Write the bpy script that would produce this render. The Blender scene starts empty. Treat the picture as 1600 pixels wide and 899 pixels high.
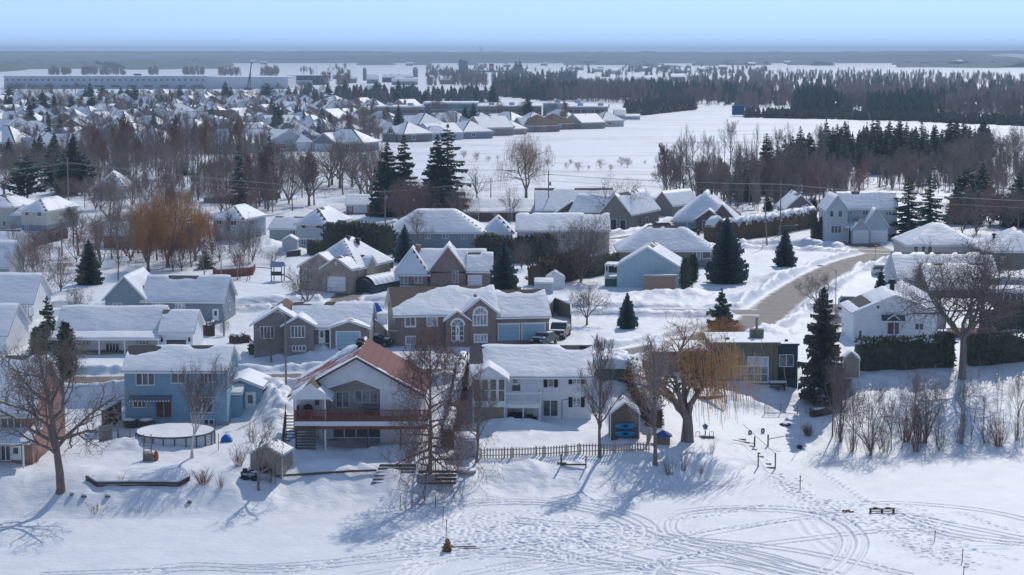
import bpy, math, random
import numpy as np
from mathutils import Vector, Matrix
R = random.Random(7)
scene = bpy.context.scene
col = scene.collection
# ---------------------------------------------------------------- camera
CAMZ = 36.0; FPX = 3111.0; HOR = 84.0; CU, CV = 800.0, 449.5
PITCH = math.atan((CV - HOR) / FPX)
cd = bpy.data.cameras.new('camera'); cam = bpy.data.objects.new('camera', cd); col.objects.link(cam)
cd.sensor_width = 36.0; cd.lens = FPX * 36 / 1600; cd.clip_start = 1.0; cd.clip_end = 40000
cam.location = (0, 0, CAMZ); cam.rotation_euler = (math.radians(90) - PITCH, 0, 0)
scene.camera = cam
# ---------------------------------------------------------------- sky and sun
SUN_EL, SUN_AZ = 39.0, 18.0
w = bpy.data.worlds.new('World'); scene.world = w; w.use_nodes = True
nt = w.node_tree; bg = nt.nodes['Background']
sky = nt.nodes.new('ShaderNodeTexSky'); sky.sky_type = 'NISHITA'; sky.sun_disc = False
sky.sun_elevation = math.radians(SUN_EL); sky.sun_rotation = math.radians(SUN_AZ)
sky.air_density = 1.0; sky.dust_density = 0.0; sky.ozone_density = 2.2; sky.altitude = 200
tcw = nt.nodes.new('ShaderNodeTexCoord'); mpw = nt.nodes.new('ShaderNodeMapping'); mpw.inputs['Location'].default_value = (0, 0, .36)
nt.links.new(tcw.outputs['Generated'], mpw.inputs[0]); nt.links.new(mpw.outputs[0], sky.inputs[0])   # look a little higher into the sky: a clearer, bluer horizon
hsw = nt.nodes.new('ShaderNodeHueSaturation'); hsw.inputs['Saturation'].default_value = .88; hsw.inputs['Hue'].default_value = .5; nt.links.new(sky.outputs[0], hsw.inputs['Color']); nt.links.new(hsw.outputs[0], bg.inputs[0]); bg.inputs[1].default_value = 0.145
sl = bpy.data.lights.new('sun', 'SUN'); so = bpy.data.objects.new('sun', sl); col.objects.link(so)
sl.energy = 2.0; sl.angle = math.radians(0.55); sl.color = (1.0, 0.945, 0.86)
_e, _a = math.radians(SUN_EL), math.radians(SUN_AZ)
SUNV = Vector((math.cos(_e) * math.sin(_a), math.cos(_e) * math.cos(_a), math.sin(_e)))
so.rotation_euler = SUNV.to_track_quat('Z', 'Y').to_euler(); so.location = SUNV * 400
scene.view_settings.view_transform = 'Standard'; scene.view_settings.look = 'None'
scene.view_settings.gamma = 1.0; scene.view_settings.use_curve_mapping = False
scene.view_settings.exposure = 0.58
c = scene.cycles
c.max_bounces = 4; c.diffuse_bounces = 3; c.glossy_bounces = 2; c.transmission_bounces = 2; c.volume_bounces = 0
c.transparent_max_bounces = 6; c.use_denoising = True; c.sample_clamp_indirect = 4; c.caustics_reflective = False

# ---------------------------------------------------------------- noise and terrain
def _h(ix, iy, s):
    n = (ix.astype(np.int64) * 374761393 + iy.astype(np.int64) * 668265263 + s * 1442695041) & 0xffffffff
    n = ((n ^ (n >> 13)) * 1274126177) & 0xffffffff
    return ((n ^ (n >> 16)) & 0xffff) / 65535.0
def vn(x, y, s=0):
    x = np.asarray(x, float); y = np.asarray(y, float)
    ix = np.floor(x); iy = np.floor(y); fx = x - ix; fy = y - iy
    fx = fx * fx * (3 - 2 * fx); fy = fy * fy * (3 - 2 * fy)
    a = _h(ix, iy, s); b = _h(ix + 1, iy, s); c_ = _h(ix, iy + 1, s); d = _h(ix + 1, iy + 1, s)
    return (a + (b - a) * fx) * (1 - fy) + (c_ + (d - c_) * fx) * fy
def fbm(x, y, s=0, o=4):
    r = 0; a = .5
    for i in range(o):
        r = r + a * (vn(x, y, s + i) * 2 - 1); x = np.asarray(x) * 2.03 + 11.3; y = np.asarray(y) * 2.03 + 5.7; a *= .5
    return r
def ss(a, b, x):
    t = np.clip((x - a) / (b - a), 0, 1); return t * t * (3 - 2 * t)
_cp, _sp = math.cos(PITCH), math.sin(PITCH)
def ray(u, v):
    a = (u - CU) / FPX; b = (CV - v) / FPX
    return Vector((a, _cp + b * _sp, -_sp + b * _cp))
def onz(u, v, z):
    d = ray(u, v); t = (z - CAMZ) / d.z; return Vector((0, 0, CAMZ)) + d * t
def proj(p):
    y = p[1]; z = p[2] - CAMZ; dep = y * _cp - z * _sp; up = y * _sp + z * _cp
    return CU + FPX * p[0] / dep, CV - FPX * up / dep, dep
ICE = -5.0
_kx = [-90, -46, -25, -9, 5, 13, 19, 24, 31, 45, 70, 120]
_kt = [181, 182, 183, 187, 191, 193, 198, 204, 214, 221, 222, 224]
_kb = [170, 171, 172, 176, 181, 184, 188, 192, 197, 200, 201, 203]
ROADS = []   # (polyline world, half width)
BUMPS = []   # (X, Y, rx, ry, h)
CLEAR = []   # driveways: (x0,x1,y0,y1) no banks
def roaddist(X, Y, P_):
    d = np.full(X.shape, 1e9)
    for a, b in zip(P_[:-1], P_[1:]):
        vx, vy = b[0] - a[0], b[1] - a[1]; L = vx * vx + vy * vy
        t = np.clip(((X - a[0]) * vx + (Y - a[1]) * vy) / L, 0, 1)
        d = np.minimum(d, np.hypot(X - a[0] - t * vx, Y - a[1] - t * vy))
    return d
def T(X, Y, full=True):
    X = np.atleast_1d(np.asarray(X, float)); Y = np.atleast_1d(np.asarray(Y, float))
    yt = np.interp(X, _kx, _kt); yb = np.interp(X, _kx, _kb)
    top = -2.6 - 1.0 * ss(14, 26, X) + 1.6 * ss(30, 42, X)
    yf = np.interp(X, [10, 22], [206, 0]); yf = np.maximum(yf, yt + 1)
    ys = np.interp(X, [14, 28], [219, 232])
    tb = (Y - yb) / (yt - yb); z = ICE - .12 + (top - ICE + .12) * ss(0, 1, tb) ** 1.05 - .5 * (1 - ss(-.3, .05, tb))
    lin = np.clip((Y - yf) / (ys - yf), 0, 1); lin = lin * lin * (3 - 2 * lin) * .5 + lin * .5
    z = np.where(Y > yt, top * (1 - lin), z)
    far = ss(300, 900, Y)
    n = fbm(X / 9, Y / 9, 3) * .28 + fbm(X / 2.2, Y / 3.0, 9, 3) * .10
    n = n + fbm(X / .8, Y / .9, 61, 2) * .05 * (Y < 480)
    nfade = ss(0.0, .5, tb)
    slopey = np.exp(-((Y - (yt + yb) / 2) / 7) ** 2)
    n = n * (1 + 1.0 * slopey) + slopey * fbm(X / 5, Y / 14, 31, 3) * .5
    z = z + n * (1 - .5 * far) * nfade
    if full:
        for (bx, by, rx, ry, h) in BUMPS:
            q = ((X - bx) / rx) ** 2 + ((Y - by) / ry) ** 2
            m = q < 7
            if m.any():
                z[m] += h * np.exp(-q[m]) * (1 + .5 * fbm(X[m] / .8, Y[m] / .8, 17, 2))
    m = (Y > 205) & (Y < 470)
    if m.any() and ROADS:
        x_, y_, z_ = X[m], Y[m], z[m].copy()
        clr = np.zeros(x_.shape)
        for (a, b, c_, d) in CLEAR:
            clr = np.maximum(clr, ss(a - .8, a + .1, x_) * (1 - ss(b - .1, b + .8, x_)) * ss(c_ - .8, c_, y_) * (1 - ss(d, d + .8, y_)))
        db = np.full(x_.shape, 1e9)
        for P_, hw in ROADS:
            db = np.minimum(db, roaddist(x_, y_, P_) - hw)
        z_ = z_ * ss(.3, 2.6, db)
        bk = np.exp(-((db - 1.25) / .85) ** 2) * (.6 + .75 * vn(x_ / 2.5, y_ / 2.5, 5) + .35 * fbm(x_ / .7, y_ / .7, 8, 2))
        z_ = z_ + bk
        z_ = z_ * (1 - clr)
        z[m] = z_
    return z
TG = {}
def bake_terrain():   # heights on a grid, for placing things quickly
    x = np.arange(-150, 150.1, .5); y = np.arange(160, 520.1, .5); X, Y = np.meshgrid(x, y); TG['z'] = T(X.ravel(), Y.ravel()).reshape(X.shape)
def Tz(x, y):
    if 'z' in TG and -149 < x < 149 and 161 < y < 519:
        fx = (x + 150) * 2; fy = (y - 160) * 2; i, j = int(fx), int(fy); fx -= i; fy -= j; g = TG['z']
        return float((g[j, i] * (1 - fx) + g[j, i + 1] * fx) * (1 - fy) + (g[j + 1, i] * (1 - fx) + g[j + 1, i + 1] * fx) * fy)
    if y > 519 or abs(x) > 149: return float(T(x, y, False)[0]) if y < 2500 else 0.0
    return float(T(x, y)[0])
def P(u, v):
    z = 0.0
    for _ in range(12):
        p = onz(u, v, z); z = .5 * z + .5 * Tz(p.x, p.y)
    p = onz(u, v, z); return Vector((p.x, p.y, Tz(p.x, p.y)))
def mpp(p): return (p[1] * _cp - (p[2] - CAMZ) * _sp) / FPX   # metres per pixel there

def road(pts, hw, z=0.0):
    W_ = [onz(u, v, z) for u, v in pts]
    # smooth (Catmull-Rom)
    q = [W_[0]] + W_ + [W_[-1]]; out = []
    for i in range(1, len(q) - 2):
        for k in range(6):
            t = k / 6; a, b, c_, d = q[i - 1], q[i], q[i + 1], q[i + 2]
            out.append(.5 * ((2 * b) + (c_ - a) * t + (2 * a - 5 * b + 4 * c_ - d) * t * t + (3 * b - a - 3 * c_ + d) * t ** 3))
    out.append(W_[-1]); ROADS.append(([(p.x, p.y) for p in out], hw)); return out
RD1 = road([(-260, 601), (100, 596), (420, 592), (690, 583), (850, 571), (960, 557), (1060, 540), (1130, 522), (1180, 504), (1208, 482), (1242, 456), (1284, 431), (1330, 411), (1385, 396)], 3.6)
RD2 = road([(-200, 488), (100, 486), (360, 482), (560, 477), (760, 484), (930, 487), (1080, 488), (1185, 489)], 3.2)
RD3 = road([(1800, 412), (1600, 402), (1460, 397), (1350, 393), (1230, 388), (1120, 383)], 3.4)
RD4 = road([(1075, 346), (1028, 363), (968, 374), (905, 381), (700, 383)], 2.8)

# ---------------------------------------------------------------- mesh building
MATS = {}
class MB:
    def __init__(s): s.v = []; s.f = []; s.m = []
    def add(s, vs, fs, mi=0):
        o = len(s.v); s.v += [tuple(p) for p in vs]
        for f in fs: s.f.append(tuple(i + o for i in f)); s.m.append(mi)
    def box(s, x0, x1, y0, y1, z0, z1, mi=0):
        s.add([(x0, y0, z0), (x1, y0, z0), (x1, y1, z0), (x0, y1, z0), (x0, y0, z1), (x1, y0, z1), (x1, y1, z1), (x0, y1, z1)],
              [(0, 3, 2, 1), (4, 5, 6, 7), (0, 1, 5, 4), (1, 2, 6, 5), (2, 3, 7, 6), (3, 0, 4, 7)], mi)
    def tube(s, pts, rs, n=6, mi=0, cap=True):
        pts = [Vector(p) for p in pts]
        if not hasattr(rs, '__len__'): rs = [rs] * len(pts)
        o = len(s.v); k = len(pts)
        for i in range(k):
            d = (pts[min(i + 1, k - 1)] - pts[max(i - 1, 0)])
            if d.length < 1e-9: d = Vector((0, 0, 1))
            d.normalize(); a = d.cross(Vector((0.0, 1.0, 0.1) if abs(d.z) > .8 else (0, 0, 1))).normalized(); b = d.cross(a)
            for j in range(n):
                t = 2 * math.pi * j / n; s.v.append(tuple(pts[i] + (a * math.cos(t) + b * math.sin(t)) * rs[i]))
        for i in range(k - 1):
            for j in range(n):
                a = o + i * n + j; b = o + i * n + (j + 1) % n
                s.f.append((a, b, b + n, a + n)); s.m.append(mi)
        if cap:
            s.f.append(tuple(o + j for j in range(n))[::-1]); s.m.append(mi)
            s.f.append(tuple(o + (k - 1) * n + j for j in range(n))); s.m.append(mi)
    def prism(s, poly, ax, a, b, mi=0):   # extrude 2D polygon along axis ax ('x': (y,z) poly, 'y': (x,z), 'z': (x,y))
        mk = {'x': lambda p, t: (t, p[0], p[1]), 'y': lambda p, t: (p[0], t, p[1]), 'z': lambda p, t: (p[0], p[1], t)}[ax]
        n = len(poly); s.add([mk(p, a) for p in poly] + [mk(p, b) for p in poly],
              [tuple(range(n))[::-1], tuple(range(n, 2 * n))] + [(i, (i + 1) % n, n + (i + 1) % n, n + i) for i in range(n)], mi)
    def ell(s, cx, cy, cz, rx, ry, rz, n=10, m=6, mi=0, zmin=-1):
        o = len(s.v)
        for i in range(m + 1):
            t = -math.pi / 2 + math.pi * i / m
            for j in range(n):
                a = 2 * math.pi * j / n
                s.v.append((cx + rx * math.cos(t) * math.cos(a), cy + ry * math.cos(t) * math.sin(a), cz + rz * max(math.sin(t), zmin)))
        for i in range(m):
            for j in range(n):
                a = o + i * n + j; b = o + i * n + (j + 1) % n; s.f.append((a, b, b + n, a + n)); s.m.append(mi)
    def mesh(s, name, mats, smooth=False):
        me = bpy.data.meshes.new(name); me.from_pydata(s.v, [], s.f)
        for m in (mats if isinstance(mats, (list, tuple)) else [mats]): me.materials.append(m)
        if any(s.m): me.polygons.foreach_set('material_index', s.m)
        if smooth: me.polygons.foreach_set('use_smooth', [True] * len(s.f))
        me.update(); return me
    def obj(s, name, mats, parent=None, smooth=False, loc=None):
        o = bpy.data.objects.new(name, s.mesh(name, mats, smooth)); col.objects.link(o)
        if parent: o.parent = parent
        if loc is not None: o.location = loc
        return o
def npmesh(name, co, quads, mat, smooth=True):
    me = bpy.data.meshes.new(name); nv, nf = len(co), len(quads); k = quads.shape[1]
    me.vertices.add(nv); me.vertices.foreach_set('co', np.ascontiguousarray(co, np.float32).ravel())
    me.loops.add(nf * k); me.loops.foreach_set('vertex_index', np.ascontiguousarray(quads, np.int32).ravel())
    me.polygons.add(nf); me.polygons.foreach_set('loop_start', np.arange(0, nf * k, k, dtype=np.int32))
    me.polygons.foreach_set('use_smooth', np.full(nf, smooth))
    me.materials.append(mat); me.update(calc_edges=True); me.validate(); return me
def link(name, me, parent=None):
    o = bpy.data.objects.new(name, me); col.objects.link(o)
    if parent: o.parent = parent
    return o
def gridq(nr, nc):
    i = np.arange(nr - 1)[:, None] * nc + np.arange(nc - 1)[None, :]
    return np.stack([i, i + 1, i + nc + 1, i + nc], -1).reshape(-1, 4)
def tag(o, label=None, cat=None, group=None, kind=None):
    if label: o['label'] = label
    if cat: o['category'] = cat
    if group: o['group'] = group
    if kind: o['kind'] = kind
    return o
def thing(name, label, cat, loc=(0, 0, 0), rot=0, group=None):
    o = bpy.data.objects.new(name, None); col.objects.link(o); o.location = loc; o.rotation_euler = (0, 0, rot)
    return tag(o, label, cat, group)
KIDS = {}
def copy_tree(o, parent=None):
    c_ = o.copy(); col.objects.link(c_); c_.parent = parent
    for ch in KIDS.setdefault(o.name, [k for k in bpy.data.objects if k.parent == o]): copy_tree(ch, c_)
    return c_
_ones = 'first second third fourth fifth sixth seventh eighth ninth tenth eleventh twelfth thirteenth fourteenth fifteenth sixteenth seventeenth eighteenth nineteenth'.split()
_tens = ['', '', 'twent', 'thirt', 'fort', 'fift', 'sixt', 'sevent', 'eight', 'ninet']
def nth(i):   # 1-based
    if i < 20: return _ones[i - 1]
    if i >= 100: return 'hundredth' if i == 100 else 'hundred-and-' + nth(i - 100)
    t, o = divmod(i, 10); return _tens[t] + ('ieth' if o == 0 else 'y-' + _ones[o - 1])

# ---------------------------------------------------------------- materials
def nodes(name):
    m = bpy.data.materials.new(name); m.use_nodes = True; t = m.node_tree
    return m, t, t.nodes['Principled BSDF'], t.nodes.new, t.links.new
def mat(name, c1, c2=None, scale=3.0, rough=.8, bump=0.0, bscale=20.0, stretch=(1, 1, 1), rnd=0.0, spec=.3, metal=0.0, lo=.35, hi=.65):
    if name in MATS: return MATS[name]
    m, t, b, N, L = nodes(name)
    c2 = c2 or tuple(x * .82 for x in c1)
    tc = N('ShaderNodeTexCoord'); mp = N('ShaderNodeMapping'); mp.inputs['Scale'].default_value = stretch; L(tc.outputs['Object'], mp.inputs[0])
    nz = N('ShaderNodeTexNoise'); nz.inputs['Scale'].default_value = scale; nz.inputs['Detail'].default_value = 4; L(mp.outputs[0], nz.inputs[0])
    r = N('ShaderNodeValToRGB'); r.color_ramp.elements[0].position = lo; r.color_ramp.elements[1].position = hi
    r.color_ramp.elements[0].color = (*c1, 1); r.color_ramp.elements[1].color = (*c2, 1); L(nz.outputs[0], r.inputs[0])
    out = r.outputs[0]
    if rnd:
        oi = N('ShaderNodeObjectInfo'); hs = N('ShaderNodeHueSaturation'); mr = N('ShaderNodeMapRange')
        mr.inputs[3].default_value = 1 - rnd; mr.inputs[4].default_value = 1 + rnd; L(oi.outputs['Random'], mr.inputs[0]); L(mr.outputs[0], hs.inputs['Value'])
        mr2 = N('ShaderNodeMapRange'); mr2.inputs[3].default_value = .5 - rnd * .04; mr2.inputs[4].default_value = .5 + rnd * .04; L(oi.outputs['Random'], mr2.inputs[0]); L(mr2.outputs[0], hs.inputs['Hue'])
        L(out, hs.inputs['Color']); out = hs.outputs[0]
    L(out, b.inputs['Base Color']); b.inputs['Roughness'].default_value = rough; b.inputs['Specular IOR Level'].default_value = spec; b.inputs['Metallic'].default_value = metal
    if bump:
        n2 = N('ShaderNodeTexNoise'); n2.inputs['Scale'].default_value = bscale; n2.inputs['Detail'].default_value = 3; L(mp.outputs[0], n2.inputs[0])
        bp = N('ShaderNodeBump'); bp.inputs['Strength'].default_value = bump; bp.inputs['Distance'].default_value = .05; L(n2.outputs[0], bp.inputs['Height']); L(bp.outputs[0], b.inputs['Normal'])
    MATS[name] = m; return m
def siding(name, c1, pitch=.2, vertical=False, depth=.35):
    if name in MATS: return MATS[name]
    m, t, b, N, L = nodes(name)
    tc = N('ShaderNodeTexCoord'); sx = N('ShaderNodeSeparateXYZ'); L(tc.outputs['Object'], sx.inputs[0])
    ad = N('ShaderNodeMath'); ad.operation = 'ADD'
    if vertical: L(sx.outputs[0], ad.inputs[0]); L(sx.outputs[1], ad.inputs[1])
    else: L(sx.outputs[2], ad.inputs[0]); ad.inputs[1].default_value = 50
    dv = N('ShaderNodeMath'); dv.operation = 'DIVIDE'; dv.inputs[1].default_value = pitch; L(ad.outputs[0], dv.inputs[0])
    fr = N('ShaderNodeMath'); fr.operation = 'FRACT'; L(dv.outputs[0], fr.inputs[0])
    r = N('ShaderNodeValToRGB'); r.color_ramp.elements[0].position = .80; r.color_ramp.elements[1].position = .97
    r.color_ramp.elements[0].color = (*c1, 1); r.color_ramp.elements[1].color = (*[x * depth for x in c1], 1); L(fr.outputs[0], r.inputs[0])
    nz = N('ShaderNodeTexNoise'); nz.inputs['Scale'].default_value = 1.3; nz.inputs['Detail'].default_value = 5; L(tc.outputs['Object'], nz.inputs[0])
    mx = N('ShaderNodeMix'); mx.data_type = 'RGBA'; mx.blend_type = 'MULTIPLY'; mx.inputs[0].default_value = 1
    mr = N('ShaderNodeMapRange'); mr.inputs[1].default_value = .3; mr.inputs[2].default_value = .7; mr.inputs[3].default_value = .88; mr.inputs[4].default_value = 1.05; L(nz.outputs[0], mr.inputs[0])
    L(r.outputs[0], mx.inputs[6]); L(mr.outputs[0], mx.inputs[7]); L(mx.outputs[2], b.inputs['Base Color'])
    bp = N('ShaderNodeBump'); bp.inputs['Strength'].default_value = .35; bp.inputs['Distance'].default_value = .02; bp.invert = True; L(fr.outputs[0], bp.inputs['Height']); L(bp.outputs[0], b.inputs['Normal'])
    b.inputs['Roughness'].default_value = .85; MATS[name] = m; return m
def brick(name, c1, c2, mortar=(.42, .40, .38)):
    if name in MATS: return MATS[name]
    m, t, b, N, L = nodes(name)
    tc = N('ShaderNodeTexCoord'); sx = N('ShaderNodeSeparateXYZ'); L(tc.outputs['Object'], sx.inputs[0])
    ad = N('ShaderNodeMath'); ad.operation = 'ADD'; L(sx.outputs[0], ad.inputs[0]); L(sx.outputs[1], ad.inputs[1])
    cx = N('ShaderNodeCombineXYZ'); L(ad.outputs[0], cx.inputs[0]); L(sx.outputs[2], cx.inputs[1])
    bk = N('ShaderNodeTexBrick'); bk.inputs['Scale'].default_value = 1; bk.inputs['Brick Width'].default_value = .30; bk.inputs['Row Height'].default_value = .1
    bk.inputs['Mortar Size'].default_value = .008; bk.inputs['Color1'].default_value = (*c1, 1); bk.inputs['Color2'].default_value = (*c2, 1); bk.inputs['Mortar'].default_value = (*mortar, 1)
    bk.inputs['Bias'].default_value = 0; L(cx.outputs[0], bk.inputs[0])
    nz = N('ShaderNodeTexNoise'); nz.inputs['Scale'].default_value = .9; nz.inputs['Detail'].default_value = 6; L(tc.outputs['Object'], nz.inputs[0])
    mr = N('ShaderNodeMapRange'); mr.inputs[1].default_value = .3; mr.inputs[2].default_value = .7; mr.inputs[3].default_value = .78; mr.inputs[4].default_value = 1.18; L(nz.outputs[0], mr.inputs[0])
    mx = N('ShaderNodeMix'); mx.data_type = 'RGBA'; mx.blend_type = 'MULTIPLY'; mx.inputs[0].default_value = 1
    L(bk.outputs[0], mx.inputs[6]); L(mr.outputs[0], mx.inputs[7]); L(mx.outputs[2], b.inputs['Base Color'])
    b.inputs['Roughness'].default_value = .9; MATS[name] = m; return m
def glass(name, c1=(.03, .04, .05), c2=(.10, .11, .12), sc=1.2):
    m = mat(name, c1, c2, scale=sc, rough=.12, spec=.6, rnd=.5); return m

def snow_mat(name, foot=False, far=False):
    m, t, b, N, L = nodes(name)
    ge = N('ShaderNodeNewGeometry')
    def noise(sc, stretch=(1, 1, 1), det=4, rg=.55):
        mp = N('ShaderNodeMapping'); mp.inputs['Scale'].default_value = stretch; L(ge.outputs['Position'], mp.inputs[0])
        nz = N('ShaderNodeTexNoise'); nz.inputs['Scale'].default_value = sc; nz.inputs['Detail'].default_value = det; nz.inputs['Roughness'].default_value = rg; L(mp.outputs[0], nz.inputs[0]); return nz.outputs[0]
    r = N('ShaderNodeValToRGB'); r.color_ramp.elements[0].position = .3; r.color_ramp.elements[1].position = .7
    r.color_ramp.elements[0].color = (.64, .67, .71, 1); r.color_ramp.elements[1].color = (.74, .755, .78, 1); L(noise(.35, det=6), r.inputs[0])
    out = r.outputs[0]
    if far:
        # dead grass and stubble poking through the thin snow of the open fields
        sx = N('ShaderNodeSeparateXYZ'); L(ge.outputs['Position'], sx.inputs[0])
        g = N('ShaderNodeValToRGB'); g.color_ramp.elements[0].position = .49; g.color_ramp.elements[1].position = .60; L(noise(.05, (.22, .8, 1), 9, .74), g.inputs[0])
        g2 = N('ShaderNodeMapRange'); g2.inputs[1].default_value = 330; g2.inputs[2].default_value = 420; L(sx.outputs[1], g2.inputs[0])
        g3 = N('ShaderNodeMapRange'); g3.inputs[1].default_value = 5000; g3.inputs[2].default_value = 1800; L(sx.outputs[1], g3.inputs[0])
        mu = N('ShaderNodeMath'); mu.operation = 'MULTIPLY'; L(g.outputs[0], mu.inputs[0]); L(g2.outputs[0], mu.inputs[1])
        mu3 = N('ShaderNodeMath'); mu3.operation = 'MULTIPLY'; L(mu.outputs[0], mu3.inputs[0]); L(g3.outputs[0], mu3.inputs[1])
        mu2 = N('ShaderNodeMath'); mu2.operation = 'MULTIPLY'; L(mu3.outputs[0], mu2.inputs[0]); mu2.inputs[1].default_value = .5
        mx = N('ShaderNodeMix'); mx.data_type = 'RGBA'; L(mu2.outputs[0], mx.inputs[0]); L(out, mx.inputs[6]); mx.inputs[7].default_value = (.36, .31, .27, 1); out = mx.outputs[2]
    L(out, b.inputs['Base Color']); b.inputs['Roughness'].default_value = .55; b.inputs['Specular IOR Level'].default_value = .25
    b1 = N('ShaderNodeBump'); b1.inputs['Strength'].default_value = .5; b1.inputs['Distance'].default_value = .22; L(noise(.9, (1, 1.6, 1), 6, .62), b1.inputs['Height'])
    b2 = N('ShaderNodeBump'); b2.inputs['Strength'].default_value = .35; b2.inputs['Distance'].default_value = .05; L(noise(5.5, (1, 1.3, 1), 4, .65), b2.inputs['Height']); L(b1.outputs[0], b2.inputs['Normal'])
    L(b2.outputs[0], b.inputs['Normal']); MATS[name] = m; return m
SNOW_G = snow_mat('snow_ground', far=True); SNOW = snow_mat('snow_cover'); SNOW_R = snow_mat('river_snow')
WHITE = mat('white_trim', (.84, .84, .84), (.78, .79, .80), rough=.5)
DARK = mat('dark_metal', (.03, .03, .035), rough=.5)
SHG = mat('grey_shingle', (.10, .10, .105), (.16, .155, .15), scale=6, rough=.95)
SHB = mat('brown_shingle', (.10, .065, .05), (.17, .115, .085), scale=6, rough=.95)
SHD = mat('dark_shingle', (.045, .045, .05), (.09, .085, .085), scale=6, rough=.95)
GLS = glass('window_glass'); GLL = glass('curtained_glass', (.10, .12, .14), (.42, .44, .46), 2.2)
WOOD = mat('weathered_wood', (.17, .125, .095), (.27, .21, .165), scale=2, stretch=(1, 1, 6), rough=.9)
WOODD = mat('dark_wood', (.075, .055, .045), (.13, .10, .085), scale=4, rough=.9)
WOODR = mat('red_stained_wood', (.20, .065, .05), (.27, .10, .08), scale=4, rough=.8)
BARK = mat('bark', (.14, .11, .093), (.26, .21, .18), scale=7, stretch=(1, 1, .3), rough=.95, bump=.6, rnd=.15)
BARKR = mat('reddish_twig', (.20, .105, .08), (.30, .17, .135), scale=3, rough=.95, rnd=.2)
BARKP = mat('purple_grey_twig', (.19, .145, .13), (.30, .24, .215), scale=3, rough=.95, rnd=.2)
TWIG = mat('grey_brown_twig', (.16, .12, .095), (.27, .215, .175), scale=3, rough=.95, rnd=.2)
BIRCH = mat('birch_bark', (.62, .60, .58), (.30, .27, .25), scale=5, stretch=(.6, .6, 3), rough=.8, lo=.5, hi=.62)
GOLD = mat('golden_twig', (.36, .175, .06), (.47, .26, .11), scale=3, rough=.9, rnd=.15)
LEAFR = mat('russet_dead_leaf', (.20, .11, .08), (.29, .18, .14), scale=3, rough=.95, rnd=.2)
SPR = mat('spruce_needles', (.045, .072, .052), (.085, .12, .088), scale=2.0, rough=.9, rnd=.3)
SPB = mat('blue_spruce_needles', (.058, .10, .10), (.11, .165, .165), scale=2.5, rough=.9, rnd=.2)
CED = mat('cedar_foliage', (.045, .056, .034), (.09, .095, .06), scale=1.6, rough=.95, rnd=.25)
CEDB = mat('browned_cedar', (.13, .085, .045), (.085, .065, .04), scale=.9, rough=.95)
# ---------------------------------------------------------------- ground sheet, river, roads
def piles(lst):
    for (u, v, rx, ry, h) in lst:
        p = onz(u, v, -2.4 if v > 630 else (-1.2 if v > 600 else 0)); BUMPS.append((p.x, p.y, rx, ry, h))
piles([(560, 690, 5, 2.0, 1.5), (470, 700, 3, 2.5, 1.1), (620, 705, 4, 1.8, .9), (500, 725, 5, 2.5, .8), (785, 665, 3.6, 1.2, .8), (835, 668, 3, 1.2, .7),
       (440, 655, 1.6, 5, 1.6), (425, 625, 1.8, 4, 1.4), (920, 600, 2.2, 3, 1.6), (965, 610, 2, 4, 1.2), (240, 700, 4, 2, .5), (200, 695, 3, 2, .7),
       (480, 555, 3.5, 2, 1.6), (520, 560, 2.5, 1.6, 1.0), (850, 560, 4, 2, .8), (960, 548, 5, 2, 1.2), (1060, 640, 5, 3, .6), (1220, 605, 3, 2, .7), (1150, 600, 4, 2, .9),
       (1215, 525, 4, 3, 1.1), (1245, 500, 2.5, 6, 1.2), (1260, 470, 2, 6, .9), (1325, 428, 4, 4, 2.2), (1290, 440, 3, 4, 1.2), (1170, 470, 2.5, 5, 1.0), (1135, 488, 4, 2, .9),
       (1210, 440, 3, 5, 1.1), (1265, 385, 5, 4, 1.0), (1370, 384, 5, 3, .9), (1000, 465, 5, 3, .7), (1080, 465, 6, 3, 1.1), (940, 372, 4, 6, 1.8), (700, 480, 9, 3, .8), (620, 445, 3, 4, .8),
       (410, 385, 4, 4, 1.4), (440, 395, 5, 4, 1.2), (330, 470, 6, 3, .8), (900, 470, 9, 3, .6), (1450, 575, 12, 2, .5), (1380, 580, 8, 2, .4), (1200, 690, 3, 2, .4), (1120, 700, 3, 2, .7)])
def clear_px(u0, u1, v0, v1):
    a = onz(u0, v1, 0); b = onz(u1, v1, 0); c_ = onz(u0, v0, 0); CLEAR.append((min(a.x, b.x), max(a.x, b.x), a.y, c_.y))
clear_px(502, 560, 458, 480); clear_px(797, 862, 534, 572); clear_px(522, 574, 548, 588); clear_px(1330, 1400, 379, 392); clear_px(1030, 1110, 355, 366); clear_px(1300, 1350, 476, 492); clear_px(430, 500, 478, 486)
bake_terrain()
def ground():
    xs = np.concatenate([np.linspace(-1.6, -.36, 40, endpoint=False), np.linspace(-.36, .36, 560), np.linspace(.36, 1.6, 41)[1:]])
    ys = np.concatenate([np.linspace(164, 240, 218, endpoint=False), np.linspace(240, 400, 240, endpoint=False), np.linspace(400, 600, 110, endpoint=False), 600 * (16000 / 600) ** np.linspace(0, 1, 180)])
    Y, S = np.meshgrid(ys, xs, indexing='ij'); X = S * np.maximum(Y, 190) * (1 + 0 * S)
    Z = T(X.ravel(), Y.ravel()).reshape(X.shape)
    Z = Z - 3.0 * (Y < 168)
    co = np.stack([X, Y, Z], -1).reshape(-1, 3)
    o = link('snowy_ground', npmesh('snowy_ground', co, gridq(len(ys), len(xs)), SNOW_G)); tag(o, kind='structure')
ground()
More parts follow.
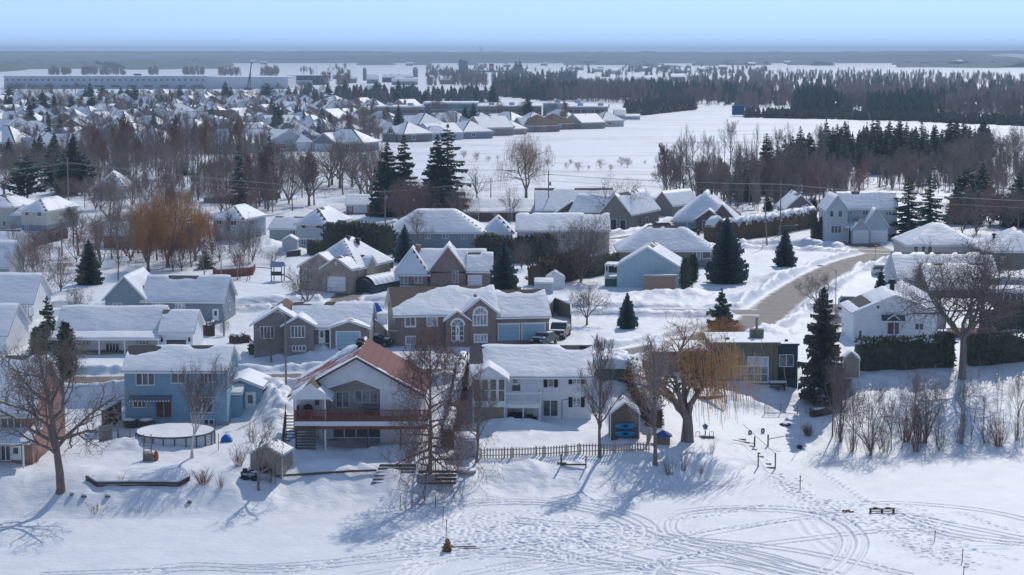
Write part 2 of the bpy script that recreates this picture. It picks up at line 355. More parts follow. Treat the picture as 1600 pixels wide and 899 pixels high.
# river ice with carved tracks
RX0, RX1, RY0, RY1, RS = -50.0, 62.0, 146.0, 212.0, .13
nx, ny = int((RX1 - RX0) / RS), int((RY1 - RY0) / RS)
gx = RX0 + np.arange(nx) * RS; gy = RY0 + np.arange(ny) * RS
GX, GY = np.meshgrid(gx, gy)
RZ = ICE + fbm(GX / 14, GY / 10, 40, 3) * .10 + fbm(GX / 3, GY / 1.6, 50, 4) * .035
def spline(W_, n=10):
    q = [W_[0]] + W_ + [W_[-1]]; out = []
    for i in range(1, len(q) - 2):
        for k in range(n):
            t = k / n; a, b, c_, d = q[i - 1], q[i], q[i + 1], q[i + 2]
            out.append(.5 * ((2 * b) + (c_ - a) * t + (2 * a - 5 * b + 4 * c_ - d) * t * t + (3 * b - a - 3 * c_ + d) * t ** 3))
    out.append(W_[-1]); return out
def groove(pts, offs=(-.55, .55), wd=.12, dep=.14, wob=.06):
    W_ = spline([onz(u, v, ICE) for u, v in pts])
    for k in range(len(W_) - 1):
        a, b = W_[k], W_[k + 1]; d = (b - a); L_ = d.length
        if L_ < 1e-6: continue
        m = 1.6; x0, x1 = min(a.x, b.x) - m, max(a.x, b.x) + m; y0, y1 = min(a.y, b.y) - m, max(a.y, b.y) + m
        i0, i1 = max(0, int((x0 - RX0) / RS)), min(nx, int((x1 - RX0) / RS) + 1); j0, j1 = max(0, int((y0 - RY0) / RS)), min(ny, int((y1 - RY0) / RS) + 1)
        if i0 >= i1 or j0 >= j1: continue
        X = GX[j0:j1, i0:i1]; Y = GY[j0:j1, i0:i1]
        t = ((X - a.x) * d.x + (Y - a.y) * d.y) / (L_ * L_); sgn = ((X - a.x) * d.y - (Y - a.y) * d.x) / L_
        on = (t >= -.02) & (t <= 1.02)
        for of in offs:
            q = sgn - of
            dz = -dep * np.exp(-(q / wd) ** 2) + dep * .45 * np.exp(-((np.abs(q) - wd * 1.9) / (wd * .8)) ** 2)
            TR[j0:j1, i0:i1] = np.where(on & (np.abs(dz) > np.abs(TR[j0:j1, i0:i1])), dz, TR[j0:j1, i0:i1])
TR = np.zeros_like(RZ)
def trk(pts, n=1, gap=1.6, **k):
    for i in range(n):
        o = (i - (n - 1) / 2) * gap
        groove(pts, offs=(o - .5, o + .5), **k)
trk([(640, 899), (656, 885), (680, 873), (730, 867), (800, 866), (870, 873), (955, 884), (1060, 894)], 2)
trk([(688, 812), (700, 799), (740, 788), (800, 783.5), (870, 787), (940, 798), (985, 813), (1000, 828), (985, 845), (930, 862), (850, 879), (770, 893)], 2, gap=1.9)
trk([(1180, 796), (1110, 798), (1061, 806), (1045, 818), (1052, 834), (1085, 847), (1145, 860), (1222, 878), (1306, 899)], 1)
trk([(1047, 815), (1075, 801), (1130, 796), (1197, 796), (1250, 799), (1290, 808), (1320, 825), (1334, 846), (1326, 868), (1305, 890), (1290, 899)], 2, gap=1.2)
trk([(1010, 898), (1040, 874), (1145, 857), (1264, 843), (1376, 831), (1460, 831)], 1)
trk([(797, 815), (885, 822), (990, 826), (1040, 840), (1180, 867), (1240, 884), (1300, 899)], 2, gap=1.0)
trk([(1340, 788), (1369, 786), (1425, 787), (1530, 797), (1600, 811), (1660, 826)], 1)
trk([(1390, 805), (1411, 815), (1495, 836), (1600, 850), (1680, 858)], 2, gap=1.3)
trk([(1400, 812), (1470, 838), (1540, 846), (1640, 853)], 1)
trk([(190, 903), (256, 887), (304, 883), (405, 886), (540, 876), (650, 868), (766, 858), (880, 846), (960, 835), (1010, 829)], 1)
trk([(230, 899), (300, 890), (430, 893), (560, 880), (650, 864)], 1)
trk([(815, 847), (920, 875), (1060, 897)], 1); trk([(871, 838), (972, 868), (1060, 889), (1120, 899)], 1)
trk([(720, 898), (815, 882), (900, 872), (1000, 857), (1050, 845)], 1); trk([(500, 884), (640, 858), (700, 850)], 1)
trk([(860, 899), (960, 889), (1080, 880), (1140, 880), (1210, 895)], 2)
trk([(1255, 815), (1265, 832), (1290, 850), (1310, 862), (1400, 899)], 1, dep=.04, wd=.3)
trk([(430, 899), (560, 872), (720, 850), (860, 838), (1000, 852), (1150, 880), (1250, 899)], 1)
trk([(560, 899), (700, 876), (900, 848), (1050, 842), (1250, 862), (1420, 899)], 1)
trk([(60, 899), (200, 893), (380, 889), (520, 884), (640, 872)], 1)
trk([(640, 803), (720, 791), (860, 790), (960, 812), (1040, 846), (1180, 884), (1240, 899)], 1)
trk([(1600, 842), (1500, 822), (1400, 806), (1300, 806), (1200, 818), (1080, 840), (960, 868), (860, 886)], 1)
trk([(1350, 899), (1420, 872), (1520, 858), (1640, 856)], 1, wd=.2, dep=.07)
def foot(pts, n, spread, r=.16, dep=.10):
    W_ = spline([onz(u, v, ICE) for u, v in pts])
    for k in range(n):
        p = W_[R.randrange(len(W_))]; x = p.x + R.gauss(0, spread); y = p.y + R.gauss(0, spread * 1.3)
        stamp(x, y, r * R.uniform(.8, 1.3), dep)
def stamp(x, y, r, dep):
    i, j = int((x - RX0) / RS), int((y - RY0) / RS)
    if 4 < i < nx - 5 and 4 < j < ny - 5:
        X = GX[j - 4:j + 5, i - 4:i + 5]; Y = GY[j - 4:j + 5, i - 4:i + 5]; q = np.hypot(X - x, Y - y)
        TR[j - 4:j + 5, i - 4:i + 5] += -dep * np.exp(-(q / r) ** 2) + dep * .35 * np.exp(-((q - 2 * r) / r) ** 2)
def walk(pts, sp=.55, w_=.16):
    W_ = [onz(u, v, ICE) for u, v in pts]; k = 0
    for a, b in zip(W_[:-1], W_[1:]):
        n = max(1, int((b - a).length / sp)); d = (b - a).normalized()
        for i in range(n):
            p = a + (b - a) * i / n; s_ = w_ * (1 if k % 2 else -1); k += 1
            stamp(p.x - d.y * s_ + R.gauss(0, .06), p.y + d.x * s_ + R.gauss(0, .06), .17, .11)
foot([(650, 835), (720, 828), (780, 825), (850, 830), (930, 840)], 480, 2.6); foot([(740, 835), (840, 842), (900, 848)], 260, 1.8); foot([(630, 842), (690, 850)], 120, 1.2)
foot([(1215, 745), (1250, 772), (1300, 790), (1350, 800)], 260, .8); foot([(1320, 800), (1400, 805)], 240, 1.6); foot([(1390, 820), (1440, 850), (1500, 878)], 380, 1.1); foot([(1340, 805), (1380, 815), (1450, 812)], 300, 1.5)
walk([(1285, 738), (1310, 755), (1345, 778), (1372, 788)]); walk([(1213, 740), (1262, 785)]); walk([(1045, 812), (1120, 806), (1190, 790), (1330, 797)]); walk([(1066, 834), (1140, 826), (1260, 812), (1330, 808)])
walk([(1480, 840), (1530, 862), (1600, 878)]); walk([(628, 770), (680, 815), (690, 830)]); walk([(640, 778), (690, 828)]); walk([(700, 745), (670, 800)])
walk([(1500, 800), (1560, 822), (1600, 833)]); walk([(1000, 890), (1120, 858)])
RZ = RZ + np.clip(TR, -.2, .12)
def river():
    # the detailed part plus a coarse surround stitched as one grid
    ex = np.concatenate([np.linspace(-400, RX0 - 4, 14), gx, np.linspace(RX1 + 4, 400, 14)]); ey = np.concatenate([np.linspace(-80, RY0 - 4, 14), gy, [214, 218]])
    Z = np.full((len(ey), len(ex)), ICE); Z[14:14 + ny, 14:14 + nx] = RZ
    X, Y = np.meshgrid(ex, ey)
    co = np.stack([X, Y, Z], -1).reshape(-1, 3)
    tag(link('frozen_river', npmesh('frozen_river', co, gridq(len(ey), len(ex)), SNOW_R)), kind='structure')
river()
ROADM = mat('packed_road', (.30, .26, .245), (.215, .185, .175), scale=.7, rough=.85, bump=.2, bscale=6)
def road_mat():
    m, t, b, N, L = nodes('ploughed_asphalt'); ge = N('ShaderNodeNewGeometry'); at = N('ShaderNodeAttribute'); at.attribute_name = 'across'
    nz = N('ShaderNodeTexNoise'); nz.inputs['Scale'].default_value = .5; nz.inputs['Detail'].default_value = 7; nz.inputs['Roughness'].default_value = .7; L(ge.outputs['Position'], nz.inputs[0])
    r = N('ShaderNodeValToRGB'); r.color_ramp.elements[0].position = .35; r.color_ramp.elements[1].position = .66
    r.color_ramp.elements[0].color = (.066, .054, .051, 1); r.color_ramp.elements[1].color = (.135, .113, .106, 1); L(nz.outputs[0], r.inputs[0])
    # thin packed snow lanes along the edges and between wheel paths
    ad = N('ShaderNodeMath'); ad.operation = 'MULTIPLY_ADD'; L(nz.outputs[0], ad.inputs[0]); ad.inputs[1].default_value = .6; L(at.outputs['Fac'], ad.inputs[2])
    r2 = N('ShaderNodeValToRGB'); r2.color_ramp.elements[0].position = .98; r2.color_ramp.elements[1].position = 1.0; r2.color_ramp.elements[0].color = (0, 0, 0, 1)
    mr = N('ShaderNodeMapRange'); mr.inputs[1].default_value = .98; mr.inputs[2].default_value = 1.2; L(ad.outputs[0], mr.inputs[0])
    mx = N('ShaderNodeMix'); mx.data_type = 'RGBA'; L(mr.outputs[0], mx.inputs[0]); L(r.outputs[0], mx.inputs[6]); mx.inputs[7].default_value = (.72, .71, .72, 1)
    L(mx.outputs[2], b.inputs['Base Color']); b.inputs['Roughness'].default_value = .75; return m
RM = road_mat()
def strip(name, pts, hw, dz, m, nc=9):
    V_ = []; A = []
    n = len(pts)
    for i, p in enumerate(pts):
        d = pts[min(i + 1, n - 1)] - pts[max(i - 1, 0)]; d.z = 0; d.normalize(); s_ = Vector((d.y, -d.x, 0))
        for k in range(nc):
            t = (k / (nc - 1) * 2 - 1) * hw; q = p + s_ * t; V_.append((q.x, q.y, dz)); A.append(abs(t) / hw)
    me = npmesh(name, np.array(V_), gridq(n, nc), m); at = me.attributes.new('across', 'FLOAT', 'POINT'); at.data.foreach_set('value', A)
    tag(link(name, me), kind='structure')
strip('street', RD1, 3.75, .045, RM); strip('street', RD2, 3.35, .06, RM); strip('street', RD3, 3.7, .075, RM); strip('street', RD4, 3.0, .06, RM)
for (a, b, c_, d) in CLEAR:
    n = max(3, int((d - c_) / 1.0)); strip('driveway', [Vector(((a + b) / 2 + .15 * math.sin(i), c_ - .4 + (d - c_ + .8) * i / n, 0)) for i in range(n + 1)], (b - a) / 2 + .1, .03, RM)
# hills
def hills(name, y0, y1, hfun, mt, n=500, xs=1.2):
    X = np.linspace(-xs * y0 * .35, xs * y0 * .35, n); Ys = np.linspace(y0, y1, 14)
    GX_, GY_ = np.meshgrid(X, Ys); t = (GY_ - y0) / (y1 - y0)
    prof = np.sin(np.clip(t * 1.0, 0, 1) * math.pi * .5) ** 1.2
    Z = hfun(GX_) * prof - 1.5 * (t < .01) + fbm(GX_ / 90, GY_ / 300, 5, 3) * 5 * prof
    tag(link(name, npmesh(name, np.stack([GX_, GY_, Z], -1).reshape(-1, 3), gridq(14, n), mt)), kind='structure')
def wood_hill_mat(name, thr, sx=.0016):
    m, t, b, N, L = nodes(name); ge = N('ShaderNodeNewGeometry'); mp = N('ShaderNodeMapping'); mp.inputs['Scale'].default_value = (1, .35, 1); L(ge.outputs['Position'], mp.inputs[0])
    nz = N('ShaderNodeTexNoise'); nz.inputs['Scale'].default_value = sx; nz.inputs['Detail'].default_value = 8; nz.inputs['Roughness'].default_value = .6; L(mp.outputs[0], nz.inputs[0])
    r = N('ShaderNodeValToRGB'); r.color_ramp.elements[0].position = thr; r.color_ramp.elements[1].position = thr + .03
    r.color_ramp.elements[0].color = (.05, .06, .06, 1); r.color_ramp.elements[1].color = (.6, .62, .65, 1); L(nz.outputs[0], r.inputs[0]); L(r.outputs[0], b.inputs['Base Color']); b.inputs['Roughness'].default_value = 1; return m
hills('hills', 9200, 12500, lambda x: 50 + 10 * fbm(x / 1500, 0 * x, 2, 4) + 4 * fbm(x / 60, 0 * x, 12, 3), wood_hill_mat('wooded_hill', .66))
hills('hills', 7600, 8400, lambda x: 26 + 20 * fbm(x / 900, 0 * x, 21, 4) + 3 * fbm(x / 40, 0 * x, 12, 3), wood_hill_mat('wooded_rise', .60))
# ---------------------------------------------------------------- building kit
def face_map(f, k):
    return {'f': lambda a, z, d: (a, k - d, z), 'b': lambda a, z, d: (a, k + d, z), 'r': lambda a, z, d: (k + d, a, z), 'l': lambda a, z, d: (k - d, a, z)}[f]
def fbox(mb, F, a0, a1, z0, z1, d0, d1, mi=0):
    p = [F(a0, z0, d0), F(a1, z0, d0), F(a1, z0, d1), F(a0, z0, d1), F(a0, z1, d0), F(a1, z1, d0), F(a1, z1, d1), F(a0, z1, d1)]
    mb.add(p, [(0, 3, 2, 1), (4, 5, 6, 7), (0, 1, 5, 4), (1, 2, 6, 5), (2, 3, 7, 6), (3, 0, 4, 7)], mi)
BOXSNOW = [0]
class House:
    def __init__(s, name, label, u=None, v=None, rot=0, cat='house', group=None, at=None):
        p = P(u, v) if at is None else Vector(at)
        s.root = thing(name, label, cat, p, math.radians(rot), group); s.p = p
        s.M = Matrix.Translation(p) @ Matrix.Rotation(math.radians(rot), 4, 'Z'); s.I = s.M.inverted(); s.I3 = s.I.to_3x3()
        s.o = s.I @ Vector((0, 0, CAMZ)); s.n = 0
    def fy(s, u, v, y): d = s.I3 @ ray(u, v); t = (y - s.o.y) / d.y; q = s.o + d * t; return q.x, q.z
    def fx(s, u, v, x): d = s.I3 @ ray(u, v); t = (x - s.o.x) / d.x; q = s.o + d * t; return q.y, q.z
    def wall(s, x0, x1, y0, y1, h, kind, rise, m, z0=-1.5, name='wall'):
        mb = MB(); mb.box(x0, x1, y0, y1, z0, h)
        if kind == 'gx':
            for a, b in ((x0, x0 + .2), (x1 - .2, x1)): mb.prism([(y0, h - .01), (y1, h - .01), ((y0 + y1) / 2, h + rise - .02)], 'x', a, b)
        if kind == 'gy':
            for a, b in ((y0, y0 + .2), (y1 - .2, y1)): mb.prism([(x0, h - .01), (x1, h - .01), ((x0 + x1) / 2, h + rise - .02)], 'y', a, b)
        return mb.obj(name, m, s.root)
    def zf(s, x, y, x0, x1, y0, y1, h, kind, rise):
        hx, hy = (x1 - x0) / 2, (y1 - y0) / 2; dx = hx - abs(x - (x0 + x1) / 2); dy = hy - abs(y - (y0 + y1) / 2)
        if kind == 'gx': return h + rise / hy * dy
        if kind == 'gy': return h + rise / hx * dx
        if kind == 'hip': return h + rise / min(hx, hy) * min(dx, dy)
        if kind == 'shed': return h + rise * (y - y0) / (y1 - y0)
        return h
    def roof(s, x0, x1, y0, y1, h, kind, rise, m=None, oh=.45, trim=None, snow=.26, patch=None, res=.5, name='roof', end=.3, fas=.2, snowm=None, seed=None, exact=0):
        m = m or SHG; trim = trim or WHITE; mb = MB(); T_ = .12
        Z = lambda x, y: s.zf(x, y, x0, x1, y0, y1, h, kind, rise)
        X0, X1, Y0, Y1 = x0 - oh, x1 + oh, y0 - oh, y1 + oh
        if kind == 'gx': X0, X1 = x0 - end, x1 + end
        if kind == 'gy': Y0, Y1 = y0 - end, y1 + end
        xc, yc = (x0 + x1) / 2, (y0 + y1) / 2
        if kind in ('gx', 'gy'):
            if kind == 'gx': sec = [(Y0, Z(xc, Y0)), (yc, Z(xc, yc)), (Y1, Z(xc, Y1))]; mk = lambda t, q, dz: (t, q[0], q[1] + dz); e0, e1 = X0, X1
            else: sec = [(X0, Z(X0, yc)), (xc, Z(xc, yc)), (X1, Z(X1, yc))]; mk = lambda t, q, dz: (q[0], t, q[1] + dz); e0, e1 = Y0, Y1
            vs = [mk(t, q, dz) for t in (e0, e1) for dz in (T_, T_ - fas) for q in sec]   # 0-2 top e0, 3-5 bot e0, 6-8 top e1, 9-11 bot e1
            mb.add(vs, [(0, 1, 7, 6), (1, 2, 8, 7)], 0)
            mb.add(vs, [(3, 9, 10, 4), (4, 10, 11, 5), (0, 3, 4, 1), (1, 4, 5, 2), (6, 7, 10, 9), (7, 8, 11, 10), (0, 6, 9, 3), (2, 5, 11, 8)], 1)
        elif kind == 'hip':
            hx, hy = (X1 - X0) / 2, (Y1 - Y0) / 2; zt = Z(X0, yc) if (x1 - x0) < (y1 - y0) else Z(xc, Y0)
            sl = rise / min((x1 - x0) / 2, (y1 - y0) / 2); zt = h - sl * oh
            r = min(hx, hy); zr = zt + sl * r
            a, b = ((X0 + r, yc), (X1 - r, yc)) if hx >= hy else ((xc, Y0 + r), (xc, Y1 - r))
            vs = [(X0, Y0, zt + T_), (X1, Y0, zt + T_), (X1, Y1, zt + T_), (X0, Y1, zt + T_), (*a, zr + T_), (*b, zr + T_)] + [(x, y, zt + T_ - fas) for x, y in ((X0, Y0), (X1, Y0), (X1, Y1), (X0, Y1))]
            mb.add(vs, [(0, 1, 5, 4), (1, 2, 5), (2, 3, 4, 5), (3, 0, 4)] if hx >= hy else [(0, 1, 4), (1, 2, 5, 4), (2, 3, 5), (3, 0, 4, 5)], 0)
            mb.add(vs, [(6, 7, 1, 0), (7, 8, 2, 1), (8, 9, 3, 2), (9, 6, 0, 3), (6, 9, 8, 7)], 1)
        else:
            z0_, z1_ = Z(0, Y0), Z(0, Y1)
            vs = [(X0, Y0, z0_ + T_), (X1, Y0, z0_ + T_), (X1, Y1, z1_ + T_), (X0, Y1, z1_ + T_), (X0, Y0, z0_ + T_ - fas), (X1, Y0, z0_ + T_ - fas), (X1, Y1, z1_ + T_ - fas), (X0, Y1, z1_ + T_ - fas)]
            mb.add(vs, [(0, 1, 2, 3)], 0); mb.add(vs, [(4, 7, 6, 5), (0, 4, 5, 1), (1, 5, 6, 2), (2, 6, 7, 3), (3, 7, 4, 0)], 1)
        ro = mb.obj(name, [m, trim], s.root)
        if snow and exact:   # far roofs: one snow sheet per slope, the hips and ridge left bare
            sm = MB(); exact_r = random.Random(int(s.p.y * 3 + x0 * 7))
            for f_, mi in zip(mb.f, mb.m):
                if mi or exact_r.random() < .22: continue
                q = [Vector(mb.v[k]) for k in f_]; c_ = sum(q, Vector()) / len(q); q = [c_ + (a - c_) * (1 - min(.3, exact / max(.1, (a - c_).length))) for a in q]; n_ = (q[1] - q[0]).cross(q[2] - q[0]); n_ = n_ if n_.z > 0 else -n_; n_.normalize(); k = len(q)
                sm.add([a + n_ * .14 for a in q] + [a - n_ * .05 for a in q], [tuple(range(k))] + [(i, (i + 1) % k, k + (i + 1) % k, k + i) for i in range(k)])
            if sm.v: sm.obj('roof_snow', SNOW, ro)
        elif snow:
            i_ = .05; a0, a1, b0, b1 = X0 + i_, X1 - i_, Y0 + i_, Y1 - i_
            if kind in ('flat', 'shed'): xsn = np.linspace(a0, a1, max(3, int((a1 - a0) / res) + 2)); ysn = np.linspace(b0, b1, max(3, int((b1 - b0) / res) + 2))
            else:
                k = max(2, int((a1 - a0) / 2 / res) + 1); xsn = np.concatenate([np.linspace(a0, xc, k), np.linspace(xc, a1, k)[1:]])
                k = max(2, int((b1 - b0) / 2 / res) + 1); ysn = np.concatenate([np.linspace(b0, yc, k), np.linspace(yc, b1, k)[1:]])
            GX_, GY_ = np.meshgrid(xsn, ysn); sd = (seed if seed is not None else s.n * 13 + int(abs(s.p.x * 7 + s.p.y * 3))) % 9973; s.n += 1
            DX = (x1 - x0) / 2 - np.abs(GX_ - xc); DY = (y1 - y0) / 2 - np.abs(GY_ - yc)
            if kind == 'gx': Zs = h + rise / ((y1 - y0) / 2) * DY; dr = np.abs(GY_ - yc)
            elif kind == 'gy': Zs = h + rise / ((x1 - x0) / 2) * DX; dr = np.abs(GX_ - xc)
            elif kind == 'hip': Zs = h + rise / min((x1 - x0) / 2, (y1 - y0) / 2) * np.minimum(DX, DY); dr = np.minimum(np.abs(DX - DY), np.maximum(DX, DY) * 0 + 9)
            elif kind == 'shed': Zs = h + rise * (GY_ - y0) / (y1 - y0); dr = GX_ * 0 + 9
            else: Zs = GX_ * 0 + h; dr = GX_ * 0 + 9
            n1 = fbm(GX_ / 3 + sd, GY_ / 3, sd, 3); n2 = fbm(GX_ / .9, GY_ / .9 + sd, sd + 5, 3)
            th = snow * (.36 + .26 * ((sd * 7) % 10) / 10) * (1 + .8 * n1 + .16 * n2) - .05 * np.exp(-(dr / .5) ** 2) * (snow > .15)
            if patch is None and kind in ('gx', 'gy', 'hip') and sd % 3 != 0: th = th - .5 * np.exp(-(np.abs(dr if kind != 'hip' else (Zs.max() - Zs) * 1.6) / .45) ** 2) * (fbm(GX_ / 2.2, GY_ / 2.2, sd + 50, 3) > .02)
            if patch is not None: th = th + patch(GX_, GY_, n1, n2)
            ed = np.minimum(np.minimum(GX_ - a0, a1 - GX_), np.minimum(GY_ - b0, b1 - GY_)); th = th * (.62 + .38 * np.clip(ed / .5, 0, 1))
            th = np.clip(th, -.12, None); top = Zs + T_ + th
            nr, nc = top.shape; co = np.stack([GX_, GY_, top], -1).reshape(-1, 3); q = gridq(nr, nc)
            idx = np.arange(nr * nc).reshape(nr, nc); ring = np.concatenate([idx[0, :], idx[1:, -1], idx[-1, -2::-1], idx[-2:0:-1, 0]])
            low = co[ring].copy(); low[:, 2] = (Zs + T_ - .04).reshape(-1)[ring]; dup = co[ring].copy()
            n0 = len(co); k = len(ring); co = np.concatenate([co, dup, low]); j = np.arange(k); j2 = (j + 1) % k
            q = np.concatenate([q, np.stack([n0 + j2, n0 + j, n0 + k + j, n0 + k + j2], -1)])
            link(name + '_snow', npmesh('roof_snow', co, q, snowm or SNOW), ro)
        return ro
    def body(s, x0, x1, y0, y1, h, kind, rise, wm, rm=None, z0=-1.5, **k):
        s.wall(x0, x1, y0, y1, h, kind, rise, wm, z0); return s.roof(x0, x1, y0, y1, h, kind, rise, rm, **k)
    def bp(s, u0, u1, ve, y0, dep, kind, rise, wm, rm=None, **k):
        x0, z = s.fy(u0, ve, y0); x1, _ = s.fy(u1, ve, y0); s.body(x0, x1, y0, y0 + dep, z, kind, rise, wm, rm, **k); return x0, x1, z
    def win(s, f, k, a0, a1, z0, z1, nx=2, ny=1, fr=None, gl=None, shutters=None, name='window', t=.07):
        F = face_map(f, k); mb = MB(); a0, a1 = min(a0, a1), max(a0, a1); z0, z1 = min(z0, z1), max(z0, z1)
        fbox(mb, F, a0 - t, a1 + t, z0 - t * 1.3, z0, -.01, .10); fbox(mb, F, a0 - t, a1 + t, z1, z1 + t, -.01, .09)
        fbox(mb, F, a0 - t, a0, z0, z1, -.01, .085); fbox(mb, F, a1, a1 + t, z0, z1, -.01, .085)
        for i in range(1, nx): q = a0 + (a1 - a0) * i / nx; fbox(mb, F, q - .045, q + .045, z0, z1, -.01, .075)
        for i in range(1, ny): q = z0 + (z1 - z0) * i / ny; fbox(mb, F, a0, a1, q - .035, q + .035, -.01, .07)
        o = mb.obj(name, fr or WHITE, s.root); g = MB(); fbox(g, F, a0, a1, z0, z1, -.01, .03); g.obj('pane', gl or GLS, o)
        if shutters:
            for q0, q1 in ((a0 - t - .45, a0 - t - .04), (a1 + t + .04, a1 + t + .45)): m = MB(); fbox(m, F, q0, q1, z0 - .1, z1 + .1, 0, .05); m.obj('shutter', shutters, s.root)
        return o
    def wp(s, f, k, u0, u1, v0, v1, nx=2, ny=1, **kw):
        g = s.fy if f in 'fb' else s.fx; a0, z1 = g(u0, v0, k); a1, z0 = g(u1, v1, k); return s.win(f, k, a0, a1, z0, z1, nx, ny, **kw)
    def door(s, f, k, a0, a1, z0, z1, m=None, pane=True, t=.1, name='door'):
        F = face_map(f, k); a0, a1 = min(a0, a1), max(a0, a1); mb = MB(); z0, z1 = min(z0, z1), max(z0, z1)
        fbox(mb, F, a0 - t, a1 + t, z0, z1 + t, -.01, .04); fbox(mb, F, a0, a1, z0 + .02, z1, .04, .07); o = mb.obj(name, m or WHITE, s.root)
        if pane:
            g = MB(); w_ = (a1 - a0); fbox(g, F, a0 + w_ * .22, a1 - w_ * .22, z0 + (z1 - z0) * .45, z1 - (z1 - z0) * .12, .06, .085); g.obj('pane', GLS, o)
        return o
    def dp(s, f, k, u0, u1, v0, v1, **kw):
        g = s.fy if f in 'fb' else s.fx; a0, z1 = g(u0, v0, k); a1, z0 = g(u1, v1, k); return s.door(f, k, a0, a1, z0, z1, **kw)
    def garage(s, f, k, a0, a1, z0, z1, m=None, rows=4, panes=0):
        F = face_map(f, k); a0, a1 = min(a0, a1), max(a0, a1); z0, z1 = min(z0, z1), max(z0, z1); mb = MB()
        fbox(mb, F, a0 - .12, a0, z0, z1 + .12, -.01, .07, 1); fbox(mb, F, a1, a1 + .12, z0, z1 + .12, -.01, .07, 1); fbox(mb, F, a0, a1, z1, z1 + .12, -.01, .065, 1)
        H_ = (z1 - z0) / rows; nc = max(2, int((a1 - a0) / .8))
        for i in range(rows): fbox(mb, F, a0, a1, z0 + i * H_ + .015, z0 + (i + 1) * H_ - .015, -.02, .03)
        for i in range(rows):
            for j in range(nc):
                w_ = (a1 - a0) / nc; fbox(mb, F, a0 + j * w_ + .1, a0 + (j + 1) * w_ - .1, z0 + i * H_ + .1, z0 + (i + 1) * H_ - .1, .03, .045)
        o = mb.obj('garage_door', [m or WHITE, WHITE], s.root)
        for j in range(panes):
            w_ = (a1 - a0) / panes; g = MB(); fbox(g, F, a0 + j * w_ + .12, a0 + (j + 1) * w_ - .12, z1 - H_ + .12, z1 - .12, .045, .055); g.obj('pane', GLS, o)
        return o
    def gp(s, f, k, u0, u1, v0, v1, **kw):
        g = s.fy if f in 'fb' else s.fx; a0, z1 = g(u0, v0, k); a1, z0 = g(u1, v1, k); return s.garage(f, k, a0, a1, z0, z1, **kw)
    def part(s, name, mb, m, smooth=False): return mb.obj(name, m, s.root, smooth)
    def box(s, name, x0, x1, y0, y1, z0, z1, m): mb = MB(); mb.box(x0, x1, y0, y1, z0, z1); return mb.obj(name, m, s.root)
    def vent(s, x, y, z, r=.28, h=.6):
        mb = MB(); mb.tube([(x, y, z - .5), (x, y, z + h * .5)], r * .8, 8); mb.tube([(x, y, z + h * .5), (x, y, z + h * .65), (x, y, z + h)], [r * 1.4, r * 1.5, r * .9], 8)
        return mb.obj('roof_vent', DARK, s.root)
    def vp(s, u, v, y, **k): x, z = s.fy(u, v, y); return s.vent(x, y, z - .45, **k)
    def rail(s, pts, z0, z1, m, name='railing', gap=.14, th=.02, top=.06):
        mb = MB()
        for (a, b) in zip(pts[:-1], pts[1:]):
            a = Vector((*a, 0)); b = Vector((*b, 0)); L_ = (b - a).length; n = max(1, int(L_ / gap)); d = (b - a).normalized()
            mb.tube([(a.x, a.y, z1), (b.x, b.y, z1)], top * .8, 4); mb.tube([(a.x, a.y, z0 + .1), (b.x, b.y, z0 + .1)], top * .6, 4)
            for i in range(n + 1):
                q = a + d * (L_ * i / n); r = th * (2.4 if i % 12 == 0 else 1); mb.box(q.x - r, q.x + r, q.y - r, q.y + r, z0, z1)
        return mb.obj(name, m, s.root)
    def posts(s, pts, z0, z1, m, r=.07):
        for x, y in pts: s.box('post', x - r, x + r, y - r, y + r, z0, z1, m)

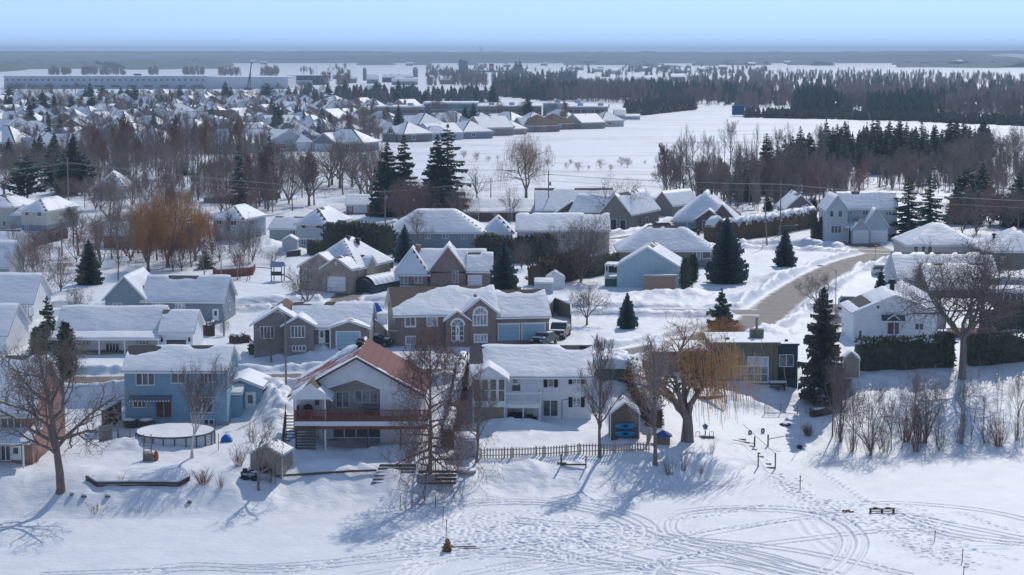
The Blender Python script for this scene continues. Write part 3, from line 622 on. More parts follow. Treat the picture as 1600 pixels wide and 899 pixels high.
# ---------------------------------------------------------------- trees
def tree_mesh(seed, H=10, trunk=.25, base=.25, lim=9, spread=55, up=.35, levels=4, nb=(9, 6, 5, 4), L1=.55, gnarl=.16, droop=0.0, lead=True, twigr=.014, fork=0, hang=0, hanglen=4, lowdroop=0, taper=.8, lvl_wood=2, tipw=.35):
    r = random.Random(seed); W_ = MB(); Tw = MB(); tips = []
    def branch(p, d, L_, rad, lev):
        n = (7, 5, 4, 3, 2)[min(lev, 4)]; pts = [p.copy()]; q = p.copy(); dd = d.copy(); g = gnarl * ((1 + .3 * lev) if lev else .22)
        for i in range(n):
            dd = dd + Vector((r.gauss(0, g), r.gauss(0, g), r.gauss(0, g * .6)))
            if lev > 0: dd.z += up * .25 - droop * (lev / 3.0) * (i / n)
            dd.normalize(); q = q + dd * (L_ / n); pts.append(q.copy())
        rs = [max(twigr * .45, rad * (1 - taper * i / n)) for i in range(n + 1)]
        if lev < lvl_wood: W_.tube(pts, rs, 7 if lev == 0 else 5, cap=False)
        else: Tw.tube(pts, rs, 3, cap=False)
        if lev >= 2: tips.append((pts[-1], pts[-2]))
        if lev >= levels: return
        k = nb[min(lev, len(nb) - 1)]; t0 = base if lev == 0 else .22
        for i in range(k):
            t = t0 + (1 - t0) * (i + r.uniform(.1, .9)) / k; t = min(t, .98); f = t * n; j = int(f); j = min(j, n - 1)
            pp = pts[j].lerp(pts[j + 1], f - j); ax = (pts[j + 1] - pts[j]).normalized()
            az = (i * 2.4 + r.uniform(-.5, .5)) if lev == 0 else r.uniform(0, 6.28)
            side = ax.cross(Vector((math.cos(az), math.sin(az), .13))).normalized()
            an = math.radians(r.gauss(spread * (1.12 - .45 * t if lev == 0 else .85), 7))
            nd = (ax * math.cos(an) + side * math.sin(an))
            if lev == 0 and lowdroop: nd.z -= lowdroop * (1 - t) ** 1.2
            if lev >= 1: nd.z += up * .4
            nd.normalize(); tt = (t - t0) / (1 - t0)
            ll = L_ * (L1 * (1 - .55 * tt) if lev == 0 else (.62 * (1 - .45 * tt))) * r.uniform(.75, 1.15)
            rr = rs[j] * (.66 if lev == 0 else .62) * r.uniform(.75, 1)
            branch(pp, nd, ll, max(rr, twigr), lev + 1)
    if fork:
        z0 = H * base; W_.tube([(0, 0, -.6), (0, 0, .2), (r.gauss(0, .1), 0, z0 * .5), (0, 0, z0)], [trunk * 1.4, trunk * 1.12, trunk * .95, trunk * .72], 9, cap=False)
        for i in range(fork):
            az = 6.283 * i / fork + r.uniform(-.3, .3); an = math.radians(r.uniform(.55, 1.0) * spread * .62)
            branch(Vector((0, 0, max(.1, z0 * .78))), Vector((math.cos(az) * math.sin(an), math.sin(az) * math.sin(an) * .8, math.cos(an))), (H - z0) * r.uniform(.85, 1.08), trunk * .62, 1 if levels > 3 else 1)
    else:
        W_.tube([(0, 0, -.6), (0, 0, .35)], [trunk * 1.4, trunk * 1.02], 8, cap=False); branch(Vector((0, 0, .3)), Vector((0, 0, 1)), H, trunk, 0)
    if hang:
        hs = MB(); zz = r.sample(tips, min(hang, len(tips)))
        for p, p0 in zz:
            ln = hanglen * r.uniform(.35, 1.1); pts = [p]; d = (p - p0).normalized() * .5
            for i in range(4): d = d * .5 + Vector((r.gauss(0, .05), r.gauss(0, .05), -.6)); pts.append(pts[-1] + d.normalized() * ln / 4)
            if pts[-1].z < .6: continue
            Tw.tube(pts, [twigr * .9, twigr * .8, twigr * .7, twigr * .6, twigr * .5], 3, cap=False)
    # thin cross pieces at tips for the finest twigs
    if tipw:
        for p, p0 in tips:
            if r.random() < tipw:
                for _ in range(3):
                    d = (p - p0).normalized() + Vector((r.gauss(0, .5), r.gauss(0, .5), r.gauss(0, .4) - droop * .5)); e = p + d.normalized() * H * r.uniform(.025, .06)
                    sx = Vector((twigr * .5, twigr * .4, 0)); o = len(Tw.v); Tw.v += [tuple(p - sx), tuple(p + sx), tuple(e)]; Tw.f.append((o, o + 1, o + 2)); Tw.m.append(0)
    return W_, Tw
def fitted(W_, C_, W):
    xs = sorted(abs(v[0]) for mb in (W_, C_) for v in mb.v); return W / (xs[int(len(xs) * .985)] * 2)
def norm_tree(parts, H, W):
    allv = [v for mb in parts for v in mb.v]; zm = max(v[2] for v in allv); xs = sorted(abs(v[0]) for v in allv); wx = xs[int(len(xs) * .985)] * 2
    a, b = W / wx, H / zm
    for mb in parts: mb.v = [(x * a, y * a, z * b) for x, y, z in mb.v]
PROTO = {}
def proto(key, kind, mats, seed, nH=10, nW=7, **k):
    if kind == 'bare':
        W_, C_ = tree_mesh(seed, H=nH, **k); sc = fitted(W_, C_, nW); k['trunk'] = k['trunk'] / sc; k['twigr'] = k.get('twigr', .014) / sc; W_, C_ = tree_mesh(seed, H=nH, **k)
    elif kind == 'con': W_, C_ = conifer_mesh(seed, nH, nW, **k)
    elif kind == 'bush': W_, C_ = bush_mesh(seed, nH, nW, **k)
    norm_tree((W_, C_) if C_.v else (W_,), nH, nW)
    # keep the trunk slim after the widening
    PROTO[key] = ([('trunk', W_.mesh('trunk', mats[0], True)), ('crown', C_.mesh('crown', mats[1], False))], nH, nW)
def conifer_mesh(seed, H, W, whorls=30, nb=11, low=.05, dens=5, droop=.35, pw=.8, jag=.22, snow=0):
    r = random.Random(seed); W_ = MB(); C_ = MB(); W_.tube([(0, 0, -.5), (0, 0, .3), (0, 0, H * .95)], [H * .022, H * .018, .02], 6, cap=False); Rm = W / 2
    for w_ in range(whorls):
        tw = low + (1 - low) * (w_ / whorls) ** .9; n = max(4, int(nb * (1 - .5 * tw))); off = r.uniform(0, 6.28); lump = r.uniform(.85, 1.1)
        for i in range(n):
            t = min(.985, max(low * .7, tw + r.uniform(-.7, .7) / whorls)); z = H * t; L0 = Rm * ((1 - (t - low) / (1 - low)) ** pw * (.72 + .28 * min(1, t / .2)) if t > low else .7)
            az = off + 6.283 * i / n + r.gauss(0, .2); L_ = max(.12, L0 * lump * r.uniform(1 - jag * 1.6, 1 + jag * .5)); dr = droop * (1 - .7 * t) * r.uniform(.5, 1.3); ca, sa = math.cos(az), math.sin(az)
            def pt(s, side, dz=0):
                rr = L_ * s; return (ca * rr - sa * side, sa * rr + ca * side, z - dr * rr + .22 * L_ * s * s + dz)
            wd = L_ * .34 + .16
            for k in range(dens):
                s0 = .05 + .85 * k / dens; s1 = s0 + 1.5 / dens
                for sg in (-1, 1):
                    o = len(C_.v); sp = wd * (1 - s0 * .5) * r.uniform(.6, 1.2); hang = -(.10 * L_ + .12) * r.uniform(.2, 2.2)
                    C_.v += [pt(s0, 0, .03), pt(s0 + .08, sg * sp * .5, hang * .5), pt(min(s1, 1.05), sg * sp, hang), pt(min(s1 + .05, 1.06), sg * .02, .03)]
                    C_.f.append((o, o + 1, o + 2, o + 3)); C_.m.append(0)
                    if snow and sg == 1 and r.random() < snow:
                        o = len(C_.v); C_.v += [pt(s0, -sp * .3, .07), pt(s0, sp * .3, .07), pt(min(s1, 1), sp * .3, .04), pt(min(s1, 1), -sp * .3, .04)]; C_.f.append((o, o + 1, o + 2, o + 3)); C_.m.append(1)
                o = len(C_.v); C_.v += [pt(s0, -.03), pt(min(1.02, s0 + .18), 0, -(.22 * L_ + .2) * r.uniform(.4, 1.2)), pt(min(1.05, s0 + .32), .02)]; C_.f.append((o, o + 1, o + 2)); C_.m.append(0)
    for k in range(6):
        a = k * 1.05; o = len(C_.v); C_.v += [(0, 0, H), (math.cos(a) * .12 * W / 5, math.sin(a) * .12 * W / 5, H * .955), (math.cos(a + .9) * .1 * W / 5, math.sin(a + .9) * .1 * W / 5, H * .95)]; C_.f.append((o, o + 1, o + 2)); C_.m.append(0)
    return W_, C_
def bush_mesh(seed, H, W, stems=34, nt=5, r0=.03, splay=.5, rr=.012):
    r = random.Random(seed); W_ = MB(); C_ = MB()
    for i in range(stems):
        a = r.uniform(0, 6.28); q = r.random() ** .5; b = Vector((math.cos(a) * q * W * .16, math.sin(a) * q * W * .16, -.15)); d = Vector((math.cos(a) * splay * q, math.sin(a) * splay * q, 1)).normalized(); L_ = H * r.uniform(.55, 1.05); pts = [b]
        for k in range(4): d = (d + Vector((r.gauss(0, .1), r.gauss(0, .1), .02))).normalized(); pts.append(pts[-1] + d * L_ / 4)
        W_.tube(pts, [r0, r0 * .8, r0 * .6, r0 * .45, r0 * .3], 3, cap=False)
        for k in range(nt):
            f = r.uniform(.8, 3.9); j = int(f); p = pts[j].lerp(pts[j + 1], f - j); e = (d + Vector((r.gauss(0, .55), r.gauss(0, .55), r.gauss(.1, .3)))).normalized(); m = p + e * L_ * .14; e2 = (e + Vector((r.gauss(0, .3), r.gauss(0, .3), .2))).normalized()
            C_.tube([p, m, m + e2 * L_ * .13], [rr, rr * .8, rr * .4], 3, cap=False)
    return W_, C_
def plant(key, p, H, W, label, name='bare_tree', group=None, cat='tree', az=None, lean=0):
    parts, h0, w0 = PROTO[key]; p = Vector(p)
    root = thing(name, label, cat, p, 0, group); root.rotation_euler = (lean, 0, R.uniform(-3.14, 3.14) if az is None else az); root.scale = (W / w0, W / w0, H / h0)
    for n_, me in parts: link(n_, me, root)
    return root
def tp(key, u, v, vt, w_, label, name='bare_tree', z=None, **k):
    p = P(u, v) if z is None else onz(u, v, z); m = mpp(p); return plant(key, p, (v - vt) * m * 1.02, w_ * m, label, name, **k)
def unit_tree(name, label, u, v, vt, w_, mats, seed, cat='tree', group=None, az=0, **k):   # a tree grown only for this spot
    p = P(u, v); m = mpp(p); H = (v - vt) * m * 1.02; W = w_ * m; W_, C_ = tree_mesh(seed, H=H, **k); sc = fitted(W_, C_, W)
    k['trunk'] = k['trunk'] / sc; k['twigr'] = k.get('twigr', .014) / sc; W_, C_ = tree_mesh(seed, H=H, **k); norm_tree((W_, C_), H, W)
    root = thing(name, label, cat, p, az, group); W_.obj('trunk', mats[0], root, True); C_.obj('crown', mats[1], root); return root
# prototypes
proto('oval', 'bare', (BARK, TWIG), 11, 10, 7.5, trunk=.2, nb=(16, 8, 6, 3), spread=48, base=.2)
proto('oval2', 'bare', (BARK, TWIG), 12, 10, 7, trunk=.2, nb=(12, 6, 5, 3), spread=42, base=.16, gnarl=.2)
proto('vase', 'bare', (BARK, TWIG), 13, 10, 10, trunk=.24, fork=6, base=.22, nb=(9, 7, 5, 3), spread=62, up=.3)
proto('tall', 'bare', (BARK, BARKP), 14, 12, 5, trunk=.15, nb=(16, 5, 4, 3), spread=32, base=.25, up=.6)
proto('thin', 'bare', (BARK, BARKP), 15, 12, 3.6, trunk=.11, nb=(14, 4, 3, 2), spread=30, base=.3, up=.6, levels=3)
proto('wispy', 'bare', (BARKP, BARKP), 35, 8, 3.4, trunk=.05, fork=3, base=.06, nb=(9, 8, 4, 2), spread=50, up=.35, gnarl=.2, levels=4, twigr=.008, tipw=0)
proto('red', 'bare', (BARK, BARKR), 16, 8, 7.5, trunk=.14, fork=7, base=.1, nb=(9, 7, 6, 4), spread=70, up=.3, tipw=.8)
proto('redtall', 'bare', (BARK, LEAFR), 17, 12, 5, trunk=.16, nb=(18, 6, 5, 4), spread=42, base=.12, up=.3, tipw=1, twigr=.022)
proto('shrubby', 'bare', (BARK, BARKP), 18, 7, 7, trunk=.10, fork=9, base=.04, nb=(9, 6, 5, 3), spread=75, up=.25, tipw=.6)
proto('gold', 'bare', (BARK, GOLD), 19, 13, 13, trunk=.42, fork=6, base=.14, nb=(9, 12, 8, 4), spread=72, up=.25, droop=.25, hang=1700, hanglen=1.5, twigr=.026, tipw=1)
proto('spruce', 'con', (BARK, [SPR, SNOW]), 21, 14, 6, snow=.07)
proto('spruce2', 'con', (BARK, [SPR, SNOW]), 22, 14, 5.2, snow=.07, whorls=28, jag=.35, droop=.5, nb=10)
proto('spire', 'con', (BARK, SPR), 23, 14, 4.2, whorls=26, nb=8, dens=4, droop=.6, pw=.9)
proto('blue', 'con', (BARK, [SPB, SNOW]), 24, 8, 6, snow=.06, whorls=24, nb=10, low=.04, droop=.15, pw=.85, jag=.15)
proto('sparse', 'con', (BARK, [SPR, SNOW]), 25, 16, 7, snow=.07, whorls=22, nb=9, dens=5, jag=.42, droop=.6, low=.08)
proto('pine', 'con', (BARK, [SPR, SNOW]), 26, 12, 7, snow=.07, whorls=15, nb=9, dens=5, jag=.5, droop=-.1, low=.2, pw=.55)
proto('thicket', 'bush', (BARKP, BARKP), 31, 3, 3, stems=26)
proto('thickred', 'bush', (BARKR, BARKR), 32, 3, 3, stems=40, nt=7)
proto('reed', 'bush', (TWIG, TWIG), 33, 2, 2, stems=18, nt=2, r0=.015)
proto('ball', 'bush', (BARKR, BARKR), 34, 1.5, 2, stems=110, nt=7, splay=1.3, r0=.014)

def leafy(name, label, mb_body, mat_, p, cat, n, sz, sampler, snowtop=None, group=None, rot=0, inner=CED):
    """hedge or clipped cedar: a dark core with many small leaf sprays around it"""
    root = thing(name, label, cat, p, rot, group); r = random.Random(int(p[0] * 31 + p[1])); mb_body.obj('branches', inner, root, True); mb = MB()
    for i in range(n):
        q, nrm = sampler(r); q = Vector(q) + Vector(nrm) * r.uniform(-.05, sz * .9); a = Vector((r.gauss(0, 1), r.gauss(0, 1), r.gauss(.7, .8))).normalized(); b = a.cross(Vector(nrm) + Vector((.01, .02, .03))).normalized()
        s_ = sz * r.uniform(.6, 1.4); o = len(mb.v); mb.v += [tuple(q - b * s_ * .4), tuple(q + b * s_ * .4), tuple(q + a * s_ * 1.3 + b * s_ * .15)]; mb.f.append((o, o + 1, o + 2)); mb.m.append(0)
    mb.obj('foliage', mat_, root)
    if snowtop: snowtop.obj('snow_cap', SNOW, root, True)
    return root
def cedar(u, v, vt, w_, label, m=None, name='cedar_tree', group=None, n=900, snow=False):
    p = P(u, v); k = mpp(p); H = (v - vt) * k; rx = w_ * k / 2
    prof = lambda t: rx * min(1, (t * 6 + .35)) * (1 - t ** 2.6) ** .6
    core = MB(); nn = 9; core.tube([(0, 0, H * t) for t in np.linspace(0, .97, nn)], [max(.03, prof(t) * .82) for t in np.linspace(0, .97, nn)], 9)
    def smp(r):
        t = r.random() ** .9; a = r.uniform(0, 6.28); q = prof(t) * r.uniform(.85, 1.05); return (math.cos(a) * q, math.sin(a) * q, H * t), (math.cos(a), math.sin(a), .3)
    return leafy(name, label, core, m or CED, p, 'tree', n, H * .055, smp, group=group)
def hedge(pts, H, wd, label, m=None, name='hedge', sz=.28, dens=26, snow=.0, group=None, bumpy=.2, zz=None, inner=None):
    """pts: world points along the ground"""
    p0 = pts[0]; segs = []; tot = 0
    for a, b in zip(pts[:-1], pts[1:]): segs.append((a - p0, b - p0)); tot += (b - a).length
    core = MB(); cap = MB() if snow else None; r0 = random.Random(int(abs(p0.x) * 17 + p0.y))
    for a, b in segs:
        d = (b - a); L_ = d.length; n = max(2, int(L_ / .8)); d2 = Vector((d.x, d.y, 0)).normalized(); s_ = Vector((d2.y, -d2.x, 0)); prev = None; rows = []; caps = []
        for i in range(n + 1):
            c_ = a + d * i / n; h = H * (1 + r0.uniform(-bumpy, bumpy)); w_ = wd / 2 * r0.uniform(.85, 1.1)
            if zz is None: c_.z = Tz(c_.x + p0.x, c_.y + p0.y) - p0.z
            rows.append([c_ - s_ * w_ + Vector((0, 0, -.3)), c_ - s_ * w_ * 1.05 + Vector((0, 0, h * .75)), c_ - s_ * w_ * .6 + Vector((0, 0, h * .97)), c_ + s_ * w_ * .6 + Vector((0, 0, h * .97)), c_ + s_ * w_ * 1.05 + Vector((0, 0, h * .75)), c_ + s_ * w_ + Vector((0, 0, -.3))])
            hh = h * .5 + H * .5 + snow * r0.uniform(.75, 1.1); caps.append([c_ - s_ * w_ * .9 + Vector((0, 0, h * .86)), c_ - s_ * w_ * .65 + Vector((0, 0, hh * .99)), c_ + Vector((0, 0, hh + .06)), c_ + s_ * w_ * .65 + Vector((0, 0, hh * .99)), c_ + s_ * w_ * .9 + Vector((0, 0, h * .86))])
        for mb, rr in ((core, rows), (cap, caps)):
            if mb is None: continue
            k = len(rr[0]); o = len(mb.v)
            for q in rr: mb.v += [tuple(x) for x in q]
            for i in range(n):
                for j in range(k - 1): mb.f.append((o + i * k + j, o + i * k + j + 1, o + (i + 1) * k + j + 1, o + (i + 1) * k + j)[::-1]); mb.m.append(0)
            mb.f.append(tuple(o + j for j in range(k))); mb.m.append(0); mb.f.append(tuple(o + n * k + j for j in range(k))[::-1]); mb.m.append(0)
    def smp(r):
        a, b = r.choice(segs); t = r.random(); c_ = a.lerp(b, t); d = (b - a); d2 = Vector((d.x, d.y, 0)).normalized(); s_ = Vector((d2.y, -d2.x, 0))
        if zz is None: c_.z = Tz(c_.x + p0.x, c_.y + p0.y) - p0.z
        if r.random() < (.12 if snow else .3): return tuple(c_ + s_ * r.uniform(-.5, .5) * wd + Vector((0, 0, H * 1.0))), (0, 0, 1)
        sg = r.choice((-1, 1)); return tuple(c_ + s_ * sg * wd * .5 + Vector((0, 0, H * r.uniform(.02, 1)))), tuple(s_ * sg)
    n = int(tot * H * dens)
    return leafy(name, label, core, m or CED, p0, 'hedge', min(n, 9000), sz, smp, cap, group, inner=inner or m or CED)
def mk(*a): return [P(u, v) for u, v in a]
# ---------------------------------------------------------------- wall finishes
BLUE = siding('blue_siding', (.25, .43, .54), .22); WHS = siding('white_siding', (.86, .87, .88), .18, depth=.75); CREAM = siding('cream_siding', (.58, .55, .49), .2, depth=.7)
GREYS = siding('grey_siding', (.25, .30, .34), .2, depth=.6); LGREY = siding('pale_grey_siding', (.50, .55, .58), .2, depth=.7); LBLUE = siding('pale_blue_siding', (.44, .58, .64), .2, depth=.75)
BGREEN = siding('pale_green_siding', (.42, .48, .47), .2, depth=.75); TEAL = siding('teal_siding', (.03, .085, .105), .25, vertical=True); OLIVE = siding('olive_cladding', (.20, .185, .135), 1.2, vertical=True, depth=.6)
BEIGE = siding('beige_siding', (.36, .30, .245), .2, depth=.7); TAN = siding('tan_shed_siding', (.36, .30, .25), .25, vertical=True, depth=.7); BRS = siding('brown_siding', (.155, .12, .095), .2); GBR = siding('grey_brown_siding', (.24, .215, .195), .2)
BRK = brick('red_brick', (.27, .10, .065), (.35, .155, .10)); BRK2 = brick('brown_brick', (.205, .135, .11), (.28, .20, .17), (.36, .33, .31)); BRKG = brick('grey_brick', (.15, .135, .125), (.24, .215, .20), (.33, .32, .31))
BRKT = brick('tan_brick', (.30, .225, .175), (.38, .30, .245)); STONE = brick('beige_stone', (.30, .26, .22), (.40, .36, .31)); GDB = mat('pale_blue_door', (.34, .52, .62), (.30, .48, .58), rough=.5)
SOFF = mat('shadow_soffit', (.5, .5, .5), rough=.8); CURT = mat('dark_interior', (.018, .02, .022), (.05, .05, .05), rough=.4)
REDM = siding('red_metal_roof', (.15, .026, .023), .42, vertical=False, depth=.5); GRN = mat('green_shade_cloth', (.03, .10, .08), (.05, .14, .11), rough=.8)
BLK = mat('black_cover', (.012, .013, .015), (.03, .03, .035), rough=.6); STEEL = mat('galvanised_steel', (.30, .31, .32), (.24, .25, .26), rough=.5, metal=.2)
SEE = mat('bare_wood_slat', (.42, .30, .22), (.32, .23, .17), scale=5, rough=.9)
def snowcap(name, x0, x1, y0, y1, z, th, parent, seed=1, res=.3):
    a = np.linspace(x0, x1, max(3, int((x1 - x0) / res) + 1)); b = np.linspace(y0, y1, max(3, int((y1 - y0) / res) + 1)); X, Y = np.meshgrid(a, b)
    e = np.minimum(np.minimum(X - x0, x1 - X), np.minimum(Y - y0, y1 - Y)); Z = z + th * (.35 + .65 * np.clip(e / .35, 0, 1)) * (1 + .4 * fbm(X / 1.2 + seed, Y / 1.2, seed, 3))
    nr, nc = Z.shape; co = np.stack([X, Y, Z], -1).reshape(-1, 3); idx = np.arange(nr * nc).reshape(nr, nc); ring = np.concatenate([idx[0, :], idx[1:, -1], idx[-1, -2::-1], idx[-2:0:-1, 0]])
    low = co[ring].copy(); low[:, 2] = z - .02; n0 = len(co); k = len(ring); j = np.arange(k); j2 = (j + 1) % k
    q = np.concatenate([gridq(nr, nc), np.stack([ring[j2], ring[j], n0 + j, n0 + j2], -1)]); return link(name, npmesh(name, np.concatenate([co, low]), q, SNOW), parent)
def bare(u0, u1, w=99):  # roof patch test in local x: bare shingles near the ridge
    return None
# ---------------------------------------------------------------- riverfront houses
# brick house cut by the left edge of the frame
h = House('brick_house', 'red brick house with a wide snowy roof behind the big bare oak', 10, 722)
x0, x1, z = h.bp(-75, 49, 645, 0, 14, 'gx', 4.3, BRK, SHG, snow=.3, oh=.6); h.wp('f', 0, 2, 32, 647, 671, 3, 1); h.win('f', 0, x0 + 1.2, x0 + 3.8, z - 1.9, z - .4, 3, 1)
a, zz = h.fy(42, 690, -2.2); b, _ = h.fy(-75, 690, -2.2); h.roof(b, a, -2.2, -.05, zz, 'shed', .7, name='porch_roof', snow=.22); a -= .4; h.posts([(a, -2.1), (a - 3, -2.1)], -.6, zz, WHITE)
h.dp('f', 0, 18, 32, 697, 719); h.wp('f', 0, 2, 16, 697, 719, 2, 1, name='patio_door'); h.win('r', x1, 3, 3.8, 2.6, 3.6, 1, 1); h.vent(x1 - 6, 5.5, z + 3.9)
# blue two storey
h = House('blue_house', 'pale blue two-storey house behind the round swimming pool', 275, 666)
x0, x1, z = h.bp(194, 354, 579, 0, 8.6, 'gx', 1.9, BLUE, SHD, snow=.28, oh=.45, patch=lambda X, Y, n1, n2: -.5 * np.exp(-((X + 4.0) / 1.6) ** 2 - ((Y - 3.7 + n2) / .9) ** 2) * (1 + 2 * n2) - .5 * np.exp(-((X - 2.3) / 1.2) ** 2 - ((Y - 4.1) / .4) ** 2))
for u0, u1, v0, v1, n in ((213, 241, 581, 601, 3), (268, 289, 580, 598, 2), (313, 331, 580, 597, 3), (209, 228, 622, 636, 3), (298, 332, 622, 644, 2)): h.wp('f', 0, u0, u1, v0, v1, n)
h.wp('f', 0, 319, 334, 656, 666, 2); h.wp('f', 0, 244, 268, 623, 652, 2, 1, gl=mat('brown_curtained_glass', (.11, .06, .055), (.17, .10, .09)), name='patio_door', fr=mat('mauve_frame', (.42, .36, .38)))
mb = MB(); a, q = h.fy(203, 619, 0); b, _ = h.fy(269, 619, 0); mb.add([(a, -.02, q + .1), (b, -.02, q + .1), (b, -1.1, q - .3), (a, -1.1, q - .3), (a, -.02, q), (b, -.02, q), (b, -1.1, q - .4), (a, -1.1, q - .4)], [(0, 3, 2, 1), (4, 5, 6, 7), (3, 7, 6, 2), (0, 4, 7, 3), (1, 2, 6, 5)])
for i in range(14):
    xx = a + (b - a) * (i + .5) / 14; mb.box(xx - .07, xx + .07, -1.13, -1.095, q - .42, q - .28, 1)
mb.obj('awning', [mat('striped_awning', (.16, .17, .19)), WHITE], h.root)
h.box('brick_base', x1 - 3.8, x1 + .06, -.06, 8.5, -1.4, .25, STONE); h.vp(254, 546, 4.2); h.vp(311, 546, 4.2); h.vent(x0 + 4.0, 2.5, z + .8, r=.1, h=.4)
h.win('r', x1, 3.2, 4.2, 3.6, 4.8, 1, 1)
h.wall(x1 - 1.5, x1 + 2.85, 5.4, 12, 3.2, 'gy', .9, BLUE); h.roof(x1 - 1.5, x1 + 2.85, 5.4, 12, 3.2, 'gy', .9, SHD, snow=.22, name='annex_roof', oh=.35)
h.door('f', 5.4, x1 + 1.25, x1 + 2.2, .55, 2.6); h.win('r', x1 + 2.85, 8.5, 9.3, 1.6, 2.6, 1, 1)
h.wall(x1 - .1, x1 + 1.0, 3.1, 5.2, 2.9, 'gx', .5, BLUE); h.roof(x1 - .05, x1 + 1.0, 3.1, 5.2, 2.9, 'shed', .5, snow=.2, name='lean_to_roof', oh=.2)
# red roof chalet
h = House('chalet', 'white gabled house with red metal roof and long red deck', 558, 692)
x0, ze = h.fy(458, 615, 0); x1, _ = h.fy(657, 615, 0); xc, za = h.fy(557, 559, 0); x1 = 2 * xc - x0; rs = za - ze
al, zd = h.fy(508, 656, 0); ar, _ = h.fy(594, 656, 0); _, zs = h.fy(508, 609, 0); ap, zap = h.fy(556, 594, 0)
h.wall(x0, x1, 2.0, 12.5, ze, 'gy', rs, CREAM, name='rear_wall')
mb = MB(); mb.prism([(x0, -1), (x0, ze), (xc, ze + rs - .05), (x1, ze), (x1, -1), (ar, -1), (ar, zs), (ap, zap), (al, zs), (al, -1)], 'y', 0, .22); mb.obj('wall', WHS, h.root)
for a_, b_, c_, d_ in ((x0, x0 + .2, -1, ze), (x1 - .2, x1, -1, ze), (al - .2, al, zd, zs), (ar, ar + .2, zd, zs)): h.box('side_wall', a_, b_, .22, 2, c_, d_, WHS)
mb = MB(); mb.prism([(al - .2, zs), (ap, zap), (ar + .2, zs), (ar + .2, zs + .1), (ap, zap + .1), (al - .2, zs + .1)], 'y', .22, 2.0); mb.obj('balcony_ceiling', WHITE, h.root)
xc0 = xc
def redpatch(X, Y, n1, n2):
    right = X > xc0 + .15
    rim = np.clip(1 - (Y + .4) / 1.1, 0, 1)
    stripes = .5 + .5 * np.sin(Y * 6.283 / 1.05)
    lft = .03 - .27 * (stripes > .42) * (Y > .9) * (Y < 8.5) + .1 * n2
    lft = np.where((Y > 6.5) & (X > xc0 - 3.2), lft + .1 + .3 * n2, lft)
    return np.where(right, -.34 + .44 * rim + .10 * (n2 > .22), lft - .06)
h.roof(x0, x1, 0, 12.5, ze, 'gy', rs, REDM, oh=.5, end=.6, snow=.13, patch=redpatch, res=.2, trim=mat('brown_fascia', (.10, .075, .065)))
h.vent(xc - .25, 9.0, ze + rs - .1, r=.3, h=.75); h.vent(xc - .2, 6.8, ze + rs - .1, r=.3, h=.75)
for u0, u1, v0, v1, n, nm in ((526, 545, 613, 636, 2, 'patio_door'), (555, 565, 611, 628, 1, 'window'), (567, 577, 611, 628, 1, 'window'), (579, 589, 611, 628, 1, 'window')): h.wp('f', 2.0, u0, u1, v0, v1, n, name=nm, gl=GLL)
h.wp('f', 0, 492, 499, 625, 633, 1); h.box('gas_grill_hood', ap + .2, ap + 2.2, .5, 1.3, zd, zd + 1.0, STEEL)
_, zdf = h.fy(558, 659, -3.0); d0, _ = h.fy(461, 659, -3.0); d1, _ = h.fy(668, 659, -3.0)
h.box('deck_floor', d0, d1, -3.0, 1.9, zdf - .12, zdf, WOOD); h.box('deck_fascia', d0 - .05, d1, -3.08, -3.0, zdf - .42, zdf + .02, WHITE); h.box('deck_band', d0, d1, -3.06, -3.0, zdf - .75, zdf - .42, WOODR)
h.rail([(d0, 0), (d0, -2.95), (d1, -2.95), (d1, 0)], zdf, zdf + 1.1, WOODR, gap=.13, th=.03, top=.07)
g0, gz = h.fy(452, 622, -2.9); g1, _ = h.fy(519, 622, -2.9); h.roof(g0 + .3, g1 - .3, -2.9, .3, gz, 'gy', 1.35, SHB, oh=.35, snow=.25, name='porch_roof'); h.wall(g0 + .35, g1 - .35, -2.9, -2.3, gz, 'gy', 1.35, WHS, z0=gz - .15, name='porch_gable')
h.posts([(g1 - .7, -2.85)], -.8, gz, WHITE); h.posts([(g0 + .6, -2.85), (d0 + .1, -2.9), (d0 + 7, -2.9), (d1 - 2.6, -2.9)], -1, zdf, WOODD)
h.posts([(g0 + .6, -2.85)], zdf, gz, WHITE)
for u0, u1, v0, v1, n, g_ in ((479, 499, 664, 686, 2, GLL), (503, 520, 664, 684, 1, mat('white_door', (.6, .62, .62))), (519, 594, 662, 683, 4, GLS), (614, 622, 661, 669, 1, GLS), (628, 637, 661, 669, 1, GLS)): h.wp('f', 0, u0, u1, v0, v1, n, gl=g_, name='patio_door' if v1 > 680 else 'window')
mb = MB()
for i in range(13):   # outside stair at the left end of the deck, climbing away from the river
    zz = -.4 + (zdf + .3) * i / 12; mb.box(d0 - 1.3, d0 - .05, -3.4 + i * .34, -3.1 + i * .34, zz - .06, zz); 
mb.tube([(d0 - 1.3, -3.4, -.6), (d0 - 1.3, .8, zdf)], .08, 4); mb.tube([(d0 - 1.3, -3.4, .5), (d0 - 1.3, .8, zdf + 1)], .05, 4)
for i in range(5): mb.box(d0 - 1.34, d0 - 1.26, -3.4 + i * 1.0, -3.32 + i * 1.0, -.6, .5 + i * .62)
mb.obj('outside_stair', WOODD, h.root)
mb = MB()
for i in range(9): zz = -.3 + zdf * i / 9; mb.box(d0 + .15, d0 + 2.0, -3.2, -3.12, zz, zz + .14)
mb.obj('lattice_skirt', WOODD, h.root)
CHALET = h; ch_x0, ch_z = d0, zdf
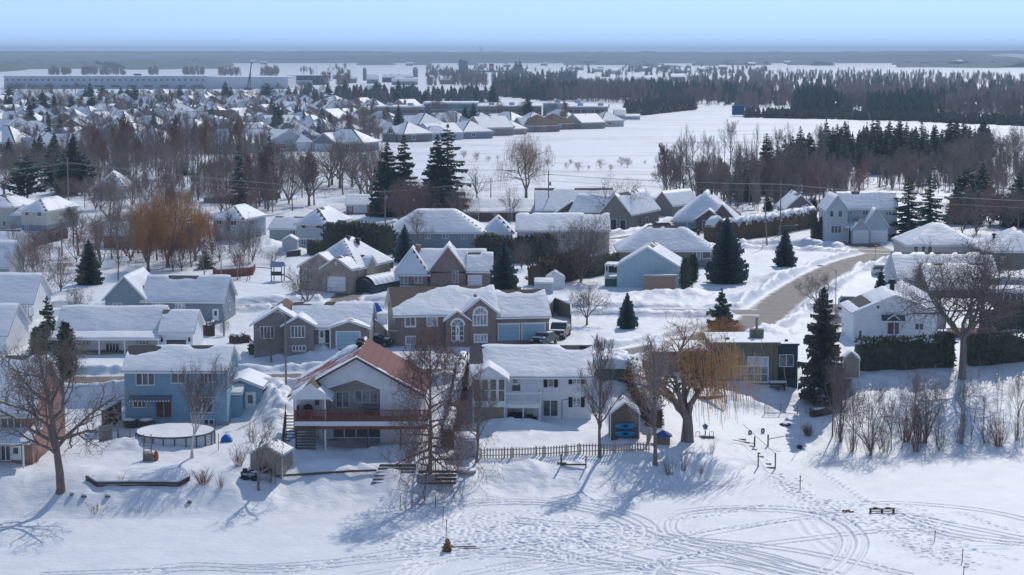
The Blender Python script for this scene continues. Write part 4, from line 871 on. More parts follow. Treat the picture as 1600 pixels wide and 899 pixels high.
# white two storey
h = House('white_house', 'long white two-storey house with black shutters and a glazed sunroom', 855, 655)
x0, z = h.fy(737, 585, 0); x1, z = h.fy(924, 587, 0)
h.body(x0, x1, 0, 10.5, z, 'gx', 2.35, WHS, SHD, oh=.55, snow=.27, patch=lambda X, Y, n1, n2: -.8 * np.exp(-((X - x0 + .2) / .9) ** 2) * (Y > 1.8) + -.7 * np.exp(-((X - x1 + 1.6) / 1.2) ** 2 - ((Y - 5.3) / .7) ** 2))
for u0, u1, v0, v1, n, sh in ((857, 864, 589, 604, 1, 1), (896, 906, 586, 599, 2, 1), (896, 906, 622, 635, 2, 1), (801, 809, 587, 600, 1, 0)): h.wp('f', 0, u0, u1, v0, v1, n, shutters=BLK if sh else None, gl=GLL)
h.wp('f', 0, 849, 871, 626, 650, 2, name='patio_door'); h.wp('f', 0, 800, 813, 600, 611, 1)
h.vp(756, 548, 5, r=.35, h=.9); h.vp(911, 546, 5, r=.35, h=.9)
s0, sz_ = h.fy(738, 591, -3.2); s1, _ = h.fy(790, 591, -3.2); _, s2 = h.fy(765, 632, -3.2); _, s3 = h.fy(765, 658, -3.2)
h.wall(s0, s1, -3.2, .1, sz_, 'gy', 1.15, WHS, z0=s2 - .3, name='sunroom'); h.roof(s0, s1, -3.2, .6, sz_, 'gy', 1.15, SHG, oh=.45, snow=.22, name='sunroom_roof')
for i in range(4): w_ = (s1 - s0) / 4; h.win('f', -3.2, s0 + i * w_ + .15, s0 + (i + 1) * w_ - .12, s2 + .35, sz_ - .15, 1, 2, name='sunroom_window', gl=mat('sunroom_glass', (.10, .11, .10), (.20, .20, .18), rough=.2))
h.box('sunroom_base', s0 + .1, s1 - .1, -2.6, .1, -1.2, s2 - .3, STONE); h.posts([(s0 + .1, -3.1), (s1 - .1, -3.1)], -1, s2, WHITE)
b1, bz = h.fy(845, 632, -2.6); h.box('balcony_floor', s1, b1, -2.6, 0, bz - .1, bz, WHITE); h.box('balcony_beam', s1, b1, -2.65, -2.6, bz - .4, bz + .02, WHITE)
h.rail([(s1, -2.5), (b1 - .05, -2.5), (b1 - .05, -.05)], bz, bz + 1.15, WHITE, gap=.16, th=.018, top=.08); h.posts([(s1 + .1, -2.5), (b1 - .1, -2.5), ((s1 + b1) / 2, -2.5)], -1, bz, WHITE)
mb = MB(); rr = random.Random(3)
for i in range(16): xx = rr.uniform(s0 + .5, b1 - .4); mb.box(xx - .3, xx + rr.uniform(.1, .5), -1.8 + rr.uniform(-.6, .8), -.5, -.5, rr.uniform(.2, .9))
mb.obj('stored_clutter', BLK, h.root)
mb = MB(); F = face_map('f', 0); a, q = h.fy(878, 625, 0); mb.tube([(a, -.2, -.3), (a, -.2, q)], .035, 4); mb.tube([(a, -.2, q), (a + .7, -.2, q + .1)], .03, 4); mb.obj('downpipe', DARK, h.root)
WH = h
# flat roofed house
h = House('flat_roofed_house', 'low flat-roofed olive house with tall glazed wall behind the golden willow', 1160, 597)
x0, z = h.fy(1112, 537, 0); x1, _ = h.fy(1216, 537, 0); h.body(x0, x1, 0, 8, z, 'flat', 0, OLIVE, SHG, oh=.25, snow=.16, fas=.35, trim=OLIVE)
a, z2 = h.fy(1030, 551, 1.5); h.body(a, x0 + .1, 1.5, 9.5, z2, 'flat', 0, GBR, SHG, oh=.5, snow=.2, fas=.3, trim=BRS); h.body(x0 - 3.2, x0 + .2, .8, 5, z2 + .4, 'flat', 0, BRS, SHG, oh=.2, snow=.16)
b, z3 = h.fy(1247, 539, .3); h.body(x1, b, .3, 7.5, z3, 'flat', 0, TEAL, SHG, oh=.15, snow=.14, trim=TEAL); h.wp('f', .3, 1218, 1239, 555, 572, 2, gl=GLL); h.wp('f', .3, 1219, 1245, 578, 590, 1, gl=CURT, fr=TEAL, name='carport_opening')
h.wp('f', 0, 1147, 1199, 573, 596, 5, 2, gl=GLL, t=.14, name='glazed_wall'); h.wp('f', 0, 1170, 1199, 559, 570, 3, 1, gl=glass('bright_glass', (.3, .35, .4), (.5, .55, .6)), t=.14)
a_, q = h.fy(1183, 531, 3); _, q2 = h.fy(1183, 515, 3); h.box('chimney', a_ - .75, a_ + .75, 3, 4.2, q - .6, q2, OLIVE); mb = MB(); mb.tube([(a_, 3.6, q2), (a_, 3.6, q2 + 1.2)], .14, 8); mb.tube([(a_, 3.6, q2 + 1.2), (a_, 3.6, q2 + 1.35)], .24, 8); mb.obj('flue', STEEL, h.root)
for u0, u1, v0, v1, n in ((1060, 1085, 563, 572, 3), (1036, 1050, 565, 580, 1), (1092, 1108, 562, 590, 2)): h.wp('f', 1.5, u0, u1, v0, v1, n)
h.vent(x0 + 2, 2, z - .1, r=.2, h=.5); h.vent(x1 + 1.2, 2, z3 - .1, r=.15, h=.5)
# white bungalow right
h = House('white_bungalow', 'white bungalow with a broad gable and bay window above the cedar hedge', 1400, 533)
x0, z = h.fy(1334, 489, 0); x1, _ = h.fy(1464, 489, 0); xc, za = h.fy(1399, 462, 0)
h.body(x0, x1, 0, 9, z, 'gy', za - z, WHS, SHD, oh=.4, snow=.2, patch=lambda X, Y, n1, n2: -.5 * ((X < xc - 2.6) & (X > xc - 4.4) & (Y > 1)) )
h.wp('f', 0, 1387, 1396, 503, 522, 1, gl=mat('brown_blind_glass', (.10, .06, .05), (.16, .10, .08))); h.wp('f', 0, 1398, 1404, 503, 522, 1); h.wp('f', 0, 1430, 1442, 506, 515, 2); h.wp('f', 0, 1342, 1346, 517, 527, 1); h.wp('f', 0, 1370, 1374, 478, 482, 1)
a, q = h.fy(1380, 500, 0); b, q2 = h.fy(1409, 500, 0); h.roof(a, b, -.7, 0, q, 'gx', .55, mat('teal_metal', (.03, .07, .09)), oh=.1, snow=0, name='bay_roof'); h.roof(a + .5, b - .5, -.55, 0, q + .2, 'gy', .5, MATS['teal_metal'], oh=.1, snow=.06, name='bay_gable')
h.body(x1 - 7, x1 + 2.6, 6.5, 17, z, 'hip', 2.6, WHS, SHG, oh=.5, snow=.3); h.vent(xc + 1.2, 8.5, za, r=.4, h=1.1)
h.win('f', 6.5, x1 + .4, x1 + 1.4, .9, 2.3, 1, 1, gl=GLS)
h.roof(x1 + 2.3, x1 + 8.2, 4.5, 9.5, z - .35, 'shed', .8, SHG, oh=.2, snow=.2, name='porch_roof', trim=mat('green_gutter', (.10, .2, .18)), fas=.15); h.posts([(x1 + 5.4, 4.7), (x1 + 7.9, 4.7), (x1 + 6.6, 4.7)], -1, z - .3, WOODD, r=.1)
h.box('deck_floor', x1 + .3, x1 + 8.2, 2.8, 9.4, .1, .3, WOODR); h.rail([(x1 + 2.0, 2.9), (x1 + 8.2, 2.9), (x1 + 8.2, 9)], .3, 1.2, WOOD, gap=.2); h.box('deck_skirt', x1 + .3, x1 + 8.2, 2.75, 2.82, -1, .28, WOODR)
h.door('r', x1 + 2.6, 7.5, 8.5, .3, 2.3)
WB = h
# ---------------------------------------------------------------- second row
h = House('grey_brick_bungalow', 'grey brick bungalow with a pale blue single garage door', 480, 553)
z = h.fy(420, 506, .8)[1]
a, _ = h.fy(396, 506, .8); b, _ = h.fy(474, 506, .8); _, q = h.fy(435, 482, .8); h.body(a, b, .8, 9.5, z, 'gy', q - z, BRKG, SHB, oh=.5, snow=.25, patch=lambda X, Y, n1, n2: -.4 * np.exp(-((X - (a + b) / 2) / 1.0) ** 2) * (Y > 4 + n2 * 3))
c0, z2 = h.fy(443, 508, 0); c1, _ = h.fy(490, 508, 0); h.body(c0, c1, 0, 5, z2, 'gy', 1.0, BRKG, SHB, oh=.4, snow=.22)
d0, z3 = h.fy(455, 511, 1.3); d1, _ = h.fy(577, 511, 1.3); h.body(d0, d1, 1.3, 10.5, z3, 'gx', 2.3, BRKG, SHB, oh=.45, snow=.24)
e0, z4 = h.fy(517, 512, .3); e1, _ = h.fy(574, 512, .3); h.body(e0, e1, .3, 4, z4, 'gy', .75, BRKG, SHB, oh=.35, snow=.2)
h.gp('f', .3, 526, 562, 519, 546, m=GDB); h.wp('f', .8, 407, 428, 511, 528, 4); h.wp('f', 0, 455, 476, 510, 527, 4); h.wp('f', 0, 457, 477, 541, 548, 4, gl=GLS)
h.dp('f', 1.3, 499, 507, 515, 537); h.wp('f', 1.3, 508, 515, 514, 536, 1, gl=CURT); h.vp(520, 488, 6); h.vp(428, 482, 5); h.posts([(h.fy(516, 530, .4)[0], .4)], -1, z4, WHITE)
h = House('brick_house', 'wide two-storey brown brick house with arched entrance and double garage', 620, 541, rot=9)
x0 = 0; _, z = h.fy(625, 492, 0); x1, _ = h.fy(705, 490, 0); xm, _ = h.fy(776, 486, 0)
pat = lambda X, Y, n1, n2: -.9 * ss(.1, 1.2, (Y - 3.0) * .8 + (5.5 - X) * .55 - 1.2 + n1 * 1.5) * (X < 7) - 1.1 * np.exp(-((X - 10.5) / 1.2) ** 2 - ((Y - 5.6) / .5) ** 2)
h.body(0, xm, 0, 11, z, 'gx', 2.7, BRK2, SHB, oh=.5, snow=.3, patch=pat, end=.5)
h.box('beige_side_cladding', -.04, -.005, .3, 11, -.9, z - .05, STONE)
g0, gz = h.fy(724, 488, -.9); g1, _ = h.fy(775, 488, -.9); _, gq = h.fy(749, 467, -.9); h.body(g0, g1, -.9, 6, gz, 'gy', gq - gz, BRK2, SHB, oh=.4, snow=.25)
p0, pz = h.fy(697, 499, -1.4); p1, _ = h.fy(732, 499, -1.4); _, pq = h.fy(714, 486, -1.4); h.body(p0, p1, -1.4, 2.5, pz, 'gy', pq - pz, BRK2, SHB, oh=.35, snow=.2)
G0, Gz = h.fy(776, 494, -.2); G1, _ = h.fy(858, 494, -.2); h.body(G0 - .3, G1, -.2, 9, Gz, 'gx', 2.6, BRK2, SHB, oh=.5, snow=.3, patch=lambda X, Y, n1, n2: -1.1 * (np.exp(-((X - G0 - 2.2) / .7) ** 2 - ((Y - 4.6) / .5) ** 2) + np.exp(-((X - G0 - 4.8) / 1.1) ** 2 - ((Y - 4.6) / .6) ** 2)))
h.gp('f', -.2, 779, 811, 508, 532, m=GDB); h.gp('f', -.2, 816, 851, 507, 531, m=GDB); h.box('garage_band', G0, G1, -.24, -.2, Gz - 1.0, Gz - .9, WHITE)
for u0, u1, v0, v1, n, k in ((634, 648, 496, 509, 2, 0), (668, 682, 495, 508, 2, 0), (635, 648, 527, 537, 2, 0), (742, 760, 524, 533, 4, -.9), (740, 760, 493, 507, 4, -.9)): h.wp('f', k, u0, u1, v0, v1, n, gl=GLL, t=.16)
def arch(s, f, k, a0, a1, z0, gl, nm):   # half round fanlight
    F = face_map(f, k); r = (a1 - a0) / 2; c_ = (a0 + a1) / 2; ring = MB(); n = 14
    for i in range(n):
        t0, t1 = math.pi * i / n, math.pi * (i + 1) / n; ro, ri = r + .22, r
        q = [F(c_ - ri * math.cos(t0), z0 + ri * math.sin(t0), .1), F(c_ - ro * math.cos(t0), z0 + ro * math.sin(t0), .1), F(c_ - ro * math.cos(t1), z0 + ro * math.sin(t1), .1), F(c_ - ri * math.cos(t1), z0 + ri * math.sin(t1), .1)]
        q2 = [F(c_ - ri * math.cos(t0), z0 + ri * math.sin(t0), -.01), F(c_ - ro * math.cos(t0), z0 + ro * math.sin(t0), -.01), F(c_ - ro * math.cos(t1), z0 + ro * math.sin(t1), -.01), F(c_ - ri * math.cos(t1), z0 + ri * math.sin(t1), -.01)]
        ring.add(q + q2, [(0, 1, 2, 3), (1, 5, 6, 2), (0, 3, 7, 4)])
    for t in (math.pi * .3, math.pi * .5, math.pi * .7): ring.tube([F(c_, z0, .06), F(c_ - r * math.cos(t), z0 + r * math.sin(t), .06)], .03, 4)
    o = ring.obj(nm, WHITE, s.root); g = MB(); g.add([F(c_ - r * math.cos(math.pi * i / n), z0 + r * math.sin(math.pi * i / n), .035) for i in range(n + 1)], [tuple(range(n + 1))]); g.obj('pane', gl, o)
a, q = h.fy(741, 493, -.9); b, _ = h.fy(760, 493, -.9); arch(h, 'f', -.9, a, b, q + .15, GLL, 'arched_window')
a, q = h.fy(706, 510, -1.4); b, q2 = h.fy(724, 532, -1.4); arch(h, 'f', -1.4, a, b, q + .1, GLL, 'arched_fanlight'); h.win('f', -1.4, a, a + .45, q2, q, 1, 3, name='sidelight'); h.win('f', -1.4, b - .45, b, q2, q, 1, 3, name='sidelight'); h.door('f', -1.4, a + .6, b - .6, q2, q)
h.vp(687, 450, 6); h.vp(805, 462, 5)
BH = h
h = House('porch_house', 'long low white house with a columned porch in front of the slate grey one', 190, 552)
x0, z = h.fy(88, 521, 1.6); x1, _ = h.fy(250, 521, 1.6); h.body(x0, x1, 1.6, 11, z, 'gx', 2.6, WHS, SHG, oh=.4, snow=.32); h.roof(x0, x1, -.5, 1.5, z - .3, 'shed', .35, name='porch_roof', snow=.2, fas=.25)
a, z2 = h.fy(250, 519, 0); b, _ = h.fy(301, 519, 0); h.body(a, b, 0, 8, z2, 'gx', 2.1, WHS, SHG, oh=.4, snow=.3)
h.gp('f', 0, 260, 291, 531, 549, m=mat('charcoal_door', (.06, .07, .08), rough=.5)); h.posts([(h.fy(u, 540, -.4)[0], -.4) for u in (92, 155, 195, 248)], -.8, z - .3, WHITE, r=.1)
for u0, u1, v0, v1, n in ((166, 186, 537, 556, 4), (212, 233, 521, 538, 4), (120, 142, 526, 540, 3), (98, 110, 526, 548, 2)): h.wp('f', 1.6, u0, u1, v0, v1, n, gl=GLL if n != 4 or u0 > 200 else GLS)
h.box('porch_floor', x0, x1, -.4, 1.6, -.6, .12, WOOD)
for u in (253, 296): a, q = h.fy(u, 532, 0); mb = MB(); mb.box(a - .1, a + .1, -.22, 0, q - .15, q + .2); mb.tube([(a, -.12, q + .2), (a, -.12, q + .35)], .12, 5); mb.obj('wall_lamp', DARK, h.root)
h = House('grey_house', 'long slate grey bungalow with a steep gable at its street end', 265, 503, rot=-4)
x0, z = h.fy(164, 465, 0); xm, _ = h.fy(222, 468, 0); x1, _ = h.fy(347, 468, 0); _, q = h.fy(194, 432, 0)
h.body(x0, xm + .3, 0, 10, z, 'gy', q - z, GREYS, SHG, oh=.45, snow=.3, patch=lambda X, Y, n1, n2: -.5 * (X < (x0 + xm) / 2 - .4) * (Y > .4)); _, q = h.fy(280, 470, 0); h.body(xm, x1, .3, 8.6, q, 'gx', 2.8, GREYS, SHG, oh=.4, snow=.34)
for u0, u1, v0, v1, n in ((177, 190, 474, 480, 2), (217, 228, 473, 480, 2), (238, 256, 473, 480, 3), (274, 289, 475, 491, 3)): h.wp('f', .3 if u0 > 210 else 0, u0, u1, v0, v1, n, gl=GLL)
h.dp('f', .3, 333, 341, 484, 501, m=WHITE); h.vp(286, 438, 4.4, r=.35); h.vp(334, 439, 4.4, r=.35); h.win('r', x1, 4, 4.8, 1.2, 2.3, 1, 1)
h = House('tan_garage_house', 'tan brick house with a single white garage door and cross on its gable', 515, 458, rot=-20)
a, z = h.fy(503, 418, 0); b, _ = h.fy(547, 420, 0); _, q = h.fy(525, 403, 0); h.body(a, b, 0, 8, z, 'gy', q - z, BRKT, SHB, oh=.45, snow=.28)
c0, _ = h.fy(468, 415, 1.6); h.body(c0, a + 2, 1.6, 11, z - .1, 'gy', 2.0, BRKT, SHB, oh=.4, snow=.24); h.body(c0 + .6, b + .1, 2.6, 15, z, 'hip', 3.6, BRKT, SHB, oh=.45, snow=.36)
h.gp('f', 0, 513, 539, 433, 456); h.wp('f', 1.6, 474, 484, 420, 438, 2, gl=GLL); h.win('r', b, 5.2, 6.4, .8, 2.2, 2, 1, gl=GLL); h.wall(b - .5, b + .55, 5, 8, z, 'gx', 1.1, BRKT); h.roof(b - 2, b + .55, 4.8, 8.2, z, 'gx', 1.3, SHB, oh=.3, snow=.2, name='side_gable_roof')
a, q = h.fy(525, 412, -.02); mb = MB(); mb.box(a - .07, a + .07, -.08, -.02, q - .35, q + .35); mb.box(a - .3, a + .3, -.08, -.02, q - .02, q + .12); mb.obj('gable_cross', WHITE, h.root)
h.vent((c0 + b) / 2 + .3, 8.5, z + 3.4, r=.4, h=.7); h.vent((c0 + b) / 2 + 1.6, 9.5, z + 3.0, r=.4, h=.7)
h = House('brick_house', 'brown brick house with a pyramid roof and a tall bare brick gable', 655, 448)
x0, z = h.fy(618, 424, 0); x1, _ = h.fy(668, 424, 0); h.body(x0, x1, 0, 9, z, 'hip', 3.3, BRK2, SHB, oh=.5, snow=.25)
a, z2 = h.fy(682, 420, .3); b, _ = h.fy(735, 420, .3); _, q = h.fy(701, 385, 3.5); h.body(x1 - 1.2, b + 2.2, .9, 10, z, 'gx', 2.8, BRK2, SHB, oh=.4, snow=.3)
m0, _ = h.fy(672, 424, .5); m1, _ = h.fy(728, 424, .5); h.body(m0, m1, .5, 9, z + .2, 'gy', 3.6, BRK2, SHB, oh=.35, snow=.26)
m0, _ = h.fy(731, 422, .2); m1, _ = h.fy(768, 422, .2); h.body(m0, m1, .2, 8, z, 'gx', 2.4, BRK2, SHB, oh=.35, snow=.3)
for u0, u1, v0, v1, n in ((626, 637, 428, 443, 2), (648, 659, 427, 442, 2), (707, 716, 424, 441, 2)): h.wp('f', 0 if u0 < 670 else .5, u0, u1, v0, v1, n, gl=GLL)
h.gp('f', .2, 732, 752, 431, 449); h.box('chimney', x0 + 2.9, x0 + 3.7, 5, 5.8, z + 2, z + 3.6, BRK)
# middle distance
h = House('pale_blue_bungalow', 'pale blue house end with blank gable wall and tan log box beside it', 1010, 450, rot=-9)
x0, z = h.fy(964, 415, 0); x1, _ = h.fy(1060, 412, 0); _, q = h.fy(1013, 387, 0); h.body(x0, x1, 0, 10, z, 'gy', q - z, LBLUE, SHG, oh=.4, snow=.26); h.vent(x1 - 1.5, 4, z + .6, r=.15, h=.5)
a, _ = h.fy(945, 430, 1); h.box('porch_base', a, x0 + .2, 1, 5, -1, 1.15, mat('green_lattice', (.05, .14, .12))); h.rail([(a, 5), (a, 1), (x0, 1)], 1.15, 2.1, WHITE, gap=.2); h.roof(a + .1, x0 + .2, 1, 5, 3.3, 'flat', 0, SHG, oh=.15, snow=.2, name='porch_roof'); h.posts([(a + .1, 1.1), (a + .1, 4.9)], 1, 3.3, WHITE)
h = House('hip_roof_bungalow', 'grey-brown bungalow with four dark vents along its snowy hip roof', 1030, 418)
x0, z = h.fy(968, 390, 0); x1, _ = h.fy(1118, 390, 0); h.body(x0, x1, 0, 10.5, z, 'hip', 3.6, GBR, SHB, oh=.5, snow=.24)
for u in (1041, 1058, 1072, 1091): h.vp(u, 361, 5.2, r=.3, h=.6)
for u0, u1 in ((986, 996), (1083, 1094)): h.wp('f', 0, u0, u1, 394, 405, 2, gl=GLL)
h.wp('f', 0, 1118 - 20, 1110, 394, 404, 1)
h = House('brown_house', 'big brown house with double garage behind the tallest street spruce', 1110, 360, rot=-8)
x0, z = h.fy(1052, 343, 0); x1, _ = h.fy(1150, 343, 0); h.body(x0, x1, 0, 20, z, 'hip', 5.2, BRS, SHB, oh=.6, snow=.26, patch=lambda X, Y, n1, n2: -.6 * (X > (x0 + x1) / 2 + 1) * (Y > 14))
a, q = h.fy(1088, 342, -1.5); b, _ = h.fy(1128, 342, -1.5); h.body(a, b, -1.5, 4, q, 'gy', 1.9, BRS, SHB, oh=.5, snow=.2); a, q = h.fy(1112, 338, -.4); b, _ = h.fy(1145, 338, -.4); h.body(a, b, -.4, 5, q, 'gy', 2.4, BRS, SHB, oh=.4, snow=.2)
for u0, u1 in ((1054, 1073), (1075, 1087)): h.gp('f', 0, u0, u1, 345, 358, m=GDB)
h.wp('f', -1.5, 1098, 1111, 345, 358, 2, name='patio_door'); h.win('r', x1, 8, 10, 1, 2.4, 2, 1)
h.vent((x0 + x1) / 2 - 1, 9, z + 5, r=.3); h.vent((x0 + x1) / 2 + 1, 9, z + 5, r=.3)
h = House('grey_two_storey_house', 'tall pale grey two-storey house with twin gabled garages at the junction', 1345, 381)
x0, z = h.fy(1292, 327, 1); x1, _ = h.fy(1325, 327, 1); h.body(x0, x1, 1, 11, z, 'gy', 2.6, LGREY, SHG, oh=.35, snow=.2); b, _ = h.fy(1402, 328, 3.5); h.body(x1 - 1, b, 3.5, 11, z, 'gx', 2.8, LGREY, SHG, oh=.35, snow=.22)
a, q = h.fy(1332, 358, -1); c1, _ = h.fy(1358, 358, -1); h.body(a, c1, -1, 5, q, 'gy', 1.9, LGREY, SHG, oh=.25, snow=.16); a2, q2 = h.fy(1349, 355, -.2); c2, _ = h.fy(1388, 355, -.2); h.body(a2, c2, -.2, 5.5, q2 + .2, 'gy', 3.3, LGREY, SHG, oh=.3, snow=.18)
h.gp('f', -1, 1334, 1356, 361, 380); h.gp('f', -.2, 1361, 1385, 361, 379)
for u0, u1, v0, v1, n, k in ((1297, 1302, 330, 339, 1, 1), (1310, 1316, 330, 339, 1, 1), (1299, 1314, 353, 364, 3, 1), (1348, 1356, 330, 336, 2, 3.5), (1384, 1392, 331, 337, 2, 3.5), (1327, 1331, 331, 334, 1, 3.5)): h.wp('f', k, u0, u1, v0, v1, n)
h.roof(x1 - .4, x1 + 3.5, .2, 3.4, 3.1, 'shed', .6, SHG, oh=.2, snow=.18, name='porch_roof'); h.posts([(x1, .3), (x1 + 1.5, .3)], -1, 3.1, WHITE)
h = House('gabled_bungalow', 'small brown gabled house at the end of the long snow-topped hedge', 1250, 347)
x0, z = h.fy(1228, 326, 0); x1, _ = h.fy(1274, 326, 0); h.body(x0, x1, 0, 14, z, 'gy', 2.9, GBR, SHG, oh=.4, snow=.22); h.gp('f', 0, 1232, 1247, 330, 342, m=GDB); a, q = h.fy(1248, 331, -2); b, _ = h.fy(1272, 331, -2); h.body(a, b, -2, 2, q, 'gy', 1.6, GBR, SHG, oh=.3, snow=.2)
h.gp('f', -2, 1252, 1269, 334, 345, m=GDB)
def simple(name, label, uc, vb, u0, u1, ve, dep, kind, rise, wm, rm=SHG, rot=0, wins=(), gars=(), doors=(), vents=(), extra=None, snow=.24, res=.7, gl=None, oh=.45, group=None):
    h = House(name, label, uc, vb, rot=rot, group=group); x0, x1, z = h.bp(u0, u1, ve, 0, dep, kind, rise, wm, rm, snow=snow, res=res, oh=oh)
    for w_ in wins: h.wp('f', 0, *w_[:4], w_[4] if len(w_) > 4 else 2, gl=gl or GLL)
    for g in gars: h.gp('f', 0, *g)
    for d in doors: h.dp('f', 0, *d)
    for (u, v) in vents: h.vp(u, v, dep / 2)
    if extra: extra(h, x0, x1, z)
    return h
simple('long_grey_house', 'very long slate grey bungalow behind the little street spruce', 700, 390, 604, 757, 362, 11, 'hip', 3.6, GREYS, wins=[(u, u + 8, 362, 373) for u in (612, 664, 692, 721, 742)], vents=[(726, 338)],
       extra=lambda h, x0, x1, z: (h.body(x1 - .2, x1 + 5.2, 1.5, 10, z - .1, 'hip', 2.6, LGREY, SHG, snow=.24, res=.7), h.win('f', 1.5, x1 + 1.2, x1 + 2.6, 1, 2.4, 2, 1)))
simple('cream_bungalow', 'cream bungalow with a plain gable roof behind the bare multi-stemmed tree', 880, 396, 808, 952, 360, 10, 'gx', 2.6, CREAM, wins=[(822, 832, 365, 371), (853, 857, 365, 372), (876, 882, 366, 374)])
simple('white_duplex', 'boxy white two-storey house with two small dark upper windows', 515, 388, 463, 512, 348, 13, 'hip', 2.4, LGREY, rot=-14, wins=[(471, 478, 350, 357, 1), (494, 502, 350, 357, 1), (471, 478, 375, 382, 2)], gl=GLS, vents=[(500, 336)],
       extra=lambda h, x0, x1, z: (h.box('white_band', x0 - .03, x1 + .03, -.04, .0, z - 3.2, z - 2.9, WHITE), h.win('r', x1, 8, 9, z - 1.6, z - .5, 1, 1)))
simple('white_duplex', 'white two-storey house joined to a low pale green wing', 380, 377, 334, 380, 341, 12, 'hip', 2.1, LGREY, rot=-14, wins=[(339, 346, 344, 351, 2), (361, 369, 344, 352, 2), (393, 397, 344, 349, 1)], gl=GLS, vents=[(373, 328)],
       extra=lambda h, x0, x1, z: (h.body(x1 + 4.0, x1 + 11, 3.5, 11, z - 2.0, 'gx', 1.9, BGREEN, SHG, snow=.26, res=.7), h.win('f', 3.5, x1 + 8.3, x1 + 9.3, .8, 2.0, 2, 1), h.win('r', x1, 3, 4, z - 1.6, z - .5, 1, 1)))
simple('cream_duplex', 'boxy cream and grey house at the foot of the wires, hip roofed', 85, 362, 33, 72, 328, 14, 'hip', 2.0, CREAM, rot=-14, wins=[(39, 45, 330, 337, 1), (58, 65, 330, 338, 1), (39, 45, 353, 359, 2)], gl=GLS, vents=[(57, 318)], extra=lambda h, x0, x1, z: h.box('grey_lower_wall', x0 - .04, x1 + .04, -.04, 13.9, -1, z - 3.1, GREYS))
simple('cream_duplex', 'cream house with low pale green wing at the picture edge', 5, 358, -45, 20, 322, 12, 'hip', 2.1, CREAM, rot=-14, wins=[(5, 9, 346, 353, 1)], gl=GLS, extra=lambda h, x0, x1, z: h.body(x1 + .1, x1 + 4.5, -.6, 8, 3.1, 'gx', 1.6, BGREEN, SHG, snow=.25, res=.7))
simple('brick_garage_house', 'low red brick house with a wide white garage door below the tall spruces', 575, 334, 541, 592, 320, 9, 'gx', 1.9, BRK, gars=[(553, 573, 323, 333)], wins=[(584, 590, 322, 330, 2), (545, 549, 323, 330, 1)])
simple('porch_bungalow', 'long red brick bungalow with white porch posts below the far willow', 785, 344, 722, 858, 326, 9, 'gx', 1.7, BRK, rot=0, wins=[(769, 776, 328, 336, 2), (794, 800, 329, 342, 2), (738, 746, 329, 335, 2)], gars=[(726, 735, 329, 341)],
       extra=lambda h, x0, x1, z: (h.roof(x0 - .3, x1 - 2, -2.4, -.1, z - .5, 'shed', .5, name='porch_roof', snow=.2, res=.8), h.posts([(x0 + i * 3.6, -2.3) for i in range(5)], -.5, z - .4, WHITE), h.body(x1 - 1, x1 + 6, -1, 7, z - .2, 'gx', 2.0, BRS, SHB, snow=.2)))
simple('brown_barn_house', 'broad brown house with partly bare roof beside the far bungalow', 890, 352, 838, 958, 328, 14, 'gx', 4.0, BRS, SHB, snow=.1, extra=lambda h, x0, x1, z: (h.wall(x0 + 4, x0 + 11, -2, 4, z - .5, 'gy', 2.4, BRS), h.roof(x0 + 4, x0 + 11, -2, 4, z - .5, 'gy', 2.4, SHB, snow=.2), h.win('f', -2, x0 + 6, x0 + 8.8, 1.0, 2.4, 4, 1)))
simple('taupe_garage_house', 'taupe house with a dark double garage and long side wall along the driveway', 985, 362, 938, 985, 332, 17, 'gy', 3.8, GBR, rot=-24, snow=.22, extra=lambda h, x0, x1, z: (h.win('f', 0, x0 + 1.0, x0 + 3.6, .1, 2.4, 2, 1, gl=CURT), h.win('f', 0, x1 - 2.2, x1 - 1, .1, 2.3, 1, 1, gl=CURT), h.win('r', x1, 5, 6, .2, 2.3, 1, 1, fr=mat('tan_door', (.35, .28, .2))), h.win('r', x1, 9, 10.4, .8, 2.2, 2, 1), h.body(x0 - 7, x0 + .2, 1, 11, z, 'gx', 3.2, GBR, SHD, snow=.16, res=.8)))
simple('taupe_house', 'smaller taupe house with a steep snowy gable right behind the dark garage house', 1040, 338, 1020, 1050, 318, 12, 'gy', 2.7, GBR, rot=-35, snow=.24, extra=lambda h, x0, x1, z: h.win('r', x1, 3, 8, .8, 2.2, 5, 1))
simple('hip_roof_house', 'cream house with a bumpy snowy hip roof and three dark windows', 1470, 418, 1418, 1532, 382, 12, 'hip', 3.3, CREAM, SHB, wins=[(1428, 1434, 384, 397, 1), (1440, 1445, 384, 397, 1), (1450, 1456, 384, 397, 1)], gl=GLS, vents=[(1477, 362), (1450, 362)], snow=.34)
simple('hip_roof_house', 'grey-brown house with a big snowy hip roof, cut off by the right edge', 1580, 428, 1545, 1650, 392, 12, 'hip', 3.3, GBR, SHB, vents=[(1553, 366)], wins=[(1563, 1571, 402, 411, 2)], snow=.3)
simple('pale_grey_house', 'pale grey bungalow with a deep snow roof behind the big elm', 1480, 455, 1404, 1560, 434, 11, 'gx', 3.2, LGREY, SHG, wins=[(1430, 1440, 438, 447, 2), (1545, 1553, 440, 448, 2)], snow=.3)
